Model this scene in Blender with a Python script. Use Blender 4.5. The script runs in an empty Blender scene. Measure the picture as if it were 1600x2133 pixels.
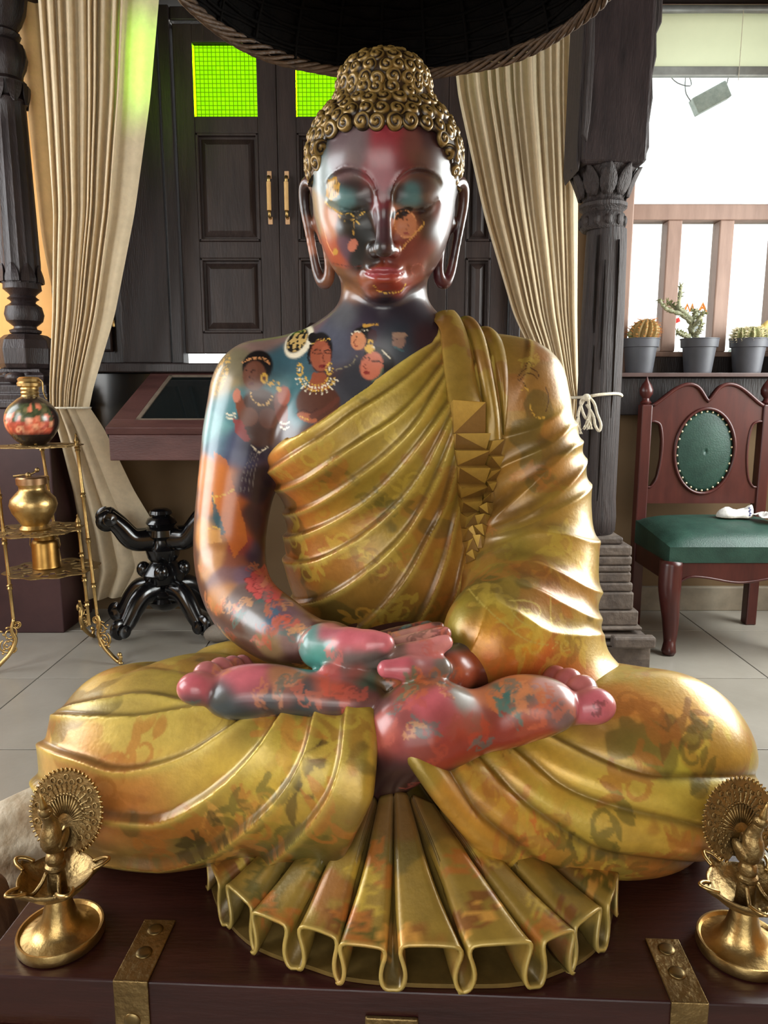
import bpy, bmesh, math, random
import numpy as np
from mathutils import Vector, Matrix
random.seed(7); RNG = np.random.default_rng(7)
S = bpy.context.scene; COL = S.collection
# ---------------------------------------------------------------- camera
cam = bpy.data.objects.new('camera', bpy.data.cameras.new('camera')); COL.objects.link(cam); S.camera = cam
cam.location = (0, 0, 1.15); cam.rotation_euler = (math.radians(90 - 9.3), 0, 0)
cam.data.sensor_fit = 'VERTICAL'; cam.data.sensor_height = 36; cam.data.lens = 36 * 1500 / 2133; cam.data.clip_start = .02
# ---------------------------------------------------------------- sky, daylight, exposure
W = bpy.data.worlds.new('sky'); S.world = W; W.use_nodes = True
nt = W.node_tree; bg = nt.nodes['Background']
tc = nt.nodes.new('ShaderNodeTexCoord'); sep = nt.nodes.new('ShaderNodeSeparateXYZ'); rmp = nt.nodes.new('ShaderNodeValToRGB')
nt.links.new(tc.outputs['Generated'], sep.inputs[0]); nt.links.new(sep.outputs['Z'], rmp.inputs[0]); nt.links.new(rmp.outputs[0], bg.inputs[0])
rmp.color_ramp.elements[0].color = (.80, .82, .80, 1); rmp.color_ramp.elements[1].color = (.86, .93, 1, 1)
bg.inputs[1].default_value = 3.0
def area(name, loc, look, sx, sy, power, color=(1, 1, 1), spread=math.pi):
    l = bpy.data.lights.new(name, 'AREA'); l.shape = 'RECTANGLE'; l.size = sx; l.size_y = sy; l.energy = power; l.color = color; l.spread = spread
    o = bpy.data.objects.new(name, l); COL.objects.link(o); o.location = loc
    o.rotation_euler = (Vector(look) - Vector(loc)).to_track_quat('-Z', 'Y').to_euler(); return o
area('daylight_left_window', (-2.72, .9, 1.75), (0, 1.3, .9), 1.5, 1.5, 68, (.93, .98, 1))
area('daylight_left_rear_window', (-2.72, 2.85, 1.9), (-1.2, 3.3, 1.5), .9, 1.4, 26, (.95, .98, 1))
area('daylight_right_window', (2.62, 2.5, 1.75), (0, 1.4, .9), 1.9, 1.5, 150, (.95, 1, .98))
area('daylight_veranda', (-.5, -2.4, 2.1), (0, 1.3, .8), 2.6, 1.6, 42, (1, .96, .88))
area('daylight_behind_green_panes', (-.12, 4.9, 2.86), (-.95, 3.5, 2.45), .5, .7, 90, (1, 1, .95), 1.0)
S.view_settings.view_transform = 'Standard'; S.view_settings.look = 'None'; S.view_settings.gamma = 1; S.view_settings.use_curve_mapping = False
S.view_settings.exposure = -.10
S.cycles.max_bounces = 8; S.cycles.diffuse_bounces = 4; S.cycles.transparent_max_bounces = 12; S.cycles.sample_clamp_indirect = 6
# ---------------------------------------------------------------- helpers
def lin(c):
    return tuple(((v / 255) / 12.92 if v / 255 <= .04045 else ((v / 255 + .055) / 1.055) ** 2.4) for v in c)
MATS = {}
def mat(name, rgb, rough=.5, metal=0, var=.12, scale=8, bump=0, bscale=60, coat=0, stretch=(1, 1, 1), rgb2=None, attr=None, spec=.35, trans=0):
    """Principled material: sRGB colour with a noise variation (towards rgb2), optional fine relief, optional colour attribute."""
    if name in MATS: return MATS[name]
    m = bpy.data.materials.new(name); m.use_nodes = True; MATS[name] = m
    n = m.node_tree; L = n.links; b = n.nodes['Principled BSDF']
    b.inputs['Roughness'].default_value = rough; b.inputs['Metallic'].default_value = metal
    b.inputs['Coat Weight'].default_value = coat; b.inputs['Coat Roughness'].default_value = .2; b.inputs['Specular IOR Level'].default_value = spec
    t = n.nodes.new('ShaderNodeTexCoord'); mp = n.nodes.new('ShaderNodeMapping'); mp.inputs['Scale'].default_value = stretch
    L.new(t.outputs['Object'], mp.inputs[0])
    no = n.nodes.new('ShaderNodeTexNoise'); no.inputs['Scale'].default_value = scale; no.inputs['Detail'].default_value = 6; no.inputs['Roughness'].default_value = .65
    L.new(mp.outputs[0], no.inputs[0])
    rp = n.nodes.new('ShaderNodeValToRGB'); rp.color_ramp.elements[0].position = .3; rp.color_ramp.elements[1].position = .7
    a = np.array(lin(rgb)); c2 = np.array(lin(rgb2)) if rgb2 else np.clip(a * (1 + 2 * var), 0, 1); c1 = a * (1 - 2 * var) if not rgb2 else a
    L.new(no.outputs[0], rp.inputs[0])
    if attr:
        at = n.nodes.new('ShaderNodeAttribute'); at.attribute_name = attr
        rp.color_ramp.elements[0].color = (*[1 - var] * 3, 1); rp.color_ramp.elements[1].color = (*[1 + var] * 3, 1)
        mx = n.nodes.new('ShaderNodeMix'); mx.data_type = 'RGBA'; mx.blend_type = 'MULTIPLY'; mx.inputs[0].default_value = 1
        L.new(at.outputs[0], mx.inputs[6]); L.new(rp.outputs[0], mx.inputs[7]); L.new(mx.outputs[2], b.inputs['Base Color'])
    else:
        rp.color_ramp.elements[0].color = (*c1, 1); rp.color_ramp.elements[1].color = (*c2, 1)
        L.new(rp.outputs[0], b.inputs['Base Color'])
    if bump:
        n2 = n.nodes.new('ShaderNodeTexNoise'); n2.inputs['Scale'].default_value = bscale; n2.inputs['Detail'].default_value = 5
        L.new(mp.outputs[0], n2.inputs[0]); bp = n.nodes.new('ShaderNodeBump'); bp.inputs['Strength'].default_value = bump; bp.inputs['Distance'].default_value = .01
        L.new(n2.outputs[0], bp.inputs['Height']); L.new(bp.outputs[0], b.inputs['Normal'])
    if trans:      # thin cloth: some light comes through
        tr = n.nodes.new('ShaderNodeBsdfTranslucent'); ms = n.nodes.new('ShaderNodeMixShader'); ms.inputs[0].default_value = trans
        src = mx.outputs[2] if attr else rp.outputs[0]
        L.new(src, tr.inputs[0]); L.new(b.outputs[0], ms.inputs[1]); L.new(tr.outputs[0], ms.inputs[2]); L.new(ms.outputs[0], n.nodes['Material Output'].inputs[0])
    return m
def pane_mat(name, tint, gloss=.06, grid=0, rough=.05):
    m = bpy.data.materials.new(name); m.use_nodes = True; n = m.node_tree; L = n.links; n.nodes.remove(n.nodes['Principled BSDF'])
    tr = n.nodes.new('ShaderNodeBsdfTransparent'); gl = n.nodes.new('ShaderNodeBsdfGlossy'); gl.inputs['Roughness'].default_value = rough
    ms = n.nodes.new('ShaderNodeMixShader'); ms.inputs[0].default_value = gloss
    tr.inputs[0].default_value = (*tint, 1)
    if grid:       # pressed glass: a raised lattice of small squares, thicker and darker along its lines, uneven in tint
        t = n.nodes.new('ShaderNodeTexCoord'); br = n.nodes.new('ShaderNodeTexBrick'); br.offset = 0; br.inputs['Scale'].default_value = 1
        mp = n.nodes.new('ShaderNodeMapping'); mp.inputs['Rotation'].default_value = (math.pi / 2, 0, 0); L.new(t.outputs['Object'], mp.inputs[0]); L.new(mp.outputs[0], br.inputs[0])
        br.inputs['Brick Width'].default_value = grid; br.inputs['Row Height'].default_value = grid; br.inputs['Mortar Size'].default_value = grid * .11; br.inputs['Mortar Smooth'].default_value = .7
        br.inputs['Color1'].default_value = (*tint, 1); br.inputs['Color2'].default_value = (*[min(1, v * 1.12) for v in tint], 1); br.inputs['Mortar'].default_value = (*[v * .5 for v in tint], 1)
        L.new(br.outputs[0], tr.inputs[0])
    L.new(tr.outputs[0], ms.inputs[1]); L.new(gl.outputs[0], ms.inputs[2]); L.new(ms.outputs[0], n.nodes['Material Output'].inputs[0]); MATS[name] = m
    return m
class MB:
    """Collects shapes into one mesh."""
    def __init__(s): s.v = []; s.f = []
    def add(s, V, Fc, M=None):
        V = np.asarray(V, float)
        if M is not None: V = V @ np.asarray(M, float)[:3, :3].T + np.asarray(M, float)[:3, 3]
        k = len(s.v); s.v += V.tolist(); s.f += [[i + k for i in f] for f in Fc]; return s
    def box(s, lo, hi, M=None):
        x0, y0, z0 = lo; x1, y1, z1 = hi
        return s.add([(x0, y0, z0), (x1, y0, z0), (x1, y1, z0), (x0, y1, z0), (x0, y0, z1), (x1, y0, z1), (x1, y1, z1), (x0, y1, z1)],
                     [(3, 2, 1, 0), (4, 5, 6, 7), (0, 1, 5, 4), (1, 2, 6, 5), (2, 3, 7, 6), (3, 0, 4, 7)], M)
    def lathe(s, prof, n=32, c=(0, 0, 0), M=None, flute=0, nf=0):
        V = []; Fc = []; m = len(prof)
        for i in range(n):
            a = 2 * math.pi * i / n; k = 1 + (flute * math.cos(nf * a) if nf else 0)
            for r, z in prof: V.append((c[0] + r * k * math.cos(a), c[1] + r * k * math.sin(a), c[2] + z))
        for i in range(n):
            j = (i + 1) % n
            for k in range(m - 1): Fc.append((i * m + k, j * m + k, j * m + k + 1, i * m + k + 1))
        if prof[0][0] > 1e-4: Fc.append([i * m for i in range(n)][::-1])
        if prof[-1][0] > 1e-4: Fc.append([i * m + m - 1 for i in range(n)])
        return s.add(V, Fc, M)
    def tube(s, pts, r, n=8, closed=False, M=None, flat=None):
        P = np.asarray(pts, float); m = len(P); R = np.full(m, r) if np.isscalar(r) else np.asarray(r, float)
        T = np.gradient(P, axis=0) if not closed else np.roll(P, -1, 0) - np.roll(P, 1, 0)
        T /= np.linalg.norm(T, axis=1, keepdims=True) + 1e-12
        u = np.cross(T[0], (0, 0, 1)); u = u if np.linalg.norm(u) > .1 else np.cross(T[0], (0, 1, 0)); V = []
        for i in range(m):
            u = u - T[i] * (u @ T[i]); u /= np.linalg.norm(u) + 1e-12; w = np.cross(T[i], u)
            for k in range(n):
                a = 2 * math.pi * k / n; V.append(P[i] + R[i] * (math.cos(a) * u + math.sin(a) * w * (flat or 1)))
        Fc = [(i * n + k, i * n + (k + 1) % n, (i + 1) % m * n + (k + 1) % n, (i + 1) % m * n + k) for i in range(m if closed else m - 1) for k in range(n)]
        if not closed: Fc += [list(range(n))[::-1], [(m - 1) * n + k for k in range(n)]]
        return s.add(V, Fc, M)
    def prism(s, poly, axis, a, b, M=None):       # a 2-D outline swept along an axis
        n = len(poly); put = lambda p, t: {'x': (t, p[0], p[1]), 'y': (p[0], t, p[1]), 'z': (p[0], p[1], t)}[axis]
        V = [put(p, a) for p in poly] + [put(p, b) for p in poly]
        return s.add(V, [list(range(n))[::-1], list(range(n, 2 * n))] + [(i, (i + 1) % n, n + (i + 1) % n, n + i) for i in range(n)], M)
    def grid(s, P, closed=False, M=None):          # P[i][j] points
        P = np.asarray(P, float); a, b = P.shape[:2]
        return s.add(P.reshape(-1, 3), [(i * b + j, i * b + (j + 1) % b, (i + 1) * b + (j + 1) % b, (i + 1) * b + j) for i in range(a - 1) for j in range(b if closed else b - 1)], M)
    def ball(s, c, r, n=12, M=None):
        r = (r,) * 3 if np.isscalar(r) else r
        t = np.linspace(-math.pi / 2, math.pi / 2, n // 2 + 2)
        P = [[(c[0] + r[0] * math.cos(a) * math.cos(p), c[1] + r[1] * math.cos(a) * math.sin(p), c[2] + r[2] * math.sin(a)) for p in np.linspace(0, 2 * math.pi, n, endpoint=False)] for a in t]
        return s.grid(P, True, M)
    def build(s, name, m, parent=None, smooth=None, bevel=0, solid=0, sub=0, loc=None):
        me = bpy.data.meshes.new(name); me.from_pydata(s.v, [], s.f); me.validate(); me.update()
        return finish(me, name, m, parent, smooth, bevel, solid, sub, loc)
def finish(me, name, m, parent=None, smooth=None, bevel=0, solid=0, sub=0, loc=None):
    if m: me.materials.append(m)
    if smooth:
        me.polygons.foreach_set('use_smooth', [True] * len(me.polygons))
        if smooth is not True: me.set_sharp_from_angle(angle=math.radians(smooth))
    o = bpy.data.objects.new(name, me); COL.objects.link(o)
    if bevel:
        b = o.modifiers.new('bevel', 'BEVEL'); b.width = bevel; b.segments = 2; b.limit_method = 'ANGLE'; b.angle_limit = math.radians(40)
    if solid:
        b = o.modifiers.new('thick', 'SOLIDIFY'); b.thickness = solid; b.offset = 0
    if sub:
        b = o.modifiers.new('sub', 'SUBSURF'); b.levels = sub; b.render_levels = sub
    if loc is not None: o.location = loc
    if parent is not None: set_parent(o, parent)
    return o
def world_of(o):
    M = Matrix.Translation(o.location) @ o.rotation_euler.to_matrix().to_4x4()
    return M if o.parent is None else world_of(o.parent) @ o.matrix_parent_inverse @ M
def set_parent(o, p):
    o.parent = p; o.matrix_parent_inverse = world_of(p).inverted()
def npmesh(name, V, Q, m, parent=None, col=None, smooth=True):
    me = bpy.data.meshes.new(name); Q = np.asarray(Q, np.int32); k = Q.shape[1]
    me.vertices.add(len(V)); me.vertices.foreach_set('co', np.asarray(V, np.float32).ravel())
    me.loops.add(Q.size); me.loops.foreach_set('vertex_index', Q.ravel()); me.polygons.add(len(Q))
    me.polygons.foreach_set('loop_start', np.arange(0, Q.size, k, dtype=np.int32)); me.update(calc_edges=True)
    if col is not None:
        at = me.attributes.new('paint', 'FLOAT_COLOR', 'POINT')
        at.data.foreach_set('color', np.concatenate([np.asarray(col, np.float32), np.ones((len(V), 1), np.float32)], 1).ravel())
    return finish(me, name, m, parent, smooth)
def thing(name, loc, label=None, cat=None, group=None, rz=0, kind=None):
    o = bpy.data.objects.new(name, None); COL.objects.link(o); o.location = loc; o.rotation_euler = (0, 0, rz); o.empty_display_size = .05
    return tag(o, label, cat, group, kind)
def tag(o, label=None, cat=None, group=None, kind=None):
    for k, v in (('label', label), ('category', cat), ('group', group), ('kind', kind)):
        if v: o[k] = v
    return o
def copy_of(o, parent, loc=None):
    c = o.copy(); COL.objects.link(c); c.parent = parent
    if loc is not None: c.location = loc
    return c
def RT(loc=(0, 0, 0), rx=0, ry=0, rz=0):
    return np.array(Matrix.Translation(loc) @ Matrix.Rotation(rz, 4, 'Z') @ Matrix.Rotation(ry, 4, 'Y') @ Matrix.Rotation(rx, 4, 'X'))
def aim(a, b):                                     # local z from a to b
    a = Vector(a); return np.array(Matrix.Translation(a) @ (Vector(b) - a).to_track_quat('Z', 'Y').to_matrix().to_4x4())
def vnoise(p, seed=0):                             # value noise in [0,1]
    p = np.asarray(p, np.float64); i = np.floor(p).astype(np.int64); f = p - i; f = f * f * (3 - 2 * f); out = 0
    for c in range(8):
        o = np.array([c & 1, c >> 1 & 1, c >> 2]); h = ((i + o) * np.array([374761393, 668265263, 2147483647])).sum(1) + seed * 144665
        h = (h ^ (h >> 13)) * 1274126177 & 0x7fffffff; h = (h ^ (h >> 16)) & 0xffff
        out = out + h / 65535 * np.prod(np.where(o, f, 1 - f), 1)
    return out
def fbm(p, seed=0, n=3): return sum(vnoise(p * 2 ** k, seed + k) * .5 ** k for k in range(n)) / (2 - .5 ** (n - 1))
def interp_pts(pts, t):                            # piecewise-linear through [(t, ...values)]
    pts = np.asarray(pts, float); return np.stack([np.interp(t, pts[:, 0], pts[:, k]) for k in range(1, pts.shape[1])], -1)
# ---------------------------------------------------------------- signed distance sculpting
F4 = np.float32
def smin(a, b, k):
    h = np.maximum(k - np.abs(a - b), 0) / k
    return np.minimum(a, b) - h * h * k * F4(0.25)
def smax(a, b, k):
    return -smin(-a, -b, k)
def rotm(rx=0, ry=0, rz=0):
    cx, sx, cy, sy, cz, sz = math.cos(rx), math.sin(rx), math.cos(ry), math.sin(ry), math.cos(rz), math.sin(rz)
    X = np.array([[1,0,0],[0,cx,-sx],[0,sx,cx]]); Y = np.array([[cy,0,sy],[0,1,0],[-sy,0,cy]]); Z = np.array([[cz,-sz,0],[sz,cz,0],[0,0,1]])
    return Z @ Y @ X
class Ell:
    def __init__(s, c, r, R=None):
        s.c = np.array(c, F4); s.r = np.array(r, F4); s.R = None if R is None else np.array(R, F4)
        m = max(r); s.lo = s.c - m; s.hi = s.c + m
    def __call__(s, p):
        q = p - s.c
        if s.R is not None: q = q @ s.R
        a = q / s.r; k0 = np.sqrt((a * a).sum(1)); b = a / s.r; k1 = np.sqrt((b * b).sum(1)) + F4(1e-9)
        return k0 * (k0 - 1) / k1
class Cone:
    def __init__(s, a, b, ra, rb):
        s.a = np.array(a, F4); s.b = np.array(b, F4); s.ra = F4(ra); s.rb = F4(rb); m = max(ra, rb)
        s.lo = np.minimum(s.a, s.b) - m; s.hi = np.maximum(s.a, s.b) + m
    def __call__(s, p):
        ba = s.b - s.a; q = p - s.a; t = np.clip((q @ ba) / (ba @ ba), 0, 1)
        q = q - t[:, None] * ba
        return np.sqrt((q * q).sum(1)) - (s.ra + (s.rb - s.ra) * t)
def chain(pts, sub=1):               # [(x,y,z,r), ...]
    if sub > 1: pts = resample(pts, (len(pts) - 1) * sub + 1)
    return [Cone(a[:3], b[:3], a[3], b[3]) for a, b in zip(pts[:-1], pts[1:])]
class Grp:                           # smooth union of primitives, evaluated only near its box
    def __init__(s, prims, k=.02, margin=.06):
        s.p = prims; s.k = F4(k)
        s.lo = np.min([q.lo for q in prims], 0) - margin; s.hi = np.max([q.hi for q in prims], 0) + margin; s.m = margin
    def __call__(s, p):
        inside = np.all((p > s.lo) & (p < s.hi), 1)
        out = np.full(len(p), s.m + .02, F4)
        if not inside.all():
            o = ~inside; g = np.maximum(np.maximum(s.lo - p[o], p[o] - s.hi), 0); out[o] = s.m + np.sqrt((g * g).sum(1))
        q = p[inside]
        if len(q):
            d = s.p[0](q)
            for f in s.p[1:]: d = smin(d, f(q), s.k)
            out[inside] = np.minimum(d, F4(10))
        return out
def surface_nets(f, lo, hi, h, slack=1.7):
    """Sparse naive surface nets: returns verts (N,3) and quads (M,4)."""
    lo = np.array(lo, float); B = 8; H = B * h
    n = np.maximum(np.ceil((np.array(hi) - lo) / H).astype(int), 1)
    bi = np.stack(np.meshgrid(*[np.arange(k) for k in n], indexing='ij'), -1).reshape(-1, 3)
    d = np.concatenate([f((lo + (c + .5) * H).astype(F4)) for c in np.array_split(bi, max(1, len(bi) // 400000))])
    bi = bi[np.abs(d) < H * .87 * slack + .004]
    o = np.stack(np.meshgrid(*[np.arange(B + 1)] * 3, indexing='ij'), -1).reshape(-1, 3)
    N = n * B + 3
    key = lambda c: ((c[..., 0] + 1) * N[1] + (c[..., 1] + 1)) * N[2] + (c[..., 2] + 1)
    VK, VP, EQ = [], [], []
    corner = np.array([[i, j, k] for i in (0, 1) for j in (0, 1) for k in (0, 1)])
    edges = [(a, b) for a in range(8) for b in range(a + 1, 8) if np.abs(corner[a] - corner[b]).sum() == 1]
    for cb in np.array_split(bi, max(1, len(bi) // 500)):
        if not len(cb): continue
        g = cb[:, None, :] * B + o[None]
        v = f((lo + g.reshape(-1, 3) * h).astype(F4)).reshape(len(cb), B + 1, B + 1, B + 1)
        ins = v < 0
        cnt = sum(ins[:, c[0]:c[0] + B, c[1]:c[1] + B, c[2]:c[2] + B].astype(np.int8) for c in corner)
        b, i, j, k = np.nonzero((cnt > 0) & (cnt < 8))
        if len(b):
            val = np.stack([v[b, i + c[0], j + c[1], k + c[2]] for c in corner], 1)
            acc = np.zeros((len(b), 3)); w = np.zeros(len(b))
            for a, e in edges:
                va, ve = val[:, a], val[:, e]; m = (va < 0) != (ve < 0)
                t = np.where(m, va / np.where(m, va - ve, 1), 0)
                acc += np.where(m[:, None], corner[a] + t[:, None] * (corner[e] - corner[a]), 0); w += m
            cell = cb[b] * B + np.stack([i, j, k], 1)
            VK.append(key(cell)); VP.append(lo + (cell + acc / w[:, None]) * h)
        for ax in range(3):
            s1 = [slice(0, B)] * 3; s2 = [slice(0, B)] * 3; s2[ax] = slice(1, B + 1)
            A = ins[(slice(None), *s1)]; E = ins[(slice(None), *s2)]
            b, i, j, k = np.nonzero(A != E)
            if len(b):
                c = cb[b] * B + np.stack([i, j, k], 1); flip = A[b, i, j, k]
                u, w_ = np.eye(3, dtype=int)[(ax + 1) % 3], np.eye(3, dtype=int)[(ax + 2) % 3]
                q = np.stack([key(c - u - w_), key(c - w_), key(c), key(c - u)], 1)
                EQ.append(np.where(flip[:, None], q, q[:, ::-1]))
    VK = np.concatenate(VK); VP = np.concatenate(VP); EQ = np.concatenate(EQ)
    s = np.argsort(VK); VK = VK[s]; VP = VP[s]
    ix = np.clip(np.searchsorted(VK, EQ), 0, len(VK) - 1)
    ok = np.all(VK[ix] == EQ, 1)
    return VP, ix[ok]
def vert_normals(V, Q):
    a = np.cross(V[Q[:, 2]] - V[Q[:, 0]], V[Q[:, 3]] - V[Q[:, 1]])
    n = np.stack([np.bincount(Q.ravel(), np.repeat(a[:, i], Q.shape[1]), len(V)) for i in range(3)], 1)
    return n / (np.linalg.norm(n, axis=1, keepdims=True) + 1e-12)
def relax(V, Q, n=2, lam=.5):           # Laplacian smoothing over the quad edges
    a = Q.ravel(); b = np.roll(Q, -1, 1).ravel(); c = np.bincount(a, minlength=len(V)) + np.bincount(b, minlength=len(V)); V = V.copy()
    for _ in range(n):
        m = np.stack([np.bincount(a, V[b, i], len(V)) + np.bincount(b, V[a, i], len(V)) for i in range(3)], 1) / np.maximum(c, 1)[:, None]
        V += lam * (m - V)
    return V
def trace(f, o, d, t0=0., t1=3., n=80):
    o = np.asarray(o, F4); d = np.asarray(d, F4); t = np.full(len(o), t0, F4)
    for _ in range(n):
        t = np.minimum(t + .8 * f(o + t[:, None] * d), t1)
    return t
def smooth(x, a, b):
    t = np.clip((x - a) / (b - a), 0, 1); return t * t * (3 - 2 * t)
def side_dist(P2, C):                # signed distance of 2-D points to an open curve whose ends run on straight
    C = np.asarray(C, float)
    C = np.vstack([C[0] + (C[0] - C[1]) / np.linalg.norm(C[0] - C[1]) * .6, C, C[-1] + (C[-1] - C[-2]) / np.linalg.norm(C[-1] - C[-2]) * .6])
    best = np.full(len(P2), 1e9); sg = np.ones(len(P2))
    for a, b in zip(C[:-1], C[1:]):
        e = b - a; q = P2 - a; t = np.clip((q @ e) / (e @ e), 0, 1); r = q - t[:, None] * e
        d = np.hypot(r[:, 0], r[:, 1]); m = d < best - 1e-9
        best[m] = d[m]; sg[m] = np.sign(e[0] * q[m, 1] - e[1] * q[m, 0])
    return best * np.where(sg == 0, 1, sg)
def fold_field(P2, curves):          # for nested curves: (index of the curve above, fraction to the next, distance to the nearest below/above)
    D = np.stack([-side_dist(P2, c) for c in curves], 1)      # > 0 on the right-hand side of the curve
    k = np.sum(np.cumprod(D > 0, axis=1), 1) - 1
    a = np.where(k >= 0, np.take_along_axis(D, np.maximum(k, 0)[:, None], 1)[:, 0], 1e3)
    kn = np.minimum(k + 1, len(curves) - 1)
    b = np.where(k + 1 < len(curves), -np.take_along_axis(D, kn[:, None], 1)[:, 0], 1e3)
    b = np.maximum(b, 0)
    return k, a / (a + b + 1e-9), a, b
def resample(pts, n):
    """Catmull-Rom through pts, n points evenly by index."""
    p = np.asarray(pts, float); m = len(p)
    if m < 3:
        t = np.linspace(0, 1, n)[:, None]; return p[0] * (1 - t) + p[-1] * t
    e = np.vstack([2 * p[0] - p[1], p, 2 * p[-1] - p[-2]])
    t = np.linspace(0, m - 1 - 1e-9, n); i = t.astype(int); u = (t - i)[:, None]
    a, b, c, d = e[i], e[i + 1], e[i + 2], e[i + 3]
    return .5 * (2 * b + (c - a) * u + (2 * a - 5 * b + 4 * c - d) * u * u + (3 * b - a - 3 * c + d) * u ** 3)
# ---------------------------------------------------------------- materials of the place
M_dark = mat('dark_timber', (26, 19, 19), .45, rgb2=(42, 32, 31), scale=5, stretch=(6, 6, .7), bump=.25, bscale=30)
M_door = mat('door_timber', (31, 21, 19), .5, rgb2=(54, 41, 37), scale=4, stretch=(5, 5, .8), bump=.2, bscale=25)
M_old = mat('weathered_timber', (30, 24, 24), .6, rgb2=(60, 50, 48), scale=10, stretch=(8, 8, .35), bump=.9, bscale=24)
M_pillar = mat('carved_timber', (28, 22, 23), .38, rgb2=(50, 40, 40), scale=6, stretch=(4, 4, .8), bump=.25, bscale=40)
M_maroon = mat('maroon_board', (62, 36, 34), .45, rgb2=(88, 56, 52), scale=4, stretch=(1, 3, 3), bump=.15)
M_trunk = mat('trunk_lacquer', (40, 17, 15), .36, rgb2=(60, 28, 24), scale=5, stretch=(.8, 5, 5), bump=.12, bscale=30, coat=.25)
M_brass = mat('aged_brass', (166, 136, 84), .36, 1, rgb2=(196, 166, 110), scale=14, bump=.12, bscale=80)
M_brassd = mat('dull_brass', (124, 102, 66), .45, 1, rgb2=(164, 138, 92), scale=20, bump=.3, bscale=90)
M_black = mat('black_lacquer', (10, 10, 12), .16, coat=.6)
M_cloth = mat('cream_cotton', (222, 204, 172), .85, var=.04, scale=30, bump=.15, bscale=140, trans=.28)
M_rope = mat('cream_cord', (214, 204, 182), .8, bump=.6, bscale=200)
M_chair = mat('chair_timber', (54, 20, 19), .36, rgb2=(76, 33, 28), scale=5, stretch=(4, 4, .8), coat=.2)
M_green = mat('green_leather', (24, 50, 42), .46, rgb2=(38, 68, 57), scale=12, bump=.15, bscale=160)
M_tile = mat('floor_tile', (128, 122, 112), .28, rgb2=(146, 140, 130), scale=2.2, bump=.03)
M_joint = mat('grout', (72, 68, 64), .8)
M_tan = mat('tan_plaster', (92, 72, 48), .8, rgb2=(106, 84, 58), scale=2)
M_orange = mat('orange_plaster', (222, 158, 84), .75, rgb2=(236, 184, 116), scale=1.5)
M_ceil = mat('ceiling_timber', (36, 28, 26), .6)
M_frame = mat('window_timber', (132, 106, 94), .5, rgb2=(156, 128, 114), scale=5, stretch=(4, 4, .6))
M_pot = mat('grey_plastic', (62, 63, 68), .5, rgb2=(78, 78, 84), scale=5)
M_cactus = mat('cactus_green', (92, 104, 62), .6, rgb2=(150, 142, 96), scale=60, bump=.4, bscale=120)
M_soil = mat('potting_soil', (60, 48, 38), .9, bump=.8, bscale=120)
M_glass = pane_mat('clear_glass', (.96, .98, .97), .05)
M_gglass = pane_mat('green_glass', (.40, .68, .015), .03, grid=.0195)
M_mirror = mat('dark_glass', (14, 22, 22), .06, coat=.5, var=.05)
M_blind = mat('blind_fabric', (240, 240, 204), .8, var=.02, scale=3, trans=.85)
M_alu = mat('blind_bar', (150, 152, 148), .4, .4)
M_wicker = mat('wicker', (6, 5, 5), .8, rgb2=(15, 12, 10), scale=30, bump=.3, bscale=120, spec=.05)
M_stone = mat('grey_stone', (104, 96, 86), .8, rgb2=(136, 126, 114), scale=9, bump=.5, bscale=40)
M_slate = mat('carved_slate', (66, 58, 54), .6, rgb2=(112, 100, 90), scale=10, bump=.6, bscale=35)
M_drift = mat('bleached_wood', (150, 122, 86), .6, rgb2=(226, 216, 194), scale=9, stretch=(1.4, 1.4, 1), bump=.6, bscale=26)
M_brownwood = mat('brown_wood', (92, 64, 46), .6, rgb2=(142, 108, 82), scale=9, stretch=(2.5, 2.5, .8), bump=.3, bscale=16)

def structure(o): o['kind'] = 'structure'; return o
# ---------------------------------------------------------------- floor: a bed with a tile for every square in sight
fl = structure(MB().box((-3.0, -2.6, -.06), (3.0, 3.95, -.004)).build('floor', M_joint))
tile = MB().box((-.2975, -.2975, -.0039), (.2975, .2975, 0)).build('tile', M_tile, fl, bevel=.0015)
xs = [-1.422 - .3 + .6 * k for k in range(-2, 8)]; ys = [2.205 + .3 + .6 * k for k in range(-5, 3)]
first = True
for x in xs:
    for y in ys:
        if first: tile.location = (x, y, 0); first = False
        else: copy_of(tile, fl, (x, y, 0))
# ---------------------------------------------------------------- walls
YB = 3.75
structure(MB().box((-3.0, YB + .02, 0), (-1.62, YB + .2, 2.95)).build('wall_back_left', M_orange))
wb = MB()
wb.box((-1.62, YB + .02, 0), (1.10, YB + .2, 1.26)); wb.box((.62, YB + .02, 1.26), (1.10, YB + .2, 2.95)); wb.box((-1.62, YB + .02, 1.26), (-1.20, YB + .2, 2.95))
structure(wb.build('wall_back', M_tan))
structure(MB().box((1.10, YB + .02, 0), (3.0, YB + .2, 1.34)).build('wall_back_right', M_tan))
w = MB()
for a in [(-3.0, -2.6, 0, -2.85, 3.9, .9), (-3.0, -2.6, .9, -2.85, .1, 2.95), (-3.0, 1.75, .9, -2.85, 2.35, 2.95), (-3.0, 3.4, .9, -2.85, 3.9, 2.95), (-3.0, .1, 2.65, -2.85, 1.75, 2.95), (-3.0, 2.35, 2.65, -2.85, 3.4, 2.95)]: w.box(a[:3], a[3:])
structure(w.build('wall_left', M_orange))
w = MB()
for a in [(2.85, -2.6, 0, 3.0, 3.9, .9), (2.85, -2.6, .9, 3.0, 1.4, 2.95), (2.85, 3.5, .9, 3.0, 3.9, 2.95), (2.85, 1.4, 2.6, 3.0, 3.5, 2.95)]: w.box(a[:3], a[3:])
structure(w.build('wall_right', M_orange))
w = MB()
for a in [(-3.0, -2.75, 0, -1.7, -2.6, 2.95), (1.2, -2.75, 0, 3.0, -2.6, 2.95), (-1.7, -2.75, 2.5, 1.2, -2.6, 2.95)]: w.box(a[:3], a[3:])
structure(w.build('wall_front', M_tan))
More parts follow.
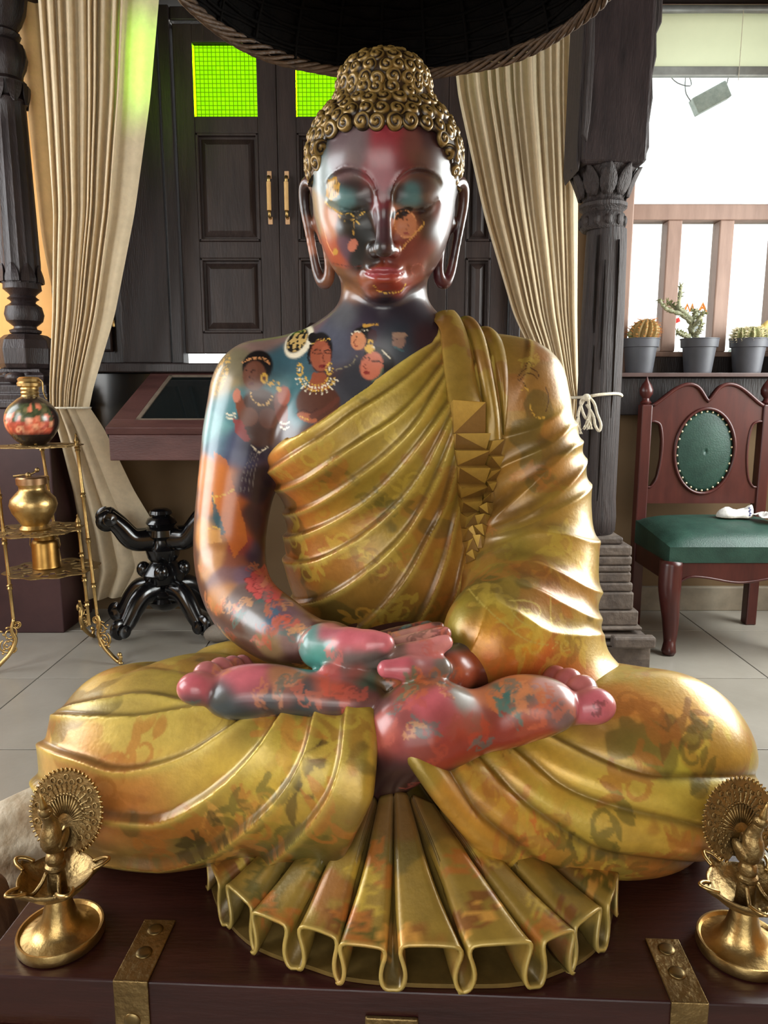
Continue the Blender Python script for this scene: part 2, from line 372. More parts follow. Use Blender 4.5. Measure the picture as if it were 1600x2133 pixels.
structure(MB().box((-3.0, -2.6, 2.95), (3.0, 3.95, 3.05)).build('ceiling', M_ceil))
structure(MB().box((1.12, 3.735, 0), (2.85, YB + .02, .13)).build('baseboard_back_right', mat('skirting', (128, 118, 102), .5), bevel=.004))
structure(MB().box((1.10, 3.64, 1.045), (2.85, YB + .02, 1.232)).build('trim_1', M_dark, bevel=.006))
# timber panelling left of the shutters, with its sill and the dark boarding under it
pn = MB(); pn.box((-1.66, 3.72, 1.30), (-1.30, YB + .02, 2.95)); pn.box((-1.30, 3.66, 1.30), (-1.06, YB + .02, 2.95))
o = structure(pn.build('trim_2', M_dark, bevel=.008))
pp = MB(); 
for (a, b) in ((1.36, 1.83), (1.93, 2.85)): pp.box((-1.61, 3.70, a), (-1.36, 3.725, b))
pp.build('panel', M_dark, o, bevel=.012)
MB().tube([(-1.365, 3.70, z) for z in (1.36, 2.85)], .008, 6).build('bead', M_door, o, smooth=True)
tag(MB().lathe([(.001, 0), (.006, .004), (.005, .03), (.008, .034), (.001, .04)], 10).build('hook', M_brass, o, smooth=40, loc=(-1.335, 3.66, 1.475)), None)
structure(MB().box((-1.66, 3.60, 1.255), (.62, YB + .02, 1.30)).build('trim_3', M_dark, bevel=.006))
structure(MB().box((-1.66, 3.69, .86), (-1.16, YB + .02, 1.255)).build('trim_4', M_black, bevel=.004))
# ---------------------------------------------------------------- shuttered doors with pressed green glass
def shutter_leaf(par, x0, x1, z0, z1, glass_z, y=3.70, t=.045):
    lf = MB(); st = .092
    rails = [(z0, z0 + .10), (1.81, 1.89), (2.385, glass_z)]
    lf.box((x0, y, z0), (x0 + st, y + t, z1)); lf.box((x1 - st, y, z0), (x1, y + t, z1))
    for a, b in rails + [(z1 - .08, z1)]: lf.box((x0 + st - .001, y + .001, a), (x1 - st + .001, y + t - .001, b))
    leaf = lf.build('leaf', M_door, par, bevel=.004)
    for a, b in ((z0 + .10, 1.81), (1.89, 2.385)):
        m = MB(); xa, xb = x0 + st, x1 - st                                    # raised and fielded panel
        m.add([(xa, y + .022, a), (xb, y + .022, a), (xb, y + .022, b), (xa, y + .022, b)] + [(xa + .022, y + .022, a + .022), (xb - .022, y + .022, a + .022), (xb - .022, y + .022, b - .022), (xa + .022, y + .022, b - .022)]
              + [(xa + .05, y + .006, a + .05), (xb - .05, y + .006, a + .05), (xb - .05, y + .006, b - .05), (xa + .05, y + .006, b - .05)] + [(xa, y + .036, a), (xb, y + .036, a), (xb, y + .036, b), (xa, y + .036, b)],
              [(0, 1, 5, 4), (1, 2, 6, 5), (2, 3, 7, 6), (3, 0, 4, 7), (4, 5, 9, 8), (5, 6, 10, 9), (6, 7, 11, 10), (7, 4, 8, 11), (8, 9, 10, 11), (15, 14, 13, 12), (0, 12, 13, 1), (1, 13, 14, 2), (2, 14, 15, 3), (3, 15, 12, 0)])
        m.build('panel', M_door, leaf)
        mo = MB()
        for q in (((xa, y - .003, a), (xa + .012, y + .022, b)), ((xb - .012, y - .003, a), (xb, y + .022, b)), ((xa, y - .003, a), (xb, y + .022, a + .012)), ((xa, y - .003, b - .012), (xb, y + .022, b))): mo.box(*q)
        mo.build('moulding', M_door, leaf, bevel=.003)
    MB().box((x0 + st, y + .020, glass_z), (x1 - st, y + .026, z1 - .08)).build('pane', M_gglass, leaf)
    return leaf
def pull(par, x, z, y=3.70):
    h = MB(); h.tube([(x, y - .001, z - .095), (x, y - .030, z - .09), (x, y - .034, z - .06)], .008, 8); h.tube([(x, y - .001, z + .095), (x, y - .030, z + .09), (x, y - .034, z + .06)], .008, 8)
    h = h.build('handle', M_brass, par, smooth=True)
    MB().tube([(x, y - .034, z - .065), (x, y - .034, z + .065)], .0105, 10).build('grip', mat('cane_grip', (206, 160, 98), .5, rgb2=(222, 182, 122), scale=20), h, smooth=40)
    for s in (-1, 1): MB().box((x - .011, y - .006, z + s * .105 - .018), (x + .011, y, z + s * .105 + .018)).build('plate', mat('pull_plate', (196, 156, 116), .45), h, bevel=.003)
for n, (xa, xc, xb) in enumerate(((-1.000, -.512, -.024), (.03, .31, .62))):
    fr = MB(); zt = 2.93
    fr.box((xa - .055, 3.665, 1.30), (xa, YB + .02, zt)); fr.box((xb, 3.665, 1.30), (xb + .055 if n else .03, YB + .02, zt)); fr.box((xa, 3.68, 2.87), (xb, YB + .02, zt))
    d = structure(fr.build('door_%d' % (n + 1), M_dark, bevel=.006))
    l1 = shutter_leaf(d, xa + .003, xc - .0008, 1.352, 2.865, 2.46); l2 = shutter_leaf(d, xc + .0008, xb - .003, 1.352, 2.865, 2.46)
    MB().box((xc - .014, 3.742, 1.352), (xc + .014, 3.752, 2.865)).build('meeting_strip', M_door, l1)
    if n == 0:
        pull(l1, xc - .042, 2.09); pull(l2, xc + .042, 2.09)
        MB().box((xc - .055, 3.692, 1.362), (xc - .02, 3.70, 1.392)).build('latch', M_alu, l1, bevel=.002)
# ---------------------------------------------------------------- window on the right
wf = MB(); y0, y1 = 3.70, 3.80
wf.box((1.10, y0 - .03, 1.232), (1.21, y1, 2.95)); wf.box((1.21, y0, 1.99), (2.85, y1, 2.064)); wf.box((1.21, y0, 1.335), (2.85, y1, 1.36))
for x in (1.39, 1.645, 1.925, 2.20, 2.48): wf.box((x, y0 + .005, 1.36), (x + .072, y1 - .01, 1.99))
wf.box((1.21, y0, 2.88), (2.85, y1, 2.95))
win = structure(wf.build('window_1', M_frame, bevel=.006))
xs = [1.21, 1.39, 1.645, 1.925, 2.20, 2.48, 2.85]
for a, b in zip(xs[:-1], xs[1:]): MB().box((a + (.072 if a > 1.3 else 0), 3.752, 1.36), (b, 3.757, 1.99)).build('pane', M_glass, win)
MB().box((1.21, 3.752, 2.064), (2.85, 3.757, 2.88)).build('pane', M_glass, win)
structure(MB().box((1.10, 3.53, 1.232), (2.85, 3.72, 1.2515)).build('trim_5', mat('sill_board', (70, 54, 52), .35, rgb2=(90, 72, 68)), bevel=.003))
structure(MB().box((1.10, 3.70, 1.2515), (2.85, 3.80, 1.335)).build('trim_6', M_dark, bevel=.004))
bl = thing('roller_blind', (1.95, 3.68, 2.66), 'pale yellow-green roller blind half lowered over the right-hand window', 'blind')
MB().grid([[(x, 3.672 + .002 * math.sin(x * 7), z) for x in np.linspace(1.245, 2.80, 12)] for z in (2.66, 2.75, 2.84, 2.93)]).build('fabric', M_blind, bl, smooth=True)
MB().box((1.245, 3.660, 2.622), (2.80, 3.688, 2.664)).build('bottom_bar', M_alu, bl, bevel=.004)
MB().tube([(1.66, 3.655, 2.90), (1.66, 3.655, 2.60)], .0015, 6).build('pull_cord', M_rope, bl)
MB().tube([(1.245, 3.68, 2.91), (2.80, 3.68, 2.91)], .02, 12).build('roller', M_alu, bl, smooth=True)
# outdoors: a lamp box on its wires, a distant sign, tree tops and the ground
lb = thing('lamp_box', (1.86, 4.3, 2.83), 'small pale rectangular lamp box hanging askew outside the right-hand window', 'lamp')
MB().box((-.10, -.03, -.045), (.10, .03, .045), RT((1.803, 4.3, 2.7613), 0, -.48, 0)).build('housing', mat('lamp_housing', (150, 160, 152), .5, rgb2=(186, 192, 184), scale=30), lb, bevel=.006)
MB().tube(resample([(1.544, 4.3, 2.9104), (1.6143, 4.3, 2.8446), (1.6947, 4.3, 2.8299), (1.6636, 4.3, 2.8982), (1.6649, 4.3, 2.8005), (1.7063, 4.3, 2.7391)], 20), .003, 6).build('wire', mat('wire_grey', (140, 140, 140), .5), lb, smooth=True)
structure(MB().box((1.2, 4.22, 3.02), (2.9, 4.38, 3.12)).build('trim_7', M_dark))
MB().tube([(1.544, 4.3, 2.9104), (1.475, 4.3, 3.03)], .003, 6).build('wire', mat('wire_grey', (140, 140, 140)), lb)
MB().tube([(1.93, 4.3, 3.03), (1.8861, 4.3, 2.8201)], .003, 6).build('wire', mat('wire_grey', (140, 140, 140), .5), lb, smooth=True)
sg = thing('roof_sign', (10.9, 26, .2), 'distant rooftop sign with thin orange letters M and A seen behind the tall cactus', 'sign')
def letter(name, pts, m): return MB().tube(pts, .045, 6).build(name, m, sg)
M_lo = mat('sign_orange', (214, 120, 40), .5); M_lr = mat('sign_red', (208, 40, 40), .5)
letter('letter_m', [(10.5002, 26, 3.9829), (10.6001, 26, 4.243), (10.6996, 26, 4.0154), (10.7846, 26, 4.243), (10.8149, 26, 4.048)], M_lo)
letter('letter_a', [(11.05, 26, 4.048), (11.1345, 26, 4.2754), (11.273, 26, 3.9829), (11.1953, 26, 4.1293), (11.0946, 26, 4.1293)], M_lo)
for q in ([(9.9942, 26, 4.2754), (10.0193, 26, 4.1455)], [(10.0959, 26, 4.2592), (10.1211, 26, 4.1293)], [(10.1954, 26, 4.2754), (10.2207, 26, 4.1455)], [(9.9603, 26, 3.7546), (10.0192, 26, 3.6238)], [(10.0949, 26, 3.7546), (10.1539, 26, 3.6238)], [(10.2295, 26, 3.7546), (10.2886, 26, 3.6238)]): MB().tube(q, .11, 6).build('red_letter', M_lr, sg)
MB().tube([(10.9225, 26, 3.9503), (11.0471, 26, 2.1708) ], .12, 6).build('post', M_alu, sg)
structure(MB().box((-30, 4.2, -6.2), (60, 80, -6)).build('outdoor_ground', mat('pale_ground', (170, 170, 162), .9)))
for k, (px, w_, h_) in enumerate(((1310, .9, 2.6), (1420, 1.0, 3.2), (1530, 1.1, 3.6), (1600, 1.0, 3.8))):
    t = thing('far_tree', (0, 0, 0), ('hazy grey-green tree top seen through the left end of the window', 'hazy tree top behind the tall branching cactus', 'hazy tree top above the right-hand cactus pot', 'hazy tree top at the right edge of the photo')[k], 'tree', 'tree tops outside the window')
    x, y, z = {1310: (8.2146, 24, 2.4759), 1420: (9.6228, 24, 2.4759), 1530: (11.5004, 24, 2.4759), 1600: (12.8304, 24, 2.4759)}[px]
    t.location = (x, y, -6); m = MB(); r = random.Random(k)
    for _ in range(60):
        a, q = r.uniform(0, 6.28), r.uniform(0, 1) ** .5
        m.ball((x + w_ * .5 * q * math.cos(a), y + w_ * .5 * q * math.sin(a), z - 1.2 + h_ * .45 * r.uniform(-.6, 1) * (1 - .5 * q)), r.uniform(.12, .30), 6)
    m.build('crown', mat('hazy_leaves', (120, 128, 118), .9, rgb2=(160, 164, 156), scale=3), t)
    MB().tube([(x, y, -6), (x, y, z - 1)], .15, 8).build('trunk', M_brownwood, t)
# ---------------------------------------------------------------- the statue's volumes
HC = np.array([0, 1.385, 1.479]); HF = np.array([0, -.973, -.2317]); HU = np.array([0, -.2317, .973])
def head_pt(x, w, u): return HC + np.array([x, 0, 0]) + HF * w + HU * u
HR = np.stack([np.array([1., 0, 0]), -HF, HU], 1)      # local x, back, up
def hl(p):                                             # world -> head local (x, w forward, u up)
    q = p - HC.astype(F4); return q[:, 0], q @ HF.astype(F4), q @ HU.astype(F4)
def gauss(x, s): return np.exp(-(x / s) ** 2)
def line2(x, u, pts):                                  # unsigned distance to a 2-D polyline
    P2 = np.stack([x, u], 1).astype(F4); best = np.full(len(x), 9, F4); tt = np.zeros(len(x), F4); n = len(pts) - 1
    for i, (a, b) in enumerate(zip(pts[:-1], pts[1:])):
        a = np.array(a, F4); e = np.array(b, F4) - a; q = P2 - a; t = np.clip((q @ e) / (e @ e), 0, 1)
        d = np.hypot(*(q - t[:, None] * e).T); m = d < best; best = np.where(m, d, best); tt = np.where(m, (i + t) / n, tt)
    return best, tt
cran = Ell(head_pt(0, -.03, .078), (.127, .150, .118), HR)
lowf = Ell(head_pt(0, .012, .000), (.124, .108, .140), HR)
chin = Ell(head_pt(0, .078, -.120), (.036, .034, .030), HR)
jaw = Ell(head_pt(0, .022, -.070), (.089, .088, .068), HR)
BROW = [(.012, .008), (.0145, .025), (.025, .043), (.044, .055), (.067, .057), (.088, .048), (.100, .036)]
LID = [(.024, .006), (.040, -.002), (.058, -.0045), (.076, .001), (.094, .011)]
LOW = [(a, b - .009 + .007 * (abs(a - .058) / .035) ** 2) for a, b in LID]
BROW = resample(BROW, 25).tolist(); LID = resample(LID, 17).tolist(); LOW = resample(LOW, 17).tolist()
BROWX, BROWU = np.array(BROW).T; LIDX, LIDU = np.array(LID).T
def face_relief(x, w, u):
    ax = np.abs(x); r = np.zeros(len(x), F4); u = u - F4(.008)
    # eye sockets under the brow, then the rounded closed lid
    bd, bt = line2(ax, u, BROW)
    below = smooth(np.interp(ax, BROWX, BROWU) - u, -.003, .007)
    r -= .0105 * below * gauss(ax - .050, .038) * smooth(u, -.035, .0) * smooth(.075 - u, 0, .01)
    r += .0024 * gauss(bd, .0036) * smooth(ax, .006, .014) * smooth(.1 - ax, 0, .03)
    r += .0120 * np.exp(-(np.abs(ax - .058) / .034) ** 2.5 - (np.abs(u - .012) / .021) ** 2.2)
    ld, lt = line2(ax, u, LID)
    under = smooth(np.interp(ax, LIDX, LIDU) - u, -.0005, .0022)
    r -= .0042 * under * gauss(ld, .011) * smooth(ax, .018, .030) * smooth(.1 - ax, 0, .014)
    l2, _ = line2(ax, u, LOW); r += .0030 * gauss(l2, .0038)
    r += .006 * np.exp(-((ax - .070) / .032) ** 2 - ((u + .045) / .032) ** 2)          # cheeks
    # mouth
    u = u + F4(.022)
    up = [(0, -.0860), (.010, -.0848), (.022, -.0858), (.034, -.0842), (.043, -.0805)]
    ax = ax * F4(1.2); r += .008 * np.exp(-(ax / .046) ** 4 - ((u + .088) / .024) ** 2)
    ut = .0085 * (1 - (ax / .044) ** 2) + .0010 * gauss(ax - .011, .007)               # half-open bow of the upper lip
    r += .0048 * smooth(.045 - ax, 0, .02) * np.exp(-((u + .0800) / (.0035 + .5 * np.maximum(ut, .001))) ** 4)
    r += .0070 * smooth(.040 - ax, 0, .026) * np.exp(-((u + .0955 - .1 * ax * ax / .04) / .0082) ** 2)
    md, _ = line2(ax, u, up); r -= .0062 * gauss(md, .0028) * smooth(.047 - ax, 0, .012)
    r -= .0045 * np.exp(-((ax - .047) / .007) ** 2 - ((u + .080) / .008) ** 2)          # mouth corners
    r -= .0065 * np.exp(-(ax / .034) ** 2 - ((u + .1145) / .0075) ** 2)                 # under the lower lip
    r -= .0030 * gauss(ax, .0045) * smooth(u, -.076, -.070) * smooth(-.058 - u, 0, .006)  # philtrum
    return r * smooth(w, .02, .06)
nose = [Cone(head_pt(0, .105, .044), head_pt(0, .120, .0), .014, .0125), Cone(head_pt(0, .120, .0), head_pt(0, .143, -.054), .0125, .0150),
        Ell(head_pt(0, .140, -.059), (.0165, .0175, .0135), HR)]
wings = [Ell(head_pt(s * .0165, .126, -.061), (.0105, .016, .0105), HR) for s in (-1, 1)]
nostr = [Ell(head_pt(s * .0095, .140, -.0735), (.0052, .0075, .005), HR) for s in (-1, 1)]
def head_sdf(p):
    x, w, u = hl(p)
    d = smin(cran(p), lowf(p), F4(.05)); d = smin(d, jaw(p), F4(.03)); d = smin(d, chin(p), F4(.03))
    d = d - face_relief(x, w, u)
    n = smin(smin(nose[0](p), nose[1](p), F4(.012)), nose[2](p), F4(.010))
    for g in wings: n = smin(n, g(p), F4(.006))
    d = smin(d, n, F4(.011))
    for g in nostr: d = smax(d, -g(p), F4(.004))
    return d
def ear_prims(s):
    H = lambda x, w, u, r: (*head_pt(s * (x + .005), w, u + .004 if u > -.06 else u - .010), r)
    helix = [H(.114, .000, .018, .0075), H(.121, -.008, .040, .008), H(.133, -.024, .046, .0075), H(.142, -.036, .034, .0075), H(.143, -.038, .006, .0072), H(.137, -.032, -.032, .0068),
             H(.128, -.026, -.070, .0064), H(.121, -.020, -.100, .0066), H(.111, -.014, -.116, .0080), H(.101, -.008, -.110, .0072), H(.098, -.006, -.085, .0066), H(.103, -.006, -.055, .0070), H(.110, -.004, -.025, .0080), H(.114, .0, .0, .0085)]
    back = [Cone(head_pt(s * .116, -.024, .028), head_pt(s * .120, -.028, -.02), .015, .012), Cone(head_pt(s * .120, -.028, -.02), head_pt(s * .115, -.024, -.052), .012, .007)]
    return chain(helix, 4) + back
ears = [Grp(ear_prims(s), .008, .03) for s in (-1, 1)]
neck = Grp([Cone((0, 1.445, 1.20), (0, 1.425, 1.37), .088, .081), Ell((0, 1.43, 1.255), (.115, .085, .05))], .05)
torso = Grp([Ell((0, 1.435, 1.075), (.226, .148, .21)), Ell((-.085, 1.375, 1.06), (.12, .10, .10)), Ell((.085, 1.375, 1.06), (.12, .10, .10)),
             Ell((-.005, 1.44, .86), (.178, .135, .26)), Ell((0, 1.425, .80), (.165, .145, .15)),
             Cone((-.02, 1.43, 1.225), (-.235, 1.425, 1.165), .075, .085), Cone((.02, 1.43, 1.225), (.245, 1.425, 1.155), .075, .085)], .055)
arm_r = Grp([Ell((-.240, 1.42, 1.145), (.088, .088, .095))] + chain([(-.245, 1.42, 1.14, .083), (-.275, 1.41, 1.04, .071), (-.297, 1.38, .91, .060), (-.294, 1.345, .822, .055), (-.255, 1.265, .775, .053), (-.195, 1.185, .760, .047), (-.145, 1.13, .752, .037)], 3), .03)
def hand_prims():
    G = []
    # upper hand, palm up, fingers to the right, and its thumb
    G.append(Grp([Cone((-.1258, 1.13, .751), (-.0835, 1.09, .7612), .037, .035), Ell((-.0532, 1.06, .7626), (.062, .050, .024)), Cone((-.0975, 1.06, .7665), (-.0503, 1.03, .7766), .034, .0255),
                  Cone((-.0503, 1.03, .7766), (-.0198, 1.015, .785), .0255, .0185), Cone((-.0198, 1.015, .785), (.0007, 1.01, .789), .0185, .0150)], .018))
    for pts, r in [([(-.0285, 1.02, .7593), (.0319, 1.015, .7724), (.069, 1.02, .7787), (.0918, 1.03, .7841)], .0140), ([(-.0255, 1.045, .7604), (.0255, 1.045, .7726), (.0657, 1.05, .7823), (.0924, 1.055, .789)], .0136),
                   ([(-.0261, 1.07, .7605), (.0186, 1.07, .7722), (.0597, 1.075, .7829), (.0854, 1.08, .789)], .0130), ([(-.0267, 1.095, .7594), (.0114, 1.095, .7705), (.0474, 1.1, .7783), (.0705, 1.105, .7838)], .0118)]:
        G.append(Grp(chain([(*q, r * k) for q, k in zip(pts, (1, 1.06, .98, .82))], 3), .004, .03))
    # lower hand, fingers to the left, and its thumb
    G.append(Grp([Cone((.22, 1.17, .735), (.1475, 1.11, .7216), .048, .042), Cone((.1475, 1.11, .7216), (.0962, 1.055, .7273), .042, .036), Cone((.0962, 1.055, .7273), (.0434, 1.03, .7221), .036, .028), Ell((.0258, 1.05, .7138), (.075, .05, .020)),
                  Cone((.081, 1.005, .7532), (.0345, .985, .7604), .0185, .0150), Cone((.0345, .985, .7604), (.0027, .98, .7624), .0150, .0130)], .016))
    for pts, r in [([(.0359, 1.02, .7232), (-.0072, 1.02, .7262), (-.0534, 1.015, .7373), (-.0821, 1.01, .7453)], .0165), ([(.0295, 1.05, .72), (-.0147, 1.05, .7215), (-.0623, 1.045, .7328), (-.0947, 1.04, .7417)], .0155),
                   ([(.0227, 1.08, .7157), (-.0227, 1.08, .7173), (-.0678, 1.075, .7256), (-.0943, 1.07, .7362)], .0150), ([(.0232, 1.105, .7121), (-.0155, 1.105, .7138), (-.0539, 1.1, .7206), (-.0769, 1.1, .7279)], .0140)]:
        G.append(Grp(chain([(*q, r * k) for q, k in zip(pts, (1.1, 1.06, .97, .84))], 3), .005, .03))
    return G
def foot_left():
    G = [Grp([Ell((-.1924, 1.02, .7149), (.060, .040, .031)), Ell((-.1416, 1.005, .7168), (.085, .038, .028)), Ell((-.0594, .99, .7144), (.062, .036, .024)), Cone((-.0428, 1.01, .7003), (-.06, 1.13, .60), .020, .035),
              Ell((-.2276, 1.015, .7057), (.032, .036, .020))], .04)]
    G.append(Grp([Ell((-.2751, 1, .7249), (.0285, .026, .0235)), Cone((-.271, 1, .7219), (-.2277, 1.01, .7116), .020, .024)], .010))
    for (x, y, z), r in [((-.2665, 1.03, .735), .0185), ((-.2532, 1.06, .7315), .0170), ((-.24, 1.085, .7272), .0148), ((-.2288, 1.105, .7227), .0130)]:
        G.append(Grp([Ell((x, y, z), (r * 1.12, r, r)), Cone((x, y, z - .002), (x + .04, y - .018, z - .02), r * .82, r * .85)], .008, .03))
    return G
def foot_right():
    G = [Grp(chain([(-.061, 1.06, .5407, .052), (-.0036, 1, .62, .053), (.0412, .965, .6731, .052), (.0897, .972, .6807, .050)], 3) + [Ell((.0606, .975, .7145), (.036, .036, .027)),
              Ell((.1398, .985, .6789), (.090, .046, .040)), Ell((.2083, 1, .7018), (.066, .048, .040)), Ell((.2448, .995, .6966), (.036, .040, .027))], .03)]
    G.append(Grp([Ell((.3095, 1, .6973), (.0315, .027, .0265)), Cone((.304, 1, .6943), (.2582, 1, .6913), .021, .027)], .010))
    for (x, y, z), r in [((.2994, 1.03, .7114), .0205), ((.2867, 1.06, .712), .0190), ((.2726, 1.085, .7089), .0165), ((.2581, 1.105, .704), .0120)]:
        G.append(Grp([Ell((x, y, z), (r * 1.12, r, r)), Cone((x, y, z - .002), (x - .04, y - .018, z - .024), r * .82, r * .88)], .008, .03))
    return G
hands = hand_prims(); feet = foot_left() + foot_right()
hand_lo = np.min([g.lo for g in hands + feet], 0); hand_hi = np.max([g.hi for g in hands + feet], 0)
head_lo = np.array([-.18, 1.15, 1.28], F4); head_hi = np.array([.18, 1.62, 1.80], F4)
thigh_skin = Grp([Cone((-.16, 1.36, .58), (-.10, 1.05, .60), .07, .05), Cone((.16, 1.36, .58), (.10, 1.05, .60), .07, .05), Cone((0, 1.40, .72), (0, 1.40, .56), .12, .14)], .05)
def body_sdf(p):
    d = smin(torso(p), arm_r(p), F4(.03)); d = smin(d, neck(p), F4(.045)); d = smin(d, thigh_skin(p), F4(.03))
    m = np.all((p > head_lo) & (p < head_hi), 1)
    if m.any():
        q = p[m]; h = head_sdf(q)
        for e in ears: h = smin(h, e(q), F4(.006))
        d[m] = smin(d[m], h, F4(.018))
    m = np.all((p > hand_lo) & (p < hand_hi), 1)
    if m.any():
        q = p[m]; dm = d[m]
        dm = smin(dm, hands[0](q), F4(.025))
        for i, g in enumerate(hands[1:]): dm = smin(dm, g(q), F4(.010 if i == 4 else .0035))
        fl = feet[0](q)
        for g in feet[1:6]: fl = smin(fl, g(q), F4(.005))
        fr = feet[6](q)
        for g in feet[7:]: fr = smin(fr, g(q), F4(.005))
        d[m] = smin(smin(dm, fl, F4(.006)), fr, F4(.006))
    return d
sleeve = Grp([Ell((.245, 1.425, 1.125), (.096, .10, .115))] + chain([(.248, 1.425, 1.125, .090), (.280, 1.41, .98, .092), (.288, 1.36, .86, .093), (.272, 1.29, .785, .092), (.215, 1.185, .755, .066), (.165, 1.130, .745, .056)], 3)
             + [Ell((.272, 1.255, .715), (.105, .13, .085)), Ell((.305, 1.20, .668), (.12, .11, .050), rotm(.1, .25, 0)), Ell((.28, 1.36, .78), (.10, .12, .13))], .045)
NECKLINE = [(-.60, .93), (-.215, 1.045), (-.175, 1.062), (-.12, 1.092), (-.062, 1.132), (-.005, 1.170), (.045, 1.212), (.088, 1.250), (.105, 1.29), (.16, 1.6)]
def neck_cut(p):                     # > 0 on the bare side
    return -side_dist(np.stack([p[:, 0], p[:, 2] + .22 * (p[:, 1] - 1.30) * (p[:, 0] < .1)], 1), NECKLINE).astype(F4) * -1
def upper_robe_sdf(p):
    d = smin(torso(p), neck(p) + F4(.01), F4(.03)) - F4(.010)
    d = smax(d, neck_cut(p), F4(.012))
    return smin(d, sleeve(p), F4(.05))
lower = Grp([Cone((-.17, 1.42, .535), (-.415, 1.13, .548), .150, .130), Cone((-.415, 1.13, .545), (-.01, .990, .590), .128, .122), Ell((-.34, 1.12, .535), (.19, .16, .130)),
             Cone((.17, 1.42, .535), (.455, 1.13, .545), .150, .132), Cone((.455, 1.13, .540), (.06, 1.00, .520), .130, .105), Ell((.37, 1.12, .53), (.20, .17, .128)),
             Ell((0, 1.20, .545), (.33, .24, .105)), Ell((0, 1.46, .53), (.31, .22, .14)), Cone((0, 1.45, .60), (0, 1.46, .72), .17, .13)], .06)
def lower_robe_sdf(p):
    d = lower(p)
    # the left hem, where the bare shin comes out, is cut off cleanly; the middle under it stays hollow for the pleated fan
    cut = p[:, 0] - np.interp(p[:, 2], [.40, .47, .55, .62, .72], [-.155, -.092, -.045, -.016, -.008]).astype(F4)
    mid = np.maximum(np.maximum(-cut, p[:, 1] - F4(1.06)), p[:, 0] - (F4(.066) + F4(.8) * (F4(.61) - p[:, 2])))
    d = smax(d, -mid, F4(.02))
    return np.maximum(d, F4(.4005) - p[:, 2])
# ---------------------------------------------------------------- the statue: meshes, folds and paint
CV, SV = math.cos(math.radians(27)), math.sin(math.radians(27))
st = thing('meditating_statue', (0, 1.26, .40), 'large painted statue of a seated meditating figure in a pleated gold robe on the trunk', 'statue')
def blend_spots(V, spots, seed, warp=.03, sharp=2.2, base=None, bw=.002):
    """Patches of paint: each spot (x,y,z,radius,R,G,B) wins where it is relatively nearest; borders wander."""
    q = V + warp * np.stack([fbm(V * 22, seed + i, 3) - .5 for i in range(3)], 1)
    A = np.zeros((len(V), 3)); Wt = np.full(len(V), bw); A += Wt[:, None] * np.array(lin(base or (90, 60, 50)))
    for x, y, z, r, *c in spots:
        d2 = ((q - (x, y, z)) ** 2).sum(1) / (r * r); m = d2 < 14
        w = np.exp(-d2[m] * sharp * .5) ** 1.0; A[m] += w[:, None] * np.array(lin(c)); Wt[m] += w
    return A / Wt[:, None]
def over(C, a, rgb): return C * (1 - a[:, None]) + np.array(lin(rgb)) * a[:, None]
class Paint:
    """Flat painting in a little frame on the surface; units follow the figure's own sketch grid."""
    def __init__(s, V, C, frame, reach=.16):
        (o, K, (s.u0, s.v0)) = frame; s.C = C; d = V - np.array(o); s.m = np.nonzero((d ** 2).sum(1) < reach ** 2)[0]
        uv = np.stack([d[s.m, 0], d[s.m, 2]], 1) @ np.array(K).T; s.u = uv[:, 0] + s.u0; s.v = uv[:, 1] + s.v0
    def put(s, a, rgb): s.C[s.m] = over(s.C[s.m], np.clip(a, 0, 1), rgb)
    def ell(s, cu, cv, ru, rv, rgb, rot=0, soft=.08, half=None, a=1.0, tex=None):
        c, n = math.cos(rot), math.sin(rot); x = ((s.u - cu) * c + (s.v - cv) * n) / ru; y = (-(s.u - cu) * n + (s.v - cv) * c) / rv
        k = smooth(1 + soft - np.hypot(x, y), 0, 2 * soft) * a
        if tex: k = k * (vnoise(np.stack([s.u * tex, s.v * tex, s.u * 0], 1), 5) > .5)
        s.put(k, rgb)
    def ring(s, cu, cv, ru, rv, w, rgb, a0=-9, a1=9, rot=0, dots=0):
        c, n = math.cos(rot), math.sin(rot); x = ((s.u - cu) * c + (s.v - cv) * n) / ru; y = (-(s.u - cu) * n + (s.v - cv) * c) / rv
        d = np.abs(np.hypot(x, y) - 1) * min(ru, rv); t = np.arctan2(y, x); k = smooth(w + .7 - d, 0, 1.2) * ((t > a0) & (t < a1))
        if dots: k = k * smooth(np.cos(t * dots) + .55, 0, .3)
        s.put(k, rgb)
    def line(s, pts, w, rgb, a=1.0, dots=0):
        P2 = np.stack([s.u, s.v], 1); L, T = line2(s.u.astype(F4), s.v.astype(F4), resample(pts, 3 * len(pts)) if len(pts) > 2 else pts); k = smooth(w + .6 - L, 0, 1.1) * a
        if dots: k = k * smooth(np.cos(T * dots * 6.28) + .6, 0, .3)
        s.put(k, rgb)
    def poly(s, pts, rgb, a=1.0):
        ins = np.zeros(len(s.u), bool); n = len(pts)
        for i in range(n):
            (x1, y1), (x2, y2) = pts[i], pts[(i + 1) % n]
            ins ^= ((y1 > s.v) != (y2 > s.v)) & (s.u < (x2 - x1) * (s.v - y1) / ((y2 - y1) or 1e-9) + x1)
        s.put(ins * a, rgb)
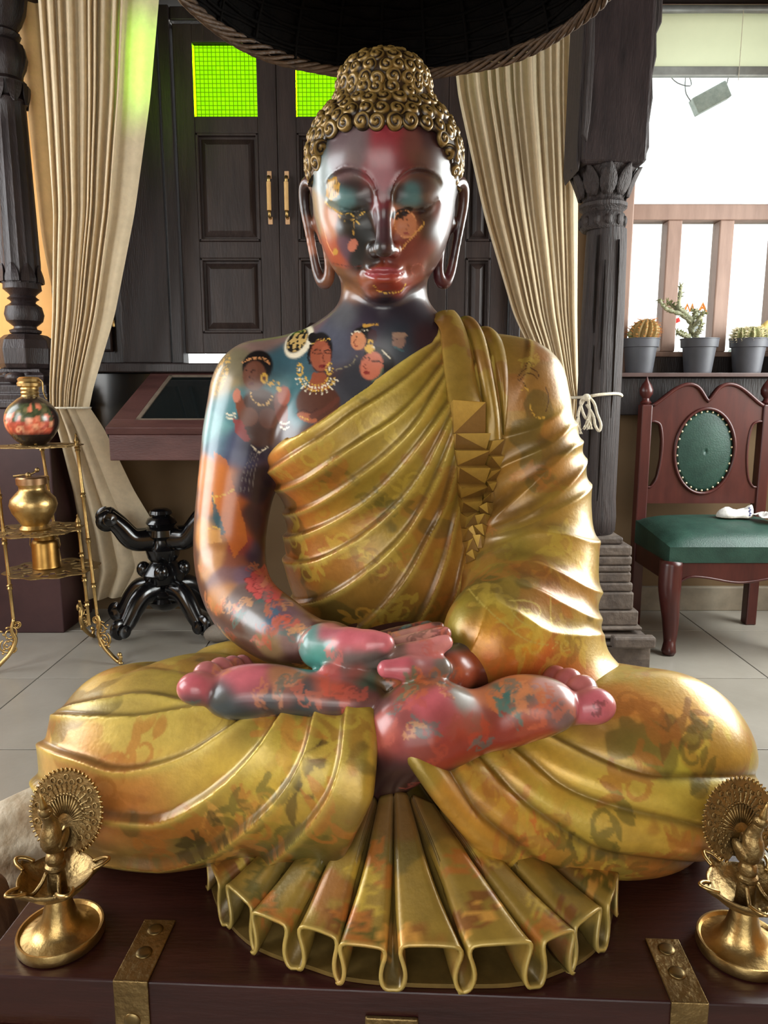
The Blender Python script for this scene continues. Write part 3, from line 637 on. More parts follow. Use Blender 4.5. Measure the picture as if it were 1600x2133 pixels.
# ---- body (head, neck, chest, arm, hands, feet): one skin
V, Q = surface_nets(body_sdf, (-.5, .85, .45), (.5, 1.65, 1.85), .0031)
BS = [(-.009, 1.334, 1.287, .039, 46, 38, 48), (-.07, 1.353, 1.285, .023, 92, 92, 96), (.043, 1.342, 1.288, .026, 44, 36, 44), (-.147, 1.417, 1.285, .031, 116, 92, 96), (-.087, 1.345, 1.254, .03, 84, 86, 100), (-.035, 1.33, 1.261, .026, 70, 60, 76), (.026, 1.328, 1.261, .03, 52, 60, 70), (.069, 1.337, 1.254, .022, 60, 40, 45), (-.218, 1.399, 1.254, .031, 140, 112, 104), (-.176, 1.351, 1.22, .026, 62, 96, 108), (-.166, 1.323, 1.142, .028, 70, 116, 124), (-.085, 1.285, 1.126, .025, 72, 72, 78), (-.034, 1.302, 1.168, .026, 60, 60, 66), (-.193, 1.323, 1.081, .019, 84, 66, 66), (-.283, 1.351, 1.203, .026, 120, 110, 84), (-.299, 1.346, 1.168, .021, 170, 140, 80), (-.293, 1.337, 1.133, .023, 74, 132, 142), (-.317, 1.346, 1.089, .023, 112, 168, 172), (-.307, 1.335, 1.054, .021, 84, 120, 140), (-.274, 1.328, 1.046, .025, 80, 82, 116), (-.248, 1.33, 1.055, .021, 44, 34, 48), (-.324, 1.336, 1.005, .021, 224, 140, 74), (-.293, 1.324, .993, .021, 206, 120, 52), (-.263, 1.327, .984, .02, 52, 44, 66), (-.238, 1.34, .982, .018, 42, 34, 40), (-.316, 1.321, .953, .02, 214, 130, 66), (-.284, 1.317, .949, .018, 196, 104, 44), (-.306, 1.31, .919, .014, 48, 84, 92), (-.324, 1.309, .897, .018, 222, 156, 88), (-.277, 1.311, .91, .018, 192, 92, 44), (-.255, 1.324, .921, .016, 60, 40, 50), (-.266, 1.301, .871, .016, 152, 62, 58), (-.309, 1.299, .88, .016, 176, 116, 64), (-.311, 1.283, .852, .018, 204, 146, 92), (-.27, 1.278, .854, .017, 150, 90, 70), (-.24, 1.304, .852, .016, 70, 60, 84), (-.281, 1.243, .831, .019, 136, 100, 98), (-.251, 1.242, .836, .017, 124, 100, 116), (-.285, 1.221, .811, .018, 196, 136, 84), (-.245, 1.188, .812, .02, 118, 98, 92), (-.219, 1.33, .818, .018, 96, 72, 86), (-.177, 1.227, .809, .017, 74, 60, 62), (-.165, 1.136, .806, .017, 120, 92, 104), (-.208, 1.135, .794, .016, 112, 104, 100), (-.181, 1.112, .785, .014, 74, 98, 120), (-.153, 1.099, .782, .017, 140, 110, 104), (-.184, 1.103, .764, .015, 150, 120, 84), (-.116, 1.042, .789, .016, 110, 152, 146), (-.092, 1.017, .772, .017, 80, 152, 142), (-.104, 1.028, .749, .013, 80, 140, 130), (-.079, 1.038, .801, .017, 196, 110, 120), (-.049, 1.005, .795, .017, 214, 110, 120), (-.021, .995, .797, .012, 222, 118, 126), (.003, .995, .794, .012, 226, 122, 130), (-.049, 1.001, .764, .018, 116, 108, 104), (-.014, 1, .768, .015, 110, 100, 96), (.029, 1.044, .789, .013, 186, 130, 116), (.058, 1.04, .792, .016, 204, 142, 126), (.086, 1.031, .796, .013, 222, 138, 134), (.049, 1.003, .784, .015, 196, 120, 116), (.081, 1.011, .788, .013, 222, 138, 134), (.021, 1.002, .778, .013, 140, 110, 100), (.02, .969, .769, .018, 206, 102, 112), (0, .968, .768, .012, 214, 110, 120), (.055, .978, .769, .014, 160, 96, 96), (-.077, .997, .751, .015, 204, 102, 98), (-.042, 1.001, .745, .014, 176, 90, 80), (-.028, .993, .739, .014, 84, 104, 86), (.014, 1.002, .73, .018, 110, 84, 56), (.047, .959, .748, .018, 140, 84, 50), (.09, .989, .75, .019, 116, 104, 94), (.132, 1.046, .75, .02, 172, 82, 52), (.111, 1.066, .766, .016, 104, 104, 104), (.151, 1.086, .762, .018, 108, 84, 76), (.156, 1.061, .733, .015, 120, 60, 44), (-.275, .978, .738, .017, 206, 102, 112), (-.276, .974, .72, .012, 96, 78, 80), (-.26, 1.006, .745, .016, 190, 112, 112), (-.248, 1.044, .74, .016, 188, 112, 110), (-.233, 1.059, .738, .016, 186, 108, 108), (-.223, 1.08, .733, .017, 180, 106, 106), (-.204, .987, .746, .021, 214, 112, 122), (-.226, .97, .722, .018, 74, 82, 84), (-.184, .97, .733, .019, 186, 100, 108), (-.163, .965, .721, .015, 70, 78, 80), (-.145, .986, .746, .017, 188, 130, 96), (-.136, .967, .73, .016, 150, 100, 92), (-.108, .96, .726, .018, 80, 86, 86), (-.081, .964, .735, .018, 192, 98, 78), (-.054, .963, .732, .016, 170, 84, 70), (-.031, .962, .725, .016, 120, 78, 74), (-.074, .953, .72, .013, 62, 62, 64), (-.122, .961, .711, .02, 48, 56, 60), (-.191, .965, .712, .02, 56, 66, 68), (.059, .93, .736, .021, 208, 104, 112), (.032, .916, .715, .019, 150, 78, 74), (.078, .914, .715, .021, 170, 82, 82), (.114, .953, .729, .016, 132, 122, 112), (.147, .972, .725, .015, 204, 124, 88), (.168, .973, .73, .014, 70, 118, 108), (.19, .983, .738, .015, 196, 116, 72), (.133, .937, .705, .019, 150, 84, 72), (.097, .91, .686, .022, 160, 62, 46), (.147, .936, .677, .023, 158, 64, 48), (.2, .96, .726, .016, 120, 110, 98), (.202, .948, .706, .017, 190, 100, 72), (.231, .966, .731, .016, 204, 150, 140), (.235, .951, .712, .017, 150, 110, 104), (.208, .946, .69, .019, 172, 78, 54), (.253, .953, .708, .015, 130, 102, 100), (.26, .971, .725, .012, 196, 140, 130), (.304, .977, .711, .018, 212, 110, 120), (.292, 1.011, .721, .017, 192, 110, 106), (.281, 1.041, .721, .018, 188, 104, 100), (.266, 1.058, .72, .018, 178, 94, 90), (.252, 1.081, .714, .018, 170, 96, 88), (.016, .906, .678, .019, 150, 70, 66), (0, .92, .692, .017, 190, 96, 86), (.02, .908, .649, .022, 64, 38, 38), (.051, .9, .681, .019, 150, 64, 48), (-.007, .924, .626, .02, 56, 34, 34)]
FS = [(0, 1.244, 1.527, .026, 142, 46, 56), (.008, 1.244, 1.549, .02, 150, 52, 60), (-.016, 1.248, 1.506, .017, 128, 48, 56), (-.047, 1.253, 1.537, .023, 108, 92, 94), (-.079, 1.274, 1.554, .021, 98, 78, 82), (-.111, 1.307, 1.523, .021, 132, 146, 146), (-.106, 1.302, 1.552, .018, 112, 126, 128), (-.063, 1.261, 1.517, .017, 112, 84, 88), (.039, 1.25, 1.543, .02, 112, 66, 58), (.063, 1.261, 1.525, .024, 74, 46, 42), (.088, 1.283, 1.561, .022, 58, 34, 34), (.106, 1.301, 1.513, .023, 94, 84, 74), (.031, 1.25, 1.514, .016, 116, 50, 50), (-.052, 1.269, 1.493, .016, 50, 32, 28), (-.028, 1.261, 1.48, .013, 70, 36, 34), (-.064, 1.27, 1.473, .016, 92, 128, 128), (-.089, 1.287, 1.475, .011, 120, 130, 120), (-.036, 1.264, 1.469, .01, 70, 70, 70), (-.118, 1.336, 1.468, .019, 150, 130, 100), (.048, 1.265, 1.475, .016, 84, 118, 118), (.024, 1.26, 1.48, .011, 62, 40, 38), (.076, 1.276, 1.48, .014, 90, 66, 56), (-.008, 1.255, 1.463, .011, 110, 44, 50), (-.004, 1.252, 1.436, .011, 80, 46, 52), (-.004, 1.247, 1.409, .011, 72, 44, 48), (-.016, 1.252, 1.395, .011, 54, 52, 52), (.012, 1.246, 1.39, .01, 74, 46, 44), (-.098, 1.312, 1.442, .018, 192, 128, 90), (-.122, 1.416, 1.435, .018, 178, 120, 96), (-.065, 1.285, 1.432, .015, 26, 26, 24), (-.049, 1.279, 1.446, .015, 30, 28, 26), (-.045, 1.283, 1.416, .015, 34, 32, 28), (-.093, 1.329, 1.402, .02, 176, 84, 58), (-.066, 1.298, 1.402, .013, 102, 72, 84), (-.045, 1.295, 1.387, .012, 36, 34, 32), (-.099, 1.404, 1.386, .02, 142, 92, 66), (-.074, 1.362, 1.358, .017, 124, 86, 58), (-.052, 1.353, 1.341, .019, 128, 82, 54), (.041, 1.278, 1.434, .019, 184, 108, 72), (.065, 1.285, 1.448, .015, 40, 26, 26), (.078, 1.295, 1.426, .02, 62, 38, 32), (.1, 1.31, 1.453, .017, 110, 52, 44), (.041, 1.288, 1.402, .018, 132, 62, 48), (.071, 1.304, 1.397, .018, 120, 58, 46), (.02, 1.281, 1.381, .013, 130, 62, 54), (.059, 1.32, 1.367, .019, 152, 84, 68), (.085, 1.336, 1.382, .017, 96, 60, 46), (0, 1.289, 1.339, .017, 154, 72, 48), (-.025, 1.316, 1.33, .017, 150, 80, 52), (.034, 1.319, 1.335, .017, 150, 66, 50), (-.025, 1.291, 1.379, .01, 52, 40, 38), (-.138, 1.415, 1.503, .016, 46, 30, 28), (-.135, 1.417, 1.453, .016, 110, 64, 44), (-.12, 1.424, 1.385, .016, 70, 40, 34), (.129, 1.367, 1.491, .016, 44, 28, 28), (.127, 1.423, 1.437, .016, 60, 32, 34), (.108, 1.408, 1.373, .016, 84, 40, 44)]
C = blend_spots(V, BS + FS, 3, warp=.011, sharp=2.6, base=(84, 52, 46))
C *= (.74 + .24 * fbm(V * 60, 9, 3))[:, None]
# faint painted scrolls on arm and feet, lips, the gold lines on the face
GOLD, GOLD2, CREAM, BLACK = (214, 170, 72), (186, 140, 60), (232, 222, 196), (24, 20, 20)
X_, W_, U_ = hl(V.astype(F4)); onface = (W_ > .05) & (U_ > -.16) & (U_ < .14)
lipm = smooth(.036 - np.abs(X_), 0, .006) * smooth(.0125 - .009 * (np.abs(X_) / .036) ** 2 - np.abs(U_ + .0990), 0, .003) * (W_ > .09)
C = over(C, lipm * .85, (150, 66, 74))
brow = smooth(.0022 - np.abs(line2(np.abs(X_), U_ - F4(.008), BROW)[0]), 0, .0014) * onface
C = over(C, brow * .5, (40, 22, 22))
P_ = Paint(V, C, ((-.0651, 1.2852, 1.4477), ((1195.2, -29.1), (-145.9, -1386.2)), (720, 450)), .10)
P_.poly([(682, 372), (700, 366), (708, 384), (706, 408), (690, 418), (678, 404)], GOLD2); 
for k in range(5): P_.line([(682 + 5 * k, 374 - k), (686 + 4.5 * k, 408)], .5, (60, 40, 20))
P_.line([(676, 416), (686, 428), (700, 438), (716, 446), (730, 444), (742, 452), (758, 440)], 1.0, GOLD); P_.line([(700, 440), (712, 456), (724, 462), (736, 456), (748, 466)], .8, GOLD, dots=9)
P_.line([(734, 452), (738, 470), (736, 490)], .8, GOLD2); P_.ell(697, 524, 6, 6, GOLD2); P_.line([(672, 470), (680, 505), (692, 528)], .6, (220, 150, 100)); P_.ell(735, 512, 9, 14, (190, 112, 88), .4); P_.line([(690, 545), (730, 556), (765, 552)], .7, (90, 44, 40))
P_ = Paint(V, C, ((.0446, 1.2788, 1.4308), ((1220.9, 15.2), (68.3, -1344.5)), (855, 470)), .09)
P_.ell(845, 466, 23, 29, (186, 116, 78), -.25); P_.ell(836, 444, 26, 9, (36, 24, 24), -.4); P_.ring(845, 466, 23, 29, .6, (214, 146, 96), rot=-.25); P_.line([(836, 458), (844, 455), (852, 459)], .7, (92, 46, 36)); P_.ell(846, 459, 2.4, 1.6, (40, 24, 22)); P_.line([(848, 462), (852, 474), (846, 477)], .6, (130, 70, 48)); P_.ell(846, 485, 5, 2.4, (150, 66, 56))
P_.line([(880, 452), (884, 466), (874, 478), (858, 492), (846, 506), (826, 524)], 1.1, GOLD2, dots=14); P_.line([(878, 470), (862, 490), (834, 522)], .8, (214, 150, 90)); P_.ring(872, 558, 14, 12, .7, (170, 96, 80))
P_ = Paint(V, C, ((.0083, 1.2928, 1.3375), ((1194.7, 7.7), (62.8, -1388.6)), (810, 592)), .08)
P_.poly([(780, 574), (838, 566), (834, 600), (786, 604)], (150, 60, 46), .8); P_.line([(780, 592), (790, 604), (812, 608), (836, 604), (846, 588)], 1.3, GOLD, dots=16); P_.line([(842, 566), (838, 578), (826, 586)], .8, (200, 130, 110))
# five courtly women painted across the chest and shoulder
P_ = Paint(V, C, ((-.1147, 1.3295, 1.2022), ((1128.5, 25.9), (-10.0, -1153.3)), (668, 760)), .17); sk = (142, 74, 50)
P_.ell(662, 838, 46, 40, (84, 50, 38)); P_.ell(667, 726, 26, 36, BLACK); P_.poly([(652, 775), (678, 775), (684, 812), (640, 812)], sk); P_.ell(668, 740, 22, 34, (152, 82, 58)); P_.ell(678, 744, 11, 24, (168, 96, 70), a=.6); P_.line([(646, 716), (664, 708), (686, 706)], 2.2, GOLD, dots=12)
P_.ell(621, 708, 27, 41, CREAM, .5); P_.ell(617, 706, 20, 31, (30, 28, 26), .5); P_.ell(617, 706, 19, 29, (196, 164, 100), .5, tex=.22); P_.ell(650, 702, 10, 12, BLACK); P_.line([(646, 718), (642, 744), (646, 758)], 2, BLACK)
P_.line([(652, 731), (660, 727), (670, 731)], .9, BLACK); P_.line([(676, 731), (683, 728), (688, 731)], .9, BLACK); P_.line([(652, 735), (661, 737), (669, 735)], .8, (60, 30, 26)); P_.line([(677, 735), (683, 736), (688, 734)], .8, (60, 30, 26)); P_.line([(674, 733), (673, 748), (677, 753), (670, 755)], .8, (100, 46, 36)); P_.ell(672, 763, 8, 3.6, (120, 42, 38)); P_.line([(664, 763), (680, 763)], .5, (60, 20, 20)); P_.ring(668, 741, 22, 34, .5, (70, 36, 30))
for (a, b_) in ((624, 770), (686, 768)): P_.ring(a, b_, 6, 11, 1.5, GOLD, dots=11); P_.ell(a, b_, 2.5, 4, CREAM)
for k, (rr, w_) in enumerate(((24, 1.4), (30, 1.6), (37, 1.8))): P_.ring(660, 782, rr, rr * .85, w_, CREAM if k % 2 else GOLD, .1, 3.0, dots=22 + 4 * k)
for k in range(11): P_.line([(660 + 37 * math.cos(.25 + .27 * k), 782 + 31 * math.sin(.25 + .27 * k)), (660 + 45 * math.cos(.25 + .27 * k), 782 + 40 * math.sin(.25 + .27 * k))], .9, CREAM)
P_.ell(640, 868, 22, 9, (160, 90, 60), .3); P_.line([(618, 860), (632, 852), (648, 858), (660, 850)], 1, (70, 36, 30)); P_.line([(626, 866), (642, 872), (656, 864)], 1.3, GOLD, dots=6); P_.line([(704, 830), (680, 850), (650, 866)], 5, (96, 54, 42))
P_ = Paint(V, C, ((-.0301, 1.3213, 1.2272), ((1156.5, 1.1), (-10.4, -1174.3)), (765, 730)), .15)
P_.ell(790, 748, 34, 24, BLACK, .5); P_.ell(774, 762, 23, 30, (196, 112, 86), .35); P_.ell(770, 726, 10, 9, GOLD); P_.line([(776, 722), (794, 730), (812, 746)], 1.6, CREAM, dots=9); P_.line([(758, 750), (764, 744), (770, 747)], .9, BLACK); P_.line([(776, 752), (788, 752), (798, 757)], .9, BLACK); P_.line([(768, 750), (758, 764), (764, 768)], .8, (120, 56, 44)); P_.ell(764, 776, 7, 2.8, (140, 50, 44)); P_.line([(796, 768), (790, 786), (776, 794)], 2.5, (96, 120, 90), .6)
P_.ell(757, 699, 25, 20, BLACK, -.1); P_.ell(746, 710, 16, 19, (200, 132, 92)); P_.ell(776, 700, 10, 14, (60, 34, 40)); P_.line([(732, 694), (746, 690), (764, 688)], 1.4, CREAM, dots=8); P_.line([(758, 678), (784, 676)], 3, GOLD2, dots=7); P_.line([(738, 704), (744, 702)], .8, BLACK); P_.line([(741, 706), (736, 714), (741, 716)], .7, (120, 60, 44)); P_.ell(743, 721, 4, 1.8, (140, 56, 46)); P_.ring(772, 716, 5, 7, 1.2, GOLD)
P_.ell(830, 710, 14, 16, (138, 106, 92)); P_.ell(832, 697, 16, 6, (150, 120, 100)); P_.line([(818, 708), (828, 706)], .7, BLACK); P_.line([(822, 722), (838, 730)], 2.2, (60, 90, 96)); P_.line([(700, 770), (730, 760), (744, 742)], 1.2, (150, 140, 110), .7)
P_ = Paint(V, C, ((-.2394, 1.3263, 1.1679), ((1142.1, 6.8), (-0.4, -1161.9)), (525, 800)), .20)
P_.ell(540, 872, 48, 62, (74, 46, 36)); P_.ell(500, 850, 10, 40, (120, 66, 46), -.25); P_.ell(516, 868, 19, 20, (112, 70, 52)); P_.ell(556, 872, 20, 22, (100, 62, 48)); P_.ell(584, 852, 14, 38, (120, 70, 60), -.15); P_.ell(590, 824, 14, 20, (170, 96, 80)); P_.ell(535, 762, 32, 34, BLACK, .1); P_.ell(529, 782, 24, 31, (104, 64, 48)); P_.ell(524, 774, 12, 20, (116, 74, 60), a=.6)
P_.line([(504, 754), (522, 746), (546, 746), (558, 756)], 2.4, (200, 140, 90), dots=13); P_.ring(550, 788, 5, 9, 1.6, GOLD); P_.line([(512, 772), (522, 769), (530, 772)], .8, BLACK); P_.line([(524, 772), (520, 786), (526, 789)], .7, (56, 30, 26)); P_.ell(524, 799, 6, 2.4, (90, 40, 36)); P_.ring(545, 810, 24, 34, 1.6, (216, 176, 110), .3, 3.0, dots=26); P_.line([(562, 800), (576, 796), (580, 812)], 4, GOLD, dots=7)
for (a, b_) in ((478, 862), (478, 870), (592, 880), (592, 890)): P_.line([(a - 10, b_), (a, b_ + 3), (a + 10, b_ - 1)], 1.6, CREAM)
P_.ell(492, 824, 9, 14, (190, 120, 100), .2); P_.poly([(482, 872), (500, 874), (516, 916), (506, 924), (486, 900)], (150, 56, 52), .85); P_.line([(520, 930), (532, 944), (552, 934)], 1.2, CREAM)
for k in range(4): P_.line([(534 - 5 * k, 945), (522 - 7 * k, 985), (516 - 8 * k, 1030)], .6, (130, 124, 120), .7)
P_.ell(452, 780, 18, 46, (196, 156, 76), .35, tex=.35, a=.8)
P_ = Paint(V, C, ((-.3, 1.3149, .9405), ((1100.1, 15.4), (16.7, -1153.0)), (462, 1060)), .14)
P_.poly([(446, 940), (474, 956), (486, 1010), (506, 1090), (512, 1130), (490, 1160), (470, 1120), (450, 1040)], (200, 112, 48), .75); P_.poly([(440, 1020), (452, 1060), (470, 1110), (462, 1116), (444, 1080)], (44, 82, 92), .85); P_.line([(442, 1034), (458, 1034), (476, 1026), (486, 1020)], 2.0, GOLD, dots=9); P_.line([(446, 1036), (446, 1048)], 1.2, GOLD); P_.line([(428, 1104), (446, 1098), (458, 1102)], 1.2, GOLD, dots=7); P_.poly([(428, 1106), (458, 1102), (462, 1128), (432, 1132)], (206, 150, 84), .8)
P_ = Paint(V, C, ((-.2096, 1.1956, .8222), ((1312.5, 1116.5), (-162.0, -2988.7)), (545, 1225)), .13)
for k in range(9):
    a = k * .7; P_.ell(548 + 26 * math.cos(a), 1222 + 22 * math.sin(a), 17, 11, (196, 84, 82), a); P_.ring(548 + 26 * math.cos(a), 1222 + 22 * math.sin(a), 17, 11, .4, (120, 44, 48), rot=a)
for k in range(6): P_.ell(548 + 11 * math.cos(k), 1220 + 9 * math.sin(k), 11, 8, (210, 100, 94), k); P_.ring(548 + 11 * math.cos(k), 1220 + 9 * math.sin(k), 11, 8, .4, (130, 50, 52), rot=k)
P_.ell(548, 1220, 6, 5, (226, 140, 110)); P_.line([(520, 1185), (514, 1178), (524, 1170), (536, 1176)], 1, (170, 80, 80)); P_.poly([(556, 1262), (576, 1278), (566, 1296), (552, 1284)], (70, 104, 124), .8); P_.poly([(570, 1290), (590, 1300), (586, 1316), (566, 1306)], (190, 84, 60), .8)
def flourish(V, C, o, size, rgb, seed, alpha=.8, view=None, N=None):
    """A painted acanthus spray: curling stem with leaves, laid in the tangent plane at o."""
    r = random.Random(seed); d = V - np.array(o); m = np.nonzero((d ** 2).sum(1) < (size * 1.3) ** 2)[0]
    if not len(m): return
    n = N[m].mean(0); n /= np.linalg.norm(n) + 1e-9; u = np.cross(n, (.3 * r.uniform(-1, 1), .2, 1)); u /= np.linalg.norm(u); w = np.cross(n, u)
    a0 = r.uniform(0, 6.28); U2 = (d[m] @ u) / size; V2 = (d[m] @ w) / size; ca_, sa_ = math.cos(a0), math.sin(a0); x = U2 * ca_ + V2 * sa_; y = -U2 * sa_ + V2 * ca_
    k = np.zeros(len(m)); h = r.choice((-1, 1))
    t = np.linspace(0, 1, 16); th = h * (t * 4.6); rad = .75 * (1 - .8 * t); sx_ = np.concatenate([[-.9, -.55], -.05 + rad * -np.cos(th) * .55 + .0]); sy_ = np.concatenate([[-.5 * h, -.35 * h], rad * np.sin(th) * .55])
    L_, T_ = line2(x.astype(F4), y.astype(F4), list(zip(sx_, sy_))); k = np.maximum(k, smooth(.075 - .045 * T_ - L_, -.012, .012))
    for j in range(7):
        b = r.uniform(-.2, .9); cx2, cy2 = -.75 + 1.3 * j / 6, h * (.25 * math.sin(j * 1.1) - .2); an = r.uniform(-1.2, 1.2); l_, q_ = r.uniform(.24, .42), r.uniform(.09, .17)
        xx = (x - cx2) * math.cos(an) + (y - cy2) * math.sin(an); yy = -(x - cx2) * math.sin(an) + (y - cy2) * math.cos(an); bend = yy - .5 * xx * xx
        k = np.maximum(k, smooth(1 - np.abs(bend) / (q_ * np.clip(1 - (xx / l_) ** 2, .001, 1)), -.1, .25) * (np.abs(xx) < l_))
    C[m] = over(C[m], k * alpha, rgb)
N = vert_normals(V, Q)
for k, (o, c) in enumerate(zip([(.158, .978, .729), (.176, .955, .718), (.213, .976, .737), (.105, .924, .711), (.132, .929, .68), (.077, .903, .68), (.174, .942, .688), (.215, .948, .706), (.25, .957, .717), (-.075, .964, .735), (-.108, .959, .723), (-.041, .968, .734), (-.145, .98, .743), (.04, .956, .746), (.107, 1.019, .742), (.069, .979, .75), (-.154, 1.113, .793), (-.241, 1.163, .794), (-.185, 1.109, .778), (-.07, 1.005, .777), (.007, .915, .694), (.191, .97, .733)], [(206, 120, 70), (70, 120, 108), (204, 128, 84), (150, 70, 60), (176, 66, 44), (170, 70, 48), (150, 60, 44), (200, 100, 66), (190, 110, 90), (196, 90, 70), (180, 100, 80), (190, 92, 76), (190, 130, 100), (96, 110, 84), (176, 84, 52), (160, 90, 60), (200, 100, 80), (120, 100, 96), (176, 92, 66), (196, 110, 104), (180, 90, 80), (206, 130, 84)])):
    flourish(V, C, o, .030, c, k, .75, N=N)
r_ = random.Random(12); ok = np.nonzero((V[:, 1] < 1.33) & (V[:, 2] < .84) & (N[:, 1] < -.1) | (V[:, 0] < -.24) & (V[:, 2] < .84) & (N[:, 1] < .2))[0]
for k in range(150):
    i = ok[r_.randrange(len(ok))]; flourish(V, C, V[i], r_.uniform(.016, .028), r_.choice([(198, 104, 62), (206, 130, 84), (64, 110, 104), (150, 62, 46), (212, 150, 96), (70, 48, 44), (190, 92, 80)]), 300 + k, .55, N=N)
M_skin = mat('painted_skin', (0, 0, 0), .34, attr='paint', var=.06, scale=90, coat=.5)
npmesh('body', V, Q, M_skin, st, C)
# ---- hair cap, top knot and curls
HAIRLINE = [(0, .1290), (.06, .1285), (.088, .120), (.105, .098), (.117, .066), (.126, .034), (.16, .02)]
capE = Ell(head_pt(0, -.032, .082), (.140, .160, .124), HR); knot = Grp([Ell(head_pt(0, -.028, .200), (.080, .080, .046), HR), Ell(head_pt(0, -.028, .216), (.071, .072, .040), HR)], .015)
def cap_sdf(p):
    x, w, u = hl(p); d = smin(capE(p), knot(p), F4(.022))
    g = np.interp(np.abs(x), [a for a, _ in HAIRLINE], [b for _, b in HAIRLINE]).astype(F4) - F4(.19) * np.clip((F4(-.01) - w) / F4(.05), 0, 1)
    return smax(d, (g - u) * F4(.8), F4(.008))
Vh, Qh = surface_nets(cap_sdf, (-.17, 1.2, 1.38), (.17, 1.62, 1.86), .0042)
M_hair = mat('hair_lacquer', (34, 22, 16), .35, rgb2=(64, 46, 28), scale=50, coat=.3)
hair = npmesh('hair', Vh, Qh, M_hair, st)
Nh = vert_normals(Vh, Qh); X_, W_, U_ = hl(Vh.astype(F4)); gl = np.interp(np.abs(X_), [a for a, _ in HAIRLINE], [b for _, b in HAIRLINE])
cand = []
def grow(mask, dist, rows):
    ids = np.nonzero(mask)[0]; order = ids[np.argsort(rows[ids] + .0015 * RNG.random(len(ids)))]; alive = np.ones(len(Vh), bool); out = []
    for i in order:
        if not alive[i]: continue
        out.append(i); alive[((Vh - Vh[i]) ** 2).sum(1) < dist * dist] = False
    return out
front = W_ > -.01
r1 = np.where(front, U_ - gl, U_ + .19 * np.clip((-.01 - W_) / .05, 0, 1) - gl)
sel = grow((r1 > .005) & (U_ < .196), .0222, np.round(r1 / .0192) * .0195 + np.abs(np.arctan2(X_, W_)) * .002); ksel = grow(U_ > .202, .0185, np.round(U_ / .018) * .019)
def curl_mesh():
    nr, na = 9, 26; V = []; Cc = []
    for i in range(nr + 1):
        r = i / nr
        for k in range(na):
            a = 2 * math.pi * k / na; ph = a + r * 8.5; rid = .5 + .5 * math.cos(ph); rr = .0158 * r * (1 + .03 * math.sin(3 * a))
            z = .0085 * math.sqrt(max(0, 1 - .93 * r * r)) + .0030 * rid * (r > .08) * (r < .97) + (.002 if r < .1 else 0) - .003
            V.append((rr * math.cos(a), rr * math.sin(a), z)); g = smooth(np.array(rid), .15, .5) * (r < .97)
            Cc.append(np.array(lin((36, 24, 14))) * (1 - g) + np.array(lin((132, 105, 54))) * g)
    Fc = [(i * na + k, (i + 1) * na + k, (i + 1) * na + (k + 1) % na, i * na + (k + 1) % na) for i in range(nr) for k in range(na)]
    return np.array(V), np.array(Fc), np.array(Cc)
cV, cF, cC = curl_mesh(); M_curl = mat('gilt_curl', (0, 0, 0), .38, .35, attr='paint', var=.15, scale=120, coat=.2)
def mat_at(i, s): 
    T = np.array(Vector(Nh[i]).to_track_quat('Z', 'Y').to_matrix().to_4x4()); sp = Matrix.Rotation(RNG.uniform(0, 6.28), 4, 'Z'); return np.array(Matrix.Translation(Vh[i] - Nh[i] * .001)) @ T @ np.array(sp) @ np.diag([s, s, s, 1])
c0 = None; backV, backF, backC = [], [], []; np_ = 0
for i in sorted(sel + ksel, key=lambda i: -W_[i]):
    s = RNG.uniform(.88, 1.0) * (.9 if U_[i] > .204 else 1.0); T = mat_at(i, s)
    if W_[i] > -.075 and np_ < 290:
        np_ += 1
        if c0 is None: c0 = npmesh('curl', cV, cF, M_curl, None, cC); o = c0
        else: o = c0.copy(); COL.objects.link(o)
        o.parent = hair; o.matrix_parent_inverse = Matrix.Identity(4); o.matrix_basis = Matrix(T.tolist())
    else:
        k = len(backV) * len(cV); backV.append(cV @ T[:3, :3].T + T[:3, 3]); backF.append(cF + k); backC.append(cC)
if backV: npmesh('back_curls', np.concatenate(backV), np.concatenate(backF), M_curl, hair, np.concatenate(backC))['kind'] = 'stuff'
# ---- robe paint shared by its pieces
def robe_paint(V, N, spots, seed, motifs, many=60):
    C = blend_spots(V, spots, seed, warp=.05, sharp=1.6, base=(150, 122, 48), bw=.02); C *= (.80 + .40 * fbm(V * np.array([26, 26, 26]), seed, 4))[:, None]
    patch = smooth(fbm(V * 13, seed + 4, 3), .60, .64); C = over(C, patch * .45, (150, 88, 40)); patch = smooth(fbm(V * 11, seed + 9, 3), .63, .66); C = over(C, patch * .6, (84, 74, 36))
    for k, (o, sz, c, a) in enumerate(motifs): flourish(V, C, o, sz * 1.15, c, seed * 100 + k, a * .8, N=N)
    r_ = random.Random(seed); vis = np.nonzero((N[:, 1] < .2) | (N[:, 2] > .5))[0]
    for k in range(many):
        i = vis[r_.randrange(len(vis))]; flourish(V, C, V[i], r_.uniform(.026, .055), r_.choice([(186, 156, 66), (172, 104, 46), (110, 80, 36), (84, 78, 36), (196, 140, 60), (150, 86, 40)]), seed * 1000 + k, .4, N=N)
    return np.clip(C * np.array([1.16, 1.22, 1.24]), 0, .9)
GO, OR, BR, GR, YE, DK = (150, 124, 46), (170, 104, 44), (122, 74, 36), (92, 84, 36), (186, 156, 62), (58, 44, 26)
M_robe = mat('painted_gilt', (0, 0, 0), .36, .22, attr='paint', var=.10, scale=70, coat=.25, bump=.06, bscale=160)
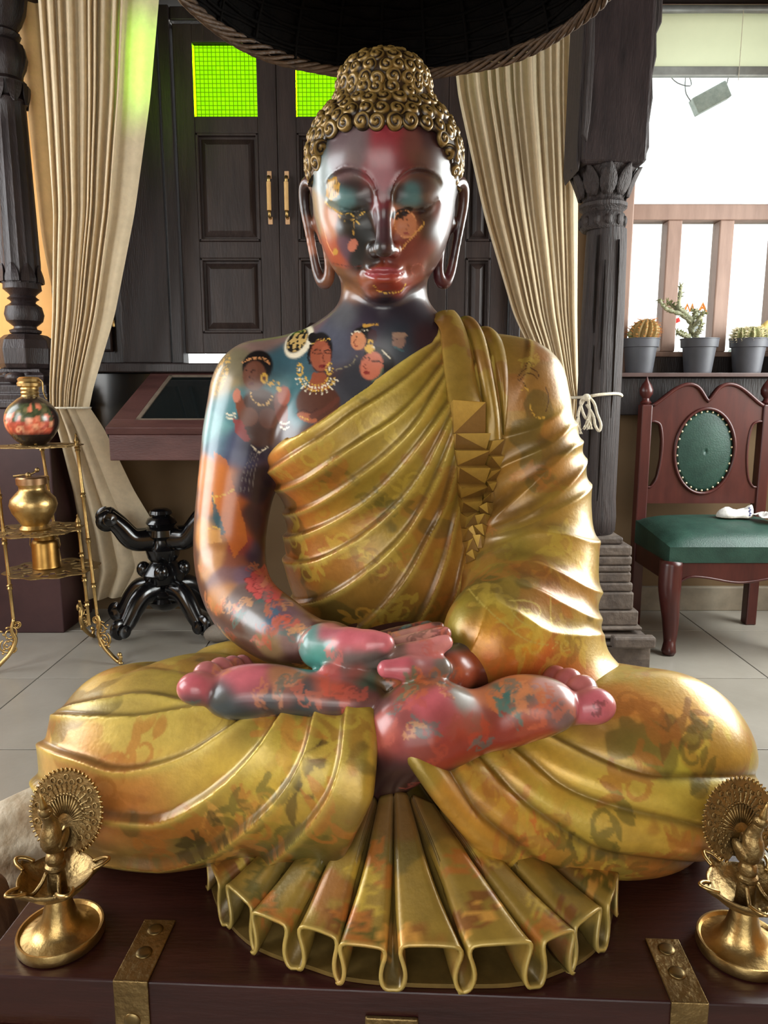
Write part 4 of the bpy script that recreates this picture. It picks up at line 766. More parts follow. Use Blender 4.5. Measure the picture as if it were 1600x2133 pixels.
# ---- upper robe
V, Q = surface_nets(upper_robe_sdf, (-.5, .9, .6), (.5, 1.7, 1.4), .0025); N = vert_normals(V, Q)
TORSO = [NECKLINE[1:], [(-.199, 1.016), (-.149, 1.048), (-.096, 1.08), (-.053, 1.112), (-.003, 1.142), (.042, 1.174), (.085, 1.215), (.1, 1.232)], [(-.198, .973), (-.138, 1.002), (-.084, 1.039), (-.034, 1.071), (.017, 1.102), (.061, 1.142), (.104, 1.197)], [(-.196, .916), (-.143, .94), (-.086, .976), (-.037, 1.013), (.01, 1.049), (.06, 1.1), (.103, 1.168)],
  [(-.192, .868), (-.138, .892), (-.082, .924), (-.029, .963), (.02, 1.011), (.067, 1.068), (.109, 1.124)], [(-.187, .824), (-.13, .84), (-.075, .869), (-.022, .907), (.03, .959), (.071, 1.017), (.111, 1.096)], [(-.184, .74), (-.147, .757), (-.102, .78), (-.055, .813), (-.003, .856), (.044, .906), (.082, .976), (.114, 1.059)],
  [(-.036, .73), (.004, .773), (.044, .826), (.076, .882), (.107, .946), (.123, 1.013)], [(.058, .728), (.088, .788), (.115, .859), (.132, .93)], [(.104, .718), (.133, .781), (.15, .835)]]
SLEEVE = [[(.233, 1.078), (.278, 1.091), (.322, 1.116), (.337, 1.133)], [(.241, 1.032), (.293, 1.055), (.339, 1.089), (.357, 1.092)], [(.224, .941), (.253, .971), (.292, 1.01), (.337, 1.047), (.364, 1.056)], [(.244, .925), (.276, .944), (.318, .974), (.362, 1.009)],
  [(.212, .895), (.261, .915), (.309, .941), (.356, .962)], [(.203, .87), (.259, .9), (.31, .9), (.353, .888)], [(.17, .831), (.206, .852), (.256, .858), (.299, .842), (.336, .822)], [(.155, .786), (.183, .834), (.24, .828), (.291, .803), (.346, .772)], [(.124, .735), (.149, .812), (.204, .805), (.265, .77), (.355, .742), (.397, .707)]]
fine = lambda cs: [resample(c, 3 * len(c)) for c in cs]
P2 = np.stack([V[:, 0], V[:, 2]], 1)
k, f, a, b = fold_field(P2, fine(TORSO)); on = (k >= 0)
prof = .62 * (1 - f) ** 1.3 + .38 * np.exp(-(a / .012)); prof *= 1 - .35 * np.exp(-((b - .005) / .005) ** 2); prof += 1.0 * np.exp(-(b / .0050) ** 1.5); prof = np.minimum(prof, 1.0); A = np.where(k >= 7, .008, .0105); dt = np.where(on, A * prof, .004 * np.exp(-(b / .01)))
dt = dt * smooth(V[:, 2], 1.27, 1.20)
k2, f2, a2, b2 = fold_field(P2, fine(SLEEVE)); pr = np.where(k2 >= 0, (1 - f2) ** 1.5 * .75 + .25 * np.exp(-(a2 / .012)) + np.exp(-(b2 / .012)), np.exp(-(b2 / .012)))
ds = .0135 * np.minimum(pr, 1.0) * smooth(V[:, 2], 1.17, 1.05)
sl_d = sleeve(V.astype(F4)); to_d = torso(V.astype(F4)); ws = smooth(to_d - .010 - sl_d, -.012, .012); hem = smooth(.006 - np.abs(V[:, 2] - 0), 0, .01) * 0
V2 = V + N * (dt * (1 - ws) + ds * ws)[:, None]
US = [(-.173, 1.294, 1.031, .035, 186, 112, 50), (-.135, 1.27, 1.059, .034, 170, 128, 52), (-.067, 1.261, 1.085, .042, 160, 128, 50), (0, 1.273, 1.126, .042, 154, 126, 48), (.06, 1.301, 1.184, .043, 150, 122, 46), (.087, 1.33, 1.236, .035, 132, 100, 42), (-.172, 1.344, .954, .036, 186, 106, 46), (-.103, 1.282, .989, .043, 166, 122, 48), (-.017, 1.265, 1.034, .042, 160, 130, 50), (.05, 1.264, 1.101, .042, 156, 128, 48), (-.171, 1.365, .895, .037, 184, 104, 44), (-.088, 1.301, .925, .044, 168, 124, 48), (0, 1.282, .972, .043, 160, 132, 52), (.067, 1.262, 1.034, .034, 156, 128, 50), (-.155, 1.335, .845, .036, 176, 100, 40), (-.07, 1.285, .865, .044, 160, 112, 44), (.017, 1.285, .91, .044, 156, 126, 48), (.087, 1.297, .952, .035, 152, 122, 46), (-.146, 1.324, .792, .036, 170, 108, 44), (-.07, 1.278, .813, .035, 150, 108, 46), (0, 1.267, .825, .043, 146, 106, 44), (.07, 1.286, .865, .035, 150, 116, 46), (-.089, 1.293, .754, .036, 120, 92, 40), (-.035, 1.274, .76, .035, 134, 92, 38), (.044, 1.275, .769, .035, 130, 92, 40), (.098, 1.291, .801, .035, 150, 100, 42), (.126, 1.321, .885, .036, 160, 112, 46), (.156, 1.328, 1.202, .035, 150, 120, 48), (.209, 1.329, 1.202, .035, 144, 112, 46), (.261, 1.33, 1.202, .035, 130, 92, 44), (.296, 1.328, 1.168, .035, 140, 100, 50), (.26, 1.31, 1.099, .043, 146, 108, 46), (.317, 1.324, 1.064, .035, 170, 136, 60), (.245, 1.307, 1.013, .035, 150, 108, 44), (.314, 1.297, .979, .035, 160, 124, 52), (.226, 1.288, .927, .035, 120, 84, 36), (.299, 1.259, .915, .034, 150, 116, 48), (.235, 1.232, .877, .034, 134, 112, 44), (.318, 1.227, .87, .034, 170, 132, 60), (.191, 1.16, .836, .032, 128, 104, 44), (.257, 1.172, .841, .032, 156, 116, 48), (.319, 1.189, .82, .033, 160, 112, 54), (.152, 1.102, .805, .03, 140, 120, 44), (.213, 1.102, .805, .03, 150, 120, 50), (.276, 1.14, .801, .032, 150, 108, 50), (.331, 1.165, .768, .032, 170, 140, 70), (.165, 1.081, .788, .022, 200, 128, 44), (.21, 1.08, .773, .023, 190, 150, 40), (.246, 1.097, .726, .026, 190, 96, 44), (.194, 1.07, .745, .021, 186, 92, 40), (.297, 1.116, .715, .023, 184, 96, 46), (.298, 1.125, .74, .024, 150, 130, 52), (.36, 1.174, .723, .025, 180, 150, 80)]
mot = [(o, .045, c, .65) for o, c in zip([(-.121, 1.287, .989), (-.145, 1.323, .82), (-.07, 1.289, .882), (0, 1.269, .842), (-.115, 1.312, .932), (-.044, 1.279, .749), (.035, 1.275, .76), (.089, 1.294, .754), (-.084, 1.262, 1.034), (.017, 1.288, .945), (.06, 1.273, .999), (.199, 1.105, .812), (.237, 1.102, .789), (.278, 1.153, .814), (.227, 1.085, .759), (.298, 1.125, .74), (.187, 1.077, .782), (.269, 1.192, .853), (.313, 1.243, .892), (-.166, 1.353, .869), (-.017, 1.266, 1.101), (-.136, 1.272, 1.042)], [OR, YE, YE, YE, OR, (206, 150, 60), YE, OR, OR, GR, YE, YE, YE, OR, YE, YE, OR, BR, YE, YE, YE, YE])]
C = robe_paint(V, N, US, 21, mot, 36)
C = over(C, np.exp(-((b - .006) / .0045) ** 2) * (k >= 0) * (1 - ws) * .65, (70, 46, 22)); C = over(C, np.exp(-((b2 - .013) / .009) ** 2) * (k2 >= 0) * ws * .4, (84, 60, 30)); lip = np.exp(-((a - .003) / .005) ** 2) * (1 - ws) * (k >= 0)  # fold creases darkened in the colour as painted shade
C = over(C, lip * .55, (216, 190, 96)); C = over(C, smooth(.014 - b, 0, .01) * (k == -1) * (1 - ws) * .5, (150, 80, 50))  # lip: a highlight painted along each torso fold crest
P_ = Paint(V, C, ((.2638, 1.3188, 1.1763), ((1111.2, -39.1), (4.3, -1165.8)), (1105, 790)), .09); gl_ = (70, 44, 26)
P_.line([(1080, 785), (1090, 772), (1104, 768), (1118, 776), (1122, 786)], .8, gl_); P_.line([(1084, 792), (1094, 780), (1108, 780), (1120, 790)], .8, gl_); P_.line([(1094, 768), (1100, 756), (1108, 764)], .7, gl_); P_.line([(1080, 790), (1092, 800), (1096, 808)], .7, gl_); P_.line([(1088, 812), (1094, 806), (1100, 812)], 1.6, GOLD, dots=5); P_.line([(1106, 844), (1112, 860), (1124, 870), (1136, 870)], 1.6, GOLD, dots=9); P_.line([(1138, 806), (1146, 830), (1140, 858)], .7, gl_)
P_ = Paint(V, C, ((.2304, 1.1111, .8058), ((1151.5, -212.3), (-223.7, -1637.5)), (1100, 1275)), .10)
for q in ([(1062, 1262), (1090, 1258), (1116, 1266), (1120, 1284), (1104, 1296), (1084, 1290), (1082, 1276), (1098, 1274)], [(1060, 1276), (1072, 1294), (1090, 1306), (1116, 1310)], [(1140, 1250), (1144, 1290), (1148, 1310)], [(1176, 1366), (1184, 1354), (1176, 1348), (1168, 1358), (1176, 1372), (1190, 1370)], [(1150, 1362), (1160, 1350), (1152, 1346)], [(1000, 1270), (1040, 1300), (1090, 1336), (1140, 1352)]): P_.line(q, 1.3, (190, 168, 84), .75)
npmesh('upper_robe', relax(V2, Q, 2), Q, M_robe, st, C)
# ---- lower robe
V, Q = surface_nets(lower_robe_sdf, (-.7, .7, .38), (.7, 1.8, .95), .0028); N = vert_normals(V, Q)
LEFT = [[(-.01, 1.066), (-.011, 1.026), (-.015, .967), (-.033, .922), (-.072, .883), (-.146, .846), (-.257, .824)], [(-.05, 1.06), (-.053, 1.001), (-.07, .955), (-.11, .91), (-.18, .859), (-.248, .826)], [(-.095, 1.054), (-.105, 1.004), (-.136, .956), (-.188, .914), (-.258, .876), (-.327, .857), (-.362, .858)], [(-.144, 1.058), (-.17, 1.016), (-.212, .975), (-.262, .944), (-.321, .92), (-.388, .922), (-.414, .928)],
  [(-.191, 1.058), (-.236, 1.029), (-.283, 1.003), (-.338, .987), (-.391, .983), (-.443, .996), (-.483, 1.005)], [(-.261, 1.072), (-.324, 1.063), (-.381, 1.056), (-.46, 1.059)], [(-.3, 1.079), (-.374, 1.092), (-.438, 1.085)]]
RIGHT = [[(.256, 1.032), (.312, 1.003), (.376, .98), (.439, .977)], [(.206, 1.006), (.256, .965), (.321, .94), (.406, .92)], [(.149, .994), (.192, .95), (.246, .912), (.31, .878), (.396, .863)], [(.094, .982), (.129, .933), (.184, .891), (.248, .845), (.34, .82)], [(.059, .959), (.109, .893), (.151, .863), (.23, .816), (.323, .808)]]
BACK = [[(-.193, 1.24), (-.252, 1.237), (-.295, 1.219)], [(-.211, 1.193), (-.285, 1.212), (-.338, 1.199)], [(-.244, 1.165), (-.299, 1.179), (-.359, 1.18), (-.391, 1.161)], [(-.302, 1.129), (-.344, 1.137), (-.405, 1.145), (-.436, 1.124)]]
P2 = np.stack([V[:, 0], V[:, 2] * CV + V[:, 1] * SV], 1); isl = smooth(-V[:, 0], -.02, .02); LEFT[0] = [(x + .022, v) for x, v in LEFT[0]]
k, f, a, b = fold_field(P2, fine(LEFT)); prof = np.where(k >= 0, (.62 * f ** 1.3 + .38 * np.exp(-(b / .012))) * (1 - .3 * np.exp(-((a - .006) / .005) ** 2)) + np.exp(-(a / .0055) ** 1.5), 1.0); prof = np.minimum(prof, 1.0); fr = smooth(1.22 - V[:, 1], 0, .08)
amp = np.where(k >= 3, .0135, .017) * np.where(k >= 5, .6, 1); dl = amp * np.minimum(prof, 1.05) * fr * smooth(k, 6.9, 5.5)
kb, fb_, ab, bb = fold_field(P2, fine(BACK[::-1])); db = .015 * (1 - np.exp(-(np.minimum(ab, bb) / .016))) * smooth(V[:, 1], 1.10, 1.18)
kr, fr_, ar, br2 = fold_field(P2, fine(RIGHT)); frr = smooth(1.20 - V[:, 1], 0, .1); dr = np.where((kr >= 0) & (kr < 4), .021 * (1 - np.exp(-(ar / .014))) * (1 - np.exp(-(br2 / .016))) * (.6 + .4 * fr_), .012 * (1 - np.exp(-(np.minimum(ar, br2) / .018)))) * frr
V2 = V + N * ((dl + db) * isl + dr * (1 - isl))[:, None]; V2[:, 2] = np.maximum(V2[:, 2], .4005)
LS = [(-.47, 1.012, .623, .036, 196, 150, 84), (-.463, 1.055, .664, .037, 196, 164, 92), (-.409, 1.076, .687, .038, 180, 150, 76), (-.374, 1.134, .695, .032, 176, 146, 66), (-.338, 1.273, .677, .036, 168, 140, 60), (-.261, 1.339, .682, .037, 160, 120, 52), (-.185, 1.329, .676, .037, 130, 84, 38), (-.213, 1.271, .669, .036, 150, 96, 42), (-.394, 1.007, .649, .036, 190, 160, 76), (-.325, .993, .648, .035, 184, 154, 70), (-.261, .992, .663, .035, 172, 140, 60), (-.21, .985, .674, .028, 140, 112, 48), (-.165, .966, .676, .027, 150, 126, 50), (-.122, .954, .682, .027, 170, 140, 56), (-.074, .941, .689, .024, 164, 136, 56), (-.033, .924, .69, .026, 176, 146, 58), (-.421, .976, .597, .028, 196, 128, 66), (-.36, .96, .591, .035, 184, 124, 56), (-.288, .951, .596, .034, 186, 148, 64), (-.216, .939, .618, .034, 178, 146, 60), (-.159, .922, .627, .029, 184, 150, 58), (-.105, .911, .647, .026, 178, 146, 56), (-.038, .881, .637, .025, 176, 140, 54), (-.396, .957, .547, .028, 176, 100, 52), (-.33, .948, .553, .028, 172, 100, 48), (-.259, .94, .558, .034, 150, 116, 50), (-.187, .92, .578, .033, 182, 146, 56), (-.131, .901, .583, .029, 176, 138, 52), (-.077, .884, .594, .026, 150, 120, 46), (-.038, .872, .601, .022, 120, 92, 40), (-.387, .962, .498, .028, 150, 112, 56), (-.322, .958, .493, .028, 140, 110, 56), (-.276, .946, .524, .028, 80, 78, 40), (-.221, .946, .509, .03, 120, 96, 42), (-.162, .924, .524, .027, 84, 74, 36), (-.119, .906, .536, .026, 90, 80, 38), (-.071, .888, .548, .022, 110, 88, 38), (-.28, 1.002, .431, .029, 96, 78, 40), (-.201, .977, .449, .029, 96, 80, 38), (-.363, .99, .448, .026, 130, 100, 50), (.403, 1.151, .689, .04, 190, 160, 80), (.454, 1.073, .68, .038, 190, 150, 76), (.39, 1.038, .664, .032, 200, 120, 54), (.454, 1.032, .659, .032, 206, 140, 66), (.488, 1.006, .626, .032, 186, 160, 66), (.322, 1.006, .641, .032, 160, 116, 58), (.376, .993, .633, .035, 168, 140, 62), (.437, .983, .615, .035, 178, 160, 56), (.494, .98, .579, .031, 160, 138, 56), (.247, .984, .622, .028, 196, 150, 58), (.312, .962, .597, .035, 200, 164, 66), (.386, .955, .579, .034, 196, 160, 64), (.452, .96, .561, .031, 180, 150, 60), (.179, .958, .607, .028, 190, 144, 54), (.233, .945, .57, .03, 184, 146, 58), (.295, .942, .542, .034, 186, 150, 64), (.364, .943, .526, .034, 180, 140, 56), (.449, .96, .499, .031, 150, 104, 46), (.106, .921, .606, .024, 176, 124, 48), (.154, .921, .556, .027, 180, 130, 50), (.212, .934, .502, .03, 170, 120, 48), (.274, .956, .472, .031, 160, 112, 46), (.342, .97, .454, .031, 160, 100, 44), (.425, .998, .434, .029, 140, 92, 42), (.156, 1.064, .421, .026, 130, 80, 40), (.206, .962, .444, .028, 180, 92, 48), (.268, .979, .416, .025, 160, 80, 42), (.321, .987, .41, .022, 110, 66, 36)]
mot = [(o, .055, c, .8) for o, c in zip([(-.226, .939, .529), (-.174, .918, .55), (-.133, .908, .542), (-.104, .9, .626), (-.16, .928, .638), (-.065, .916, .673), (-.04, .939, .697), (-.123, .961, .686), (-.187, .92, .571), (-.257, .951, .506), (-.332, .964, .482), (-.288, .944, .556), (-.071, .883, .566), (-.109, .925, .501), (-.218, .988, .441), (-.16, .945, .457), (.199, .935, .486), (.254, .983, .429), (.175, .922, .526), (.218, .935, .547), (.277, .947, .493), (.324, .959, .47), (.382, .964, .466), (.26, .945, .562), (.315, .945, .555), (.353, .959, .591), (.445, 1.007, .641), (.409, 1.03, .66), (.453, .989, .62), (.374, 1.057, .671), (-.217, 1.3, .677), (-.163, 1.293, .66), (-.293, .996, .443), (.422, .959, .485), (-.352, .987, .636), (-.396, .964, .581)], [(214, 156, 74), OR, GR, DK, YE, YE, YE, OR, GR, DK, OR, OR, OR, OR, BR, BR, (200, 104, 56), (190, 90, 50), OR, YE, GR, YE, OR, YE, GR, OR, BR, OR, GR, OR, YE, YE, OR, OR, OR, OR])]
C = robe_paint(V, N, LS, 33, mot)
lip = np.exp(-((b - .003) / .0055) ** 2) * isl * fr * (k >= 0); C = over(C, lip * .5, (214, 188, 92))  # light catching the left fold crests is painted into the colour
C = over(C, smooth(.010 - np.minimum(ar, br2), 0, .009) * (1 - isl) * frr * .6, (72, 54, 26)); C = over(C, np.exp(-((a - .006) / .005) ** 2) * (k >= 0) * isl * fr * .65, (74, 56, 26)); C = over(C, np.exp(-(np.minimum(ab, bb) / .006) ** 2) * isl * smooth(V[:, 1], 1.14, 1.2) * .5, (92, 66, 34))  # shade painted into right grooves, left folds and rear creases
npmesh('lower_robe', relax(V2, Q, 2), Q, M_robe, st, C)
# ---- the pleated fan between the legs
hem = resample([(-.2754, 1.0149, .401), (-.2415, .9414, .401), (-.1957, .8856, .401), (-.1547, .8574, .401), (-.1008, .8354, .401), (-.0494, .8159, .401), (.0183, .8068, .401), (.0975, .8039, .401), (.1712, .8068, .401), (.2245, .8252, .401), (.2724, .8516, .401), (.3132, .8945, .401), (.3429, .9564, .401)], 400)
top = resample([(-.20, 1.04, .50), (-.12, .985, .535), (-.055, .955, .575), (.0, .945, .600), (.03, .945, .602), (.08, .955, .575), (.16, .985, .53), (.28, 1.02, .47)], 400)
NP = 10; OM = np.array([(-.50, .0), (-.44, .0), (-.385, .05), (-.350, .16), (-.335, .30), (-.345, .46), (-.38, .64), (-.415, .80), (-.405, .93), (-.345, 1.0), (-.18, 1.025), (0, 1.035), (.18, 1.025), (.345, 1.0), (.405, .93), (.415, .80), (.38, .64), (.345, .46), (.335, .30), (.350, .16), (.385, .05), (.44, .0), (.50, .0)])
OM = resample(OM, 34)[:-1]; R_ = random.Random(3); wob = [R_.uniform(-.10, .10) for _ in range(NP + 1)]; wob[0] = wob[-1] = 0
ns = 46; P = []; dH = np.gradient(hem, axis=0); hs_ = [R_.uniform(.9, 1.1) for _ in range(NP)]
for s_ in np.linspace(0, 1, ns):
    row = []
    for p in range(NP):
        t0, t1 = (p + wob[p]) / NP, (p + 1 + wob[p + 1]) / NP; skew = (p + .5 - NP / 2) / NP
        for a_, h_ in OM:
            amt = smooth(np.array(s_), .25, 1.0); tri = max(0, min(1, (.5 - abs(a_)) / .16)); hh = h_ * amt + (tri ** .8) * (1 - amt); aa = a_ + skew * .28 * (1 - h_) * amt * -1
            t = min(max(t0 + (t1 - t0) * (aa + .5), 0), 1); iT = t * 399; i0 = min(int(iT), 398); fr2 = iT - i0
            T_ = top[i0] * (1 - fr2) + top[i0 + 1] * fr2; H_ = hem[i0] * (1 - fr2) + hem[i0 + 1] * fr2
            base = T_ * (1 - s_) + H_ * s_; zb = .404 + (T_[2] - .404 - .03) * (1 - s_) ** 1.25; depth = (.018 + .036 * s_ ** 1.2) * hs_[p]; z = zb + depth * hh + .010 * math.sin(math.pi * s_) * hh
            fl = .006 * math.sin(3.1 * p + 5 * s_) * s_
            row.append((base[0] + fl * .5, base[1] + .010 * amt * (h_ - .6), z))
    P.append(row)
P = np.array(P); m = MB().grid(P); Vf = np.array(m.v); Qf = np.array(m.f); Nf = vert_normals(Vf, Qf)
if Nf[:, 2].mean() < 0: Qf = Qf[:, ::-1]; Nf = -Nf
PS = [(-.066, .903, .509, .027, 90, 84, 40)] 
hgrad = np.tile(np.array([h_ for _, h_ in OM]), NP * ns).reshape(ns, -1).ravel(); srow = np.repeat(np.linspace(0, 1, ns), P.shape[1])
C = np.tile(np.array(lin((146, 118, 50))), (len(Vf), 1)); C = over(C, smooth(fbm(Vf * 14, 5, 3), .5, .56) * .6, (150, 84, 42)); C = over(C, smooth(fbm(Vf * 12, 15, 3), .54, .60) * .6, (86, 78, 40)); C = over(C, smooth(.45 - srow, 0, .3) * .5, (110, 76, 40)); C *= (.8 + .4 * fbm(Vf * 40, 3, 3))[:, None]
for k in range(26):
    i = R_.randrange(len(Vf)); 
    if srow[i] < .3 or hgrad[i] < .9: i = (R_.randrange(ns // 2) + ns // 2 - 1) * P.shape[1] + R_.randrange(NP) * len(OM) + len(OM) // 2
    flourish(Vf, C, Vf[i], R_.uniform(.03, .045), (YE, OR, (206, 150, 70), BR, GR)[k % 5], 900 + k, .85, N=Nf)
C = over(C, smooth(.75 - hgrad, 0, .5) * .55 * smooth(1.0 - srow, .0, .04), (62, 48, 26)); C = over(C, smooth(srow, .965, .99) * .6, (208, 180, 100))  # pleat valleys painted darker to stand for shade; hem edge paler
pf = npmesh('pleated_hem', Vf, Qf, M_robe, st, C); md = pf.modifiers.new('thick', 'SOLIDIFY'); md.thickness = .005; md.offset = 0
sb = [(x, y + .006) for x, y, z in hem[::10]] + [(.26, 1.06), (-.20, 1.08)]
MB().prism(sb, 'z', .4003, .4065).build('base_slab', mat('dull_gilt', (120, 96, 50), .45, .3, scale=30), st)
# ---- shoulder sash ending in zigzag pleats
both = lambda p: upper_robe_sdf(p)
def on_front(x, z):
    o = np.stack([x, np.full_like(x, 1.0), z], 1); t = trace(both, o, np.tile([0, 1., 0], (len(x), 1)), 0, .62, 60); p = o + t[:, None] * np.array([0, 1, 0]); 
    e = .004; g = np.stack([both((p + d).astype(F4)) - both((p - d).astype(F4)) for d in (np.eye(3) * e)], 1); g /= np.linalg.norm(g, axis=1, keepdims=True) + 1e-9; return p, g, t
def sash(name, left, right, prof, ns=240, nt2=30, z0=None):
    Lf = resample(left, ns); Rt = resample(right, ns); s_ = np.linspace(0, 1, ns); t_ = np.linspace(0, 1, nt2); X = Lf[:, None, 0] + (Rt - Lf)[:, None, 0] * t_[None, :]; Z = Lf[:, None, 1] + (Rt - Lf)[:, None, 1] * t_[None, :]
    p, g, tt = on_front(X.ravel(), Z.ravel()); h = prof(np.repeat(s_, nt2), np.tile(t_, ns)); p = p + g * h[:, None]; p = p.reshape(ns, nt2, 3)
    e0, e1 = p[:, :1] - (g * (h[:, None] + .012)).reshape(ns, nt2, 3)[:, :1], p[:, -1:] - (g * (h[:, None] + .012)).reshape(ns, nt2, 3)[:, -1:]
    p = np.concatenate([e0, p, e1], 1); p = np.concatenate([p[:1] - [[[0, -.02, 0]]], p, p[-1:] + [[[0, .03, -.004]]]], 0)
    m = MB().grid(p); Vs = np.array(m.v); Qs = np.array(m.f); Ns = vert_normals(Vs, Qs)
    if Ns[:, 1].mean() > 0: Qs = Qs[:, ::-1]
    C = np.tile(np.array(lin((150, 120, 50))), (len(Vs), 1)); C *= (.75 + .5 * fbm(Vs * 30, 2, 3))[:, None]; C = over(C, smooth(fbm(Vs * 18, 8, 3), .55, .6) * .5, (130, 78, 40)); C = over(C, smooth(1.02 - Vs[:, 2], 0, .12) * .25, (124, 74, 40))
    return npmesh(name, Vs, Qs, M_robe, st, C, smooth=34)
band = lambda s, t: .012 + .007 * np.sin(np.pi * t) ** .7 - .004 * np.exp(-((t - .5) / .5) ** 2) * 0
def cascade(L, R):
    """Zigzag pleats: each step is a raised edge, a facet folding back under it and a side facet, handed left and right in turn."""
    n = len(L); X = np.array([p[0] for p in L] + [p[0] for p in R]); Z = np.array([p[1] for p in L] + [p[1] for p in R]); p, g, t = on_front(X, Z); pl, pr, gl, gr = p[:n], p[n:], g[:n], g[n:]
    V = []; Fc = []; Cc = []; hi, lo_ = .026, .014; c_hi, c_mid, c_lo = np.array(lin((190, 156, 74))), np.array(lin((164, 130, 58))), np.array(lin((124, 92, 44)))  # shading put into the paint: pale raised edges, dark folded-back facets
    def face(pts):
        k = len(V)
        for q, c in pts: V.append(q); Cc.append(c)
        Fc.append(tuple(range(k, k + len(pts))) if len(pts) == 4 else (k, k + 1, k + 2, k + 2))
    for i in range(n - 1):
        q = [(pl, gl), (pr, gr)]; (a_, ga), (b_, gb) = q if i % 2 == 0 else q[::-1]; up = np.array([0, 0, .0012])
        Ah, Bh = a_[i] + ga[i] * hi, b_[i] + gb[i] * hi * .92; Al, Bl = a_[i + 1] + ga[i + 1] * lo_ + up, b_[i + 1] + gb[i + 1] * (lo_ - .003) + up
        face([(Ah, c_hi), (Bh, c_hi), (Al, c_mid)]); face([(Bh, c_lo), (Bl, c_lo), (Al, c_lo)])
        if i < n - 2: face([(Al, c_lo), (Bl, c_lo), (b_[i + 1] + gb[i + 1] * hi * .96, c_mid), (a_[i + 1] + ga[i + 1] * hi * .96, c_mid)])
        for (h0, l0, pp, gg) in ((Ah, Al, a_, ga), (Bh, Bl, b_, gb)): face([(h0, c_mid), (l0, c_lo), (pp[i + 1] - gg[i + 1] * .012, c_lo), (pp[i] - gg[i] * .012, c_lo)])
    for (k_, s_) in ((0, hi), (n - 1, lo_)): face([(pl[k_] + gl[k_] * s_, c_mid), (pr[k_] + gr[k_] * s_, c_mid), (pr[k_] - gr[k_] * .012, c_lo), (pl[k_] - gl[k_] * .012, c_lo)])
    me = bpy.data.meshes.new('zigzag_pleat'); me.from_pydata([tuple(v) for v in V], [], [f if f[2] != f[3] else f[:3] for f in Fc]); at = me.attributes.new('paint', 'FLOAT_COLOR', 'POINT')
    at.data.foreach_set('color', np.concatenate([np.array(Cc), np.ones((len(V), 1))], 1).astype(np.float32).ravel())
    w_ = bmesh.new(); w_.from_mesh(me); bmesh.ops.recalc_face_normals(w_, faces=w_.faces); w_.to_mesh(me); w_.free()
    return finish(me, 'zigzag_pleat', M_robe, st)
sash('sash_band', [(.103, 1.287), (.102, 1.254), (.104, 1.202), (.109, 1.151), (.113, 1.126)], [(.136, 1.292), (.147, 1.255), (.157, 1.211), (.166, 1.159), (.173, 1.127)], band)
sash('sash_band', [(.139, 1.29), (.154, 1.254), (.165, 1.202), (.176, 1.134), (.179, 1.057)], [(.17, 1.281), (.184, 1.247), (.195, 1.194), (.206, 1.125), (.211, 1.072)], lambda s, t: .009 + .010 * np.sin(np.pi * np.clip(t, 0, 1)) ** .7)
sash('sash_band', [(.176, 1.278), (.19, 1.238), (.202, 1.176), (.21, 1.117), (.213, 1.078)], [(.211, 1.269), (.22, 1.229), (.223, 1.168), (.221, 1.108), (.217, 1.078)], lambda s, t: .004 + .007 * np.sin(np.pi * t))
cascade([(.113, 1.129), (.118, 1.08), (.121, 1.055), (.125, 1.029), (.129, .998), (.134, .969), (.139, .934), (.144, .9), (.147, .874), (.152, .849), (.161, .834)], [(.173, 1.129), (.174, 1.079), (.174, 1.053), (.176, 1.027), (.18, .994), (.183, .966), (.185, .933), (.185, .903), (.184, .879), (.182, .86), (.177, .847)])
cascade([(.178, 1.068), (.178, 1.044), (.179, 1.022), (.181, .999), (.184, .973), (.186, .949), (.187, .926), (.186, .903), (.185, .884), (.183, .865)], [(.211, 1.072), (.209, 1.043), (.208, 1.021), (.206, .998), (.205, .974), (.204, .951), (.202, .928), (.199, .907), (.194, .887), (.187, .868)])
# ---------------------------------------------------------------- left pillar on its block
def squared(prof, c, M=None, n=4, rot=math.pi / 4):       # square-section turning
    V = []; Fc = []; m = len(prof)
    for i in range(n):
        a = rot + 2 * math.pi * i / n
        for r, z in prof: V.append((c[0] + r * math.sqrt(2) * math.cos(a), c[1] + r * math.sqrt(2) * math.sin(a), z))
    for i in range(n):
        j = (i + 1) % n
        for k in range(m - 1): Fc.append((i * m + k, j * m + k, j * m + k + 1, i * m + k + 1))
    return V, Fc + [[i * m for i in range(n)][::-1], [i * m + m - 1 for i in range(n)]]
px, py = -1.705, 3.52
lp = thing('carved_pillar', (px, py, 0), 'dark turned pillar on a tall maroon block at the left edge', 'pillar')
MB().box((px - .30, py - .15, 0), (px + .145, py + .20, 1.085)).build('pedestal', mat('maroon_block', (48, 28, 30), .45, rgb2=(66, 42, 42), scale=4), lp, bevel=.006)
V, Fc = squared([(.16, 1.086), (.16, 1.115), (.152, 1.12), (.155, 1.15), (.145, 1.155), (.147, 1.19), (.125, 1.20), (.135, 1.235), (.105, 1.25), (.10, 1.268)], (px, py)); MB().add(V, Fc).build('plinth', M_pillar, lp, bevel=.005)
V, Fc = squared([(.085, 1.268), (.092, 1.29), (.096, 1.36), (.088, 1.40), (.066, 1.425), (.05, 1.43)], (px, py), n=8, rot=math.pi / 8); MB().add(V, Fc).build('block', M_pillar, lp, bevel=.005)
m = MB()
for k in range(4):
    a = k * math.pi / 2 + .0; m.ball((px + .125 * math.cos(a), py + .125 * math.sin(a), 1.225), (.05, .05, .028), 10)
    for s in (-1, 1): m.ball((px + .115 * math.cos(a + s * .45), py + .115 * math.sin(a + s * .45), 1.232), (.03, .03, .022), 8)
m.build('carved_leaf_band', M_pillar, lp, smooth=True)
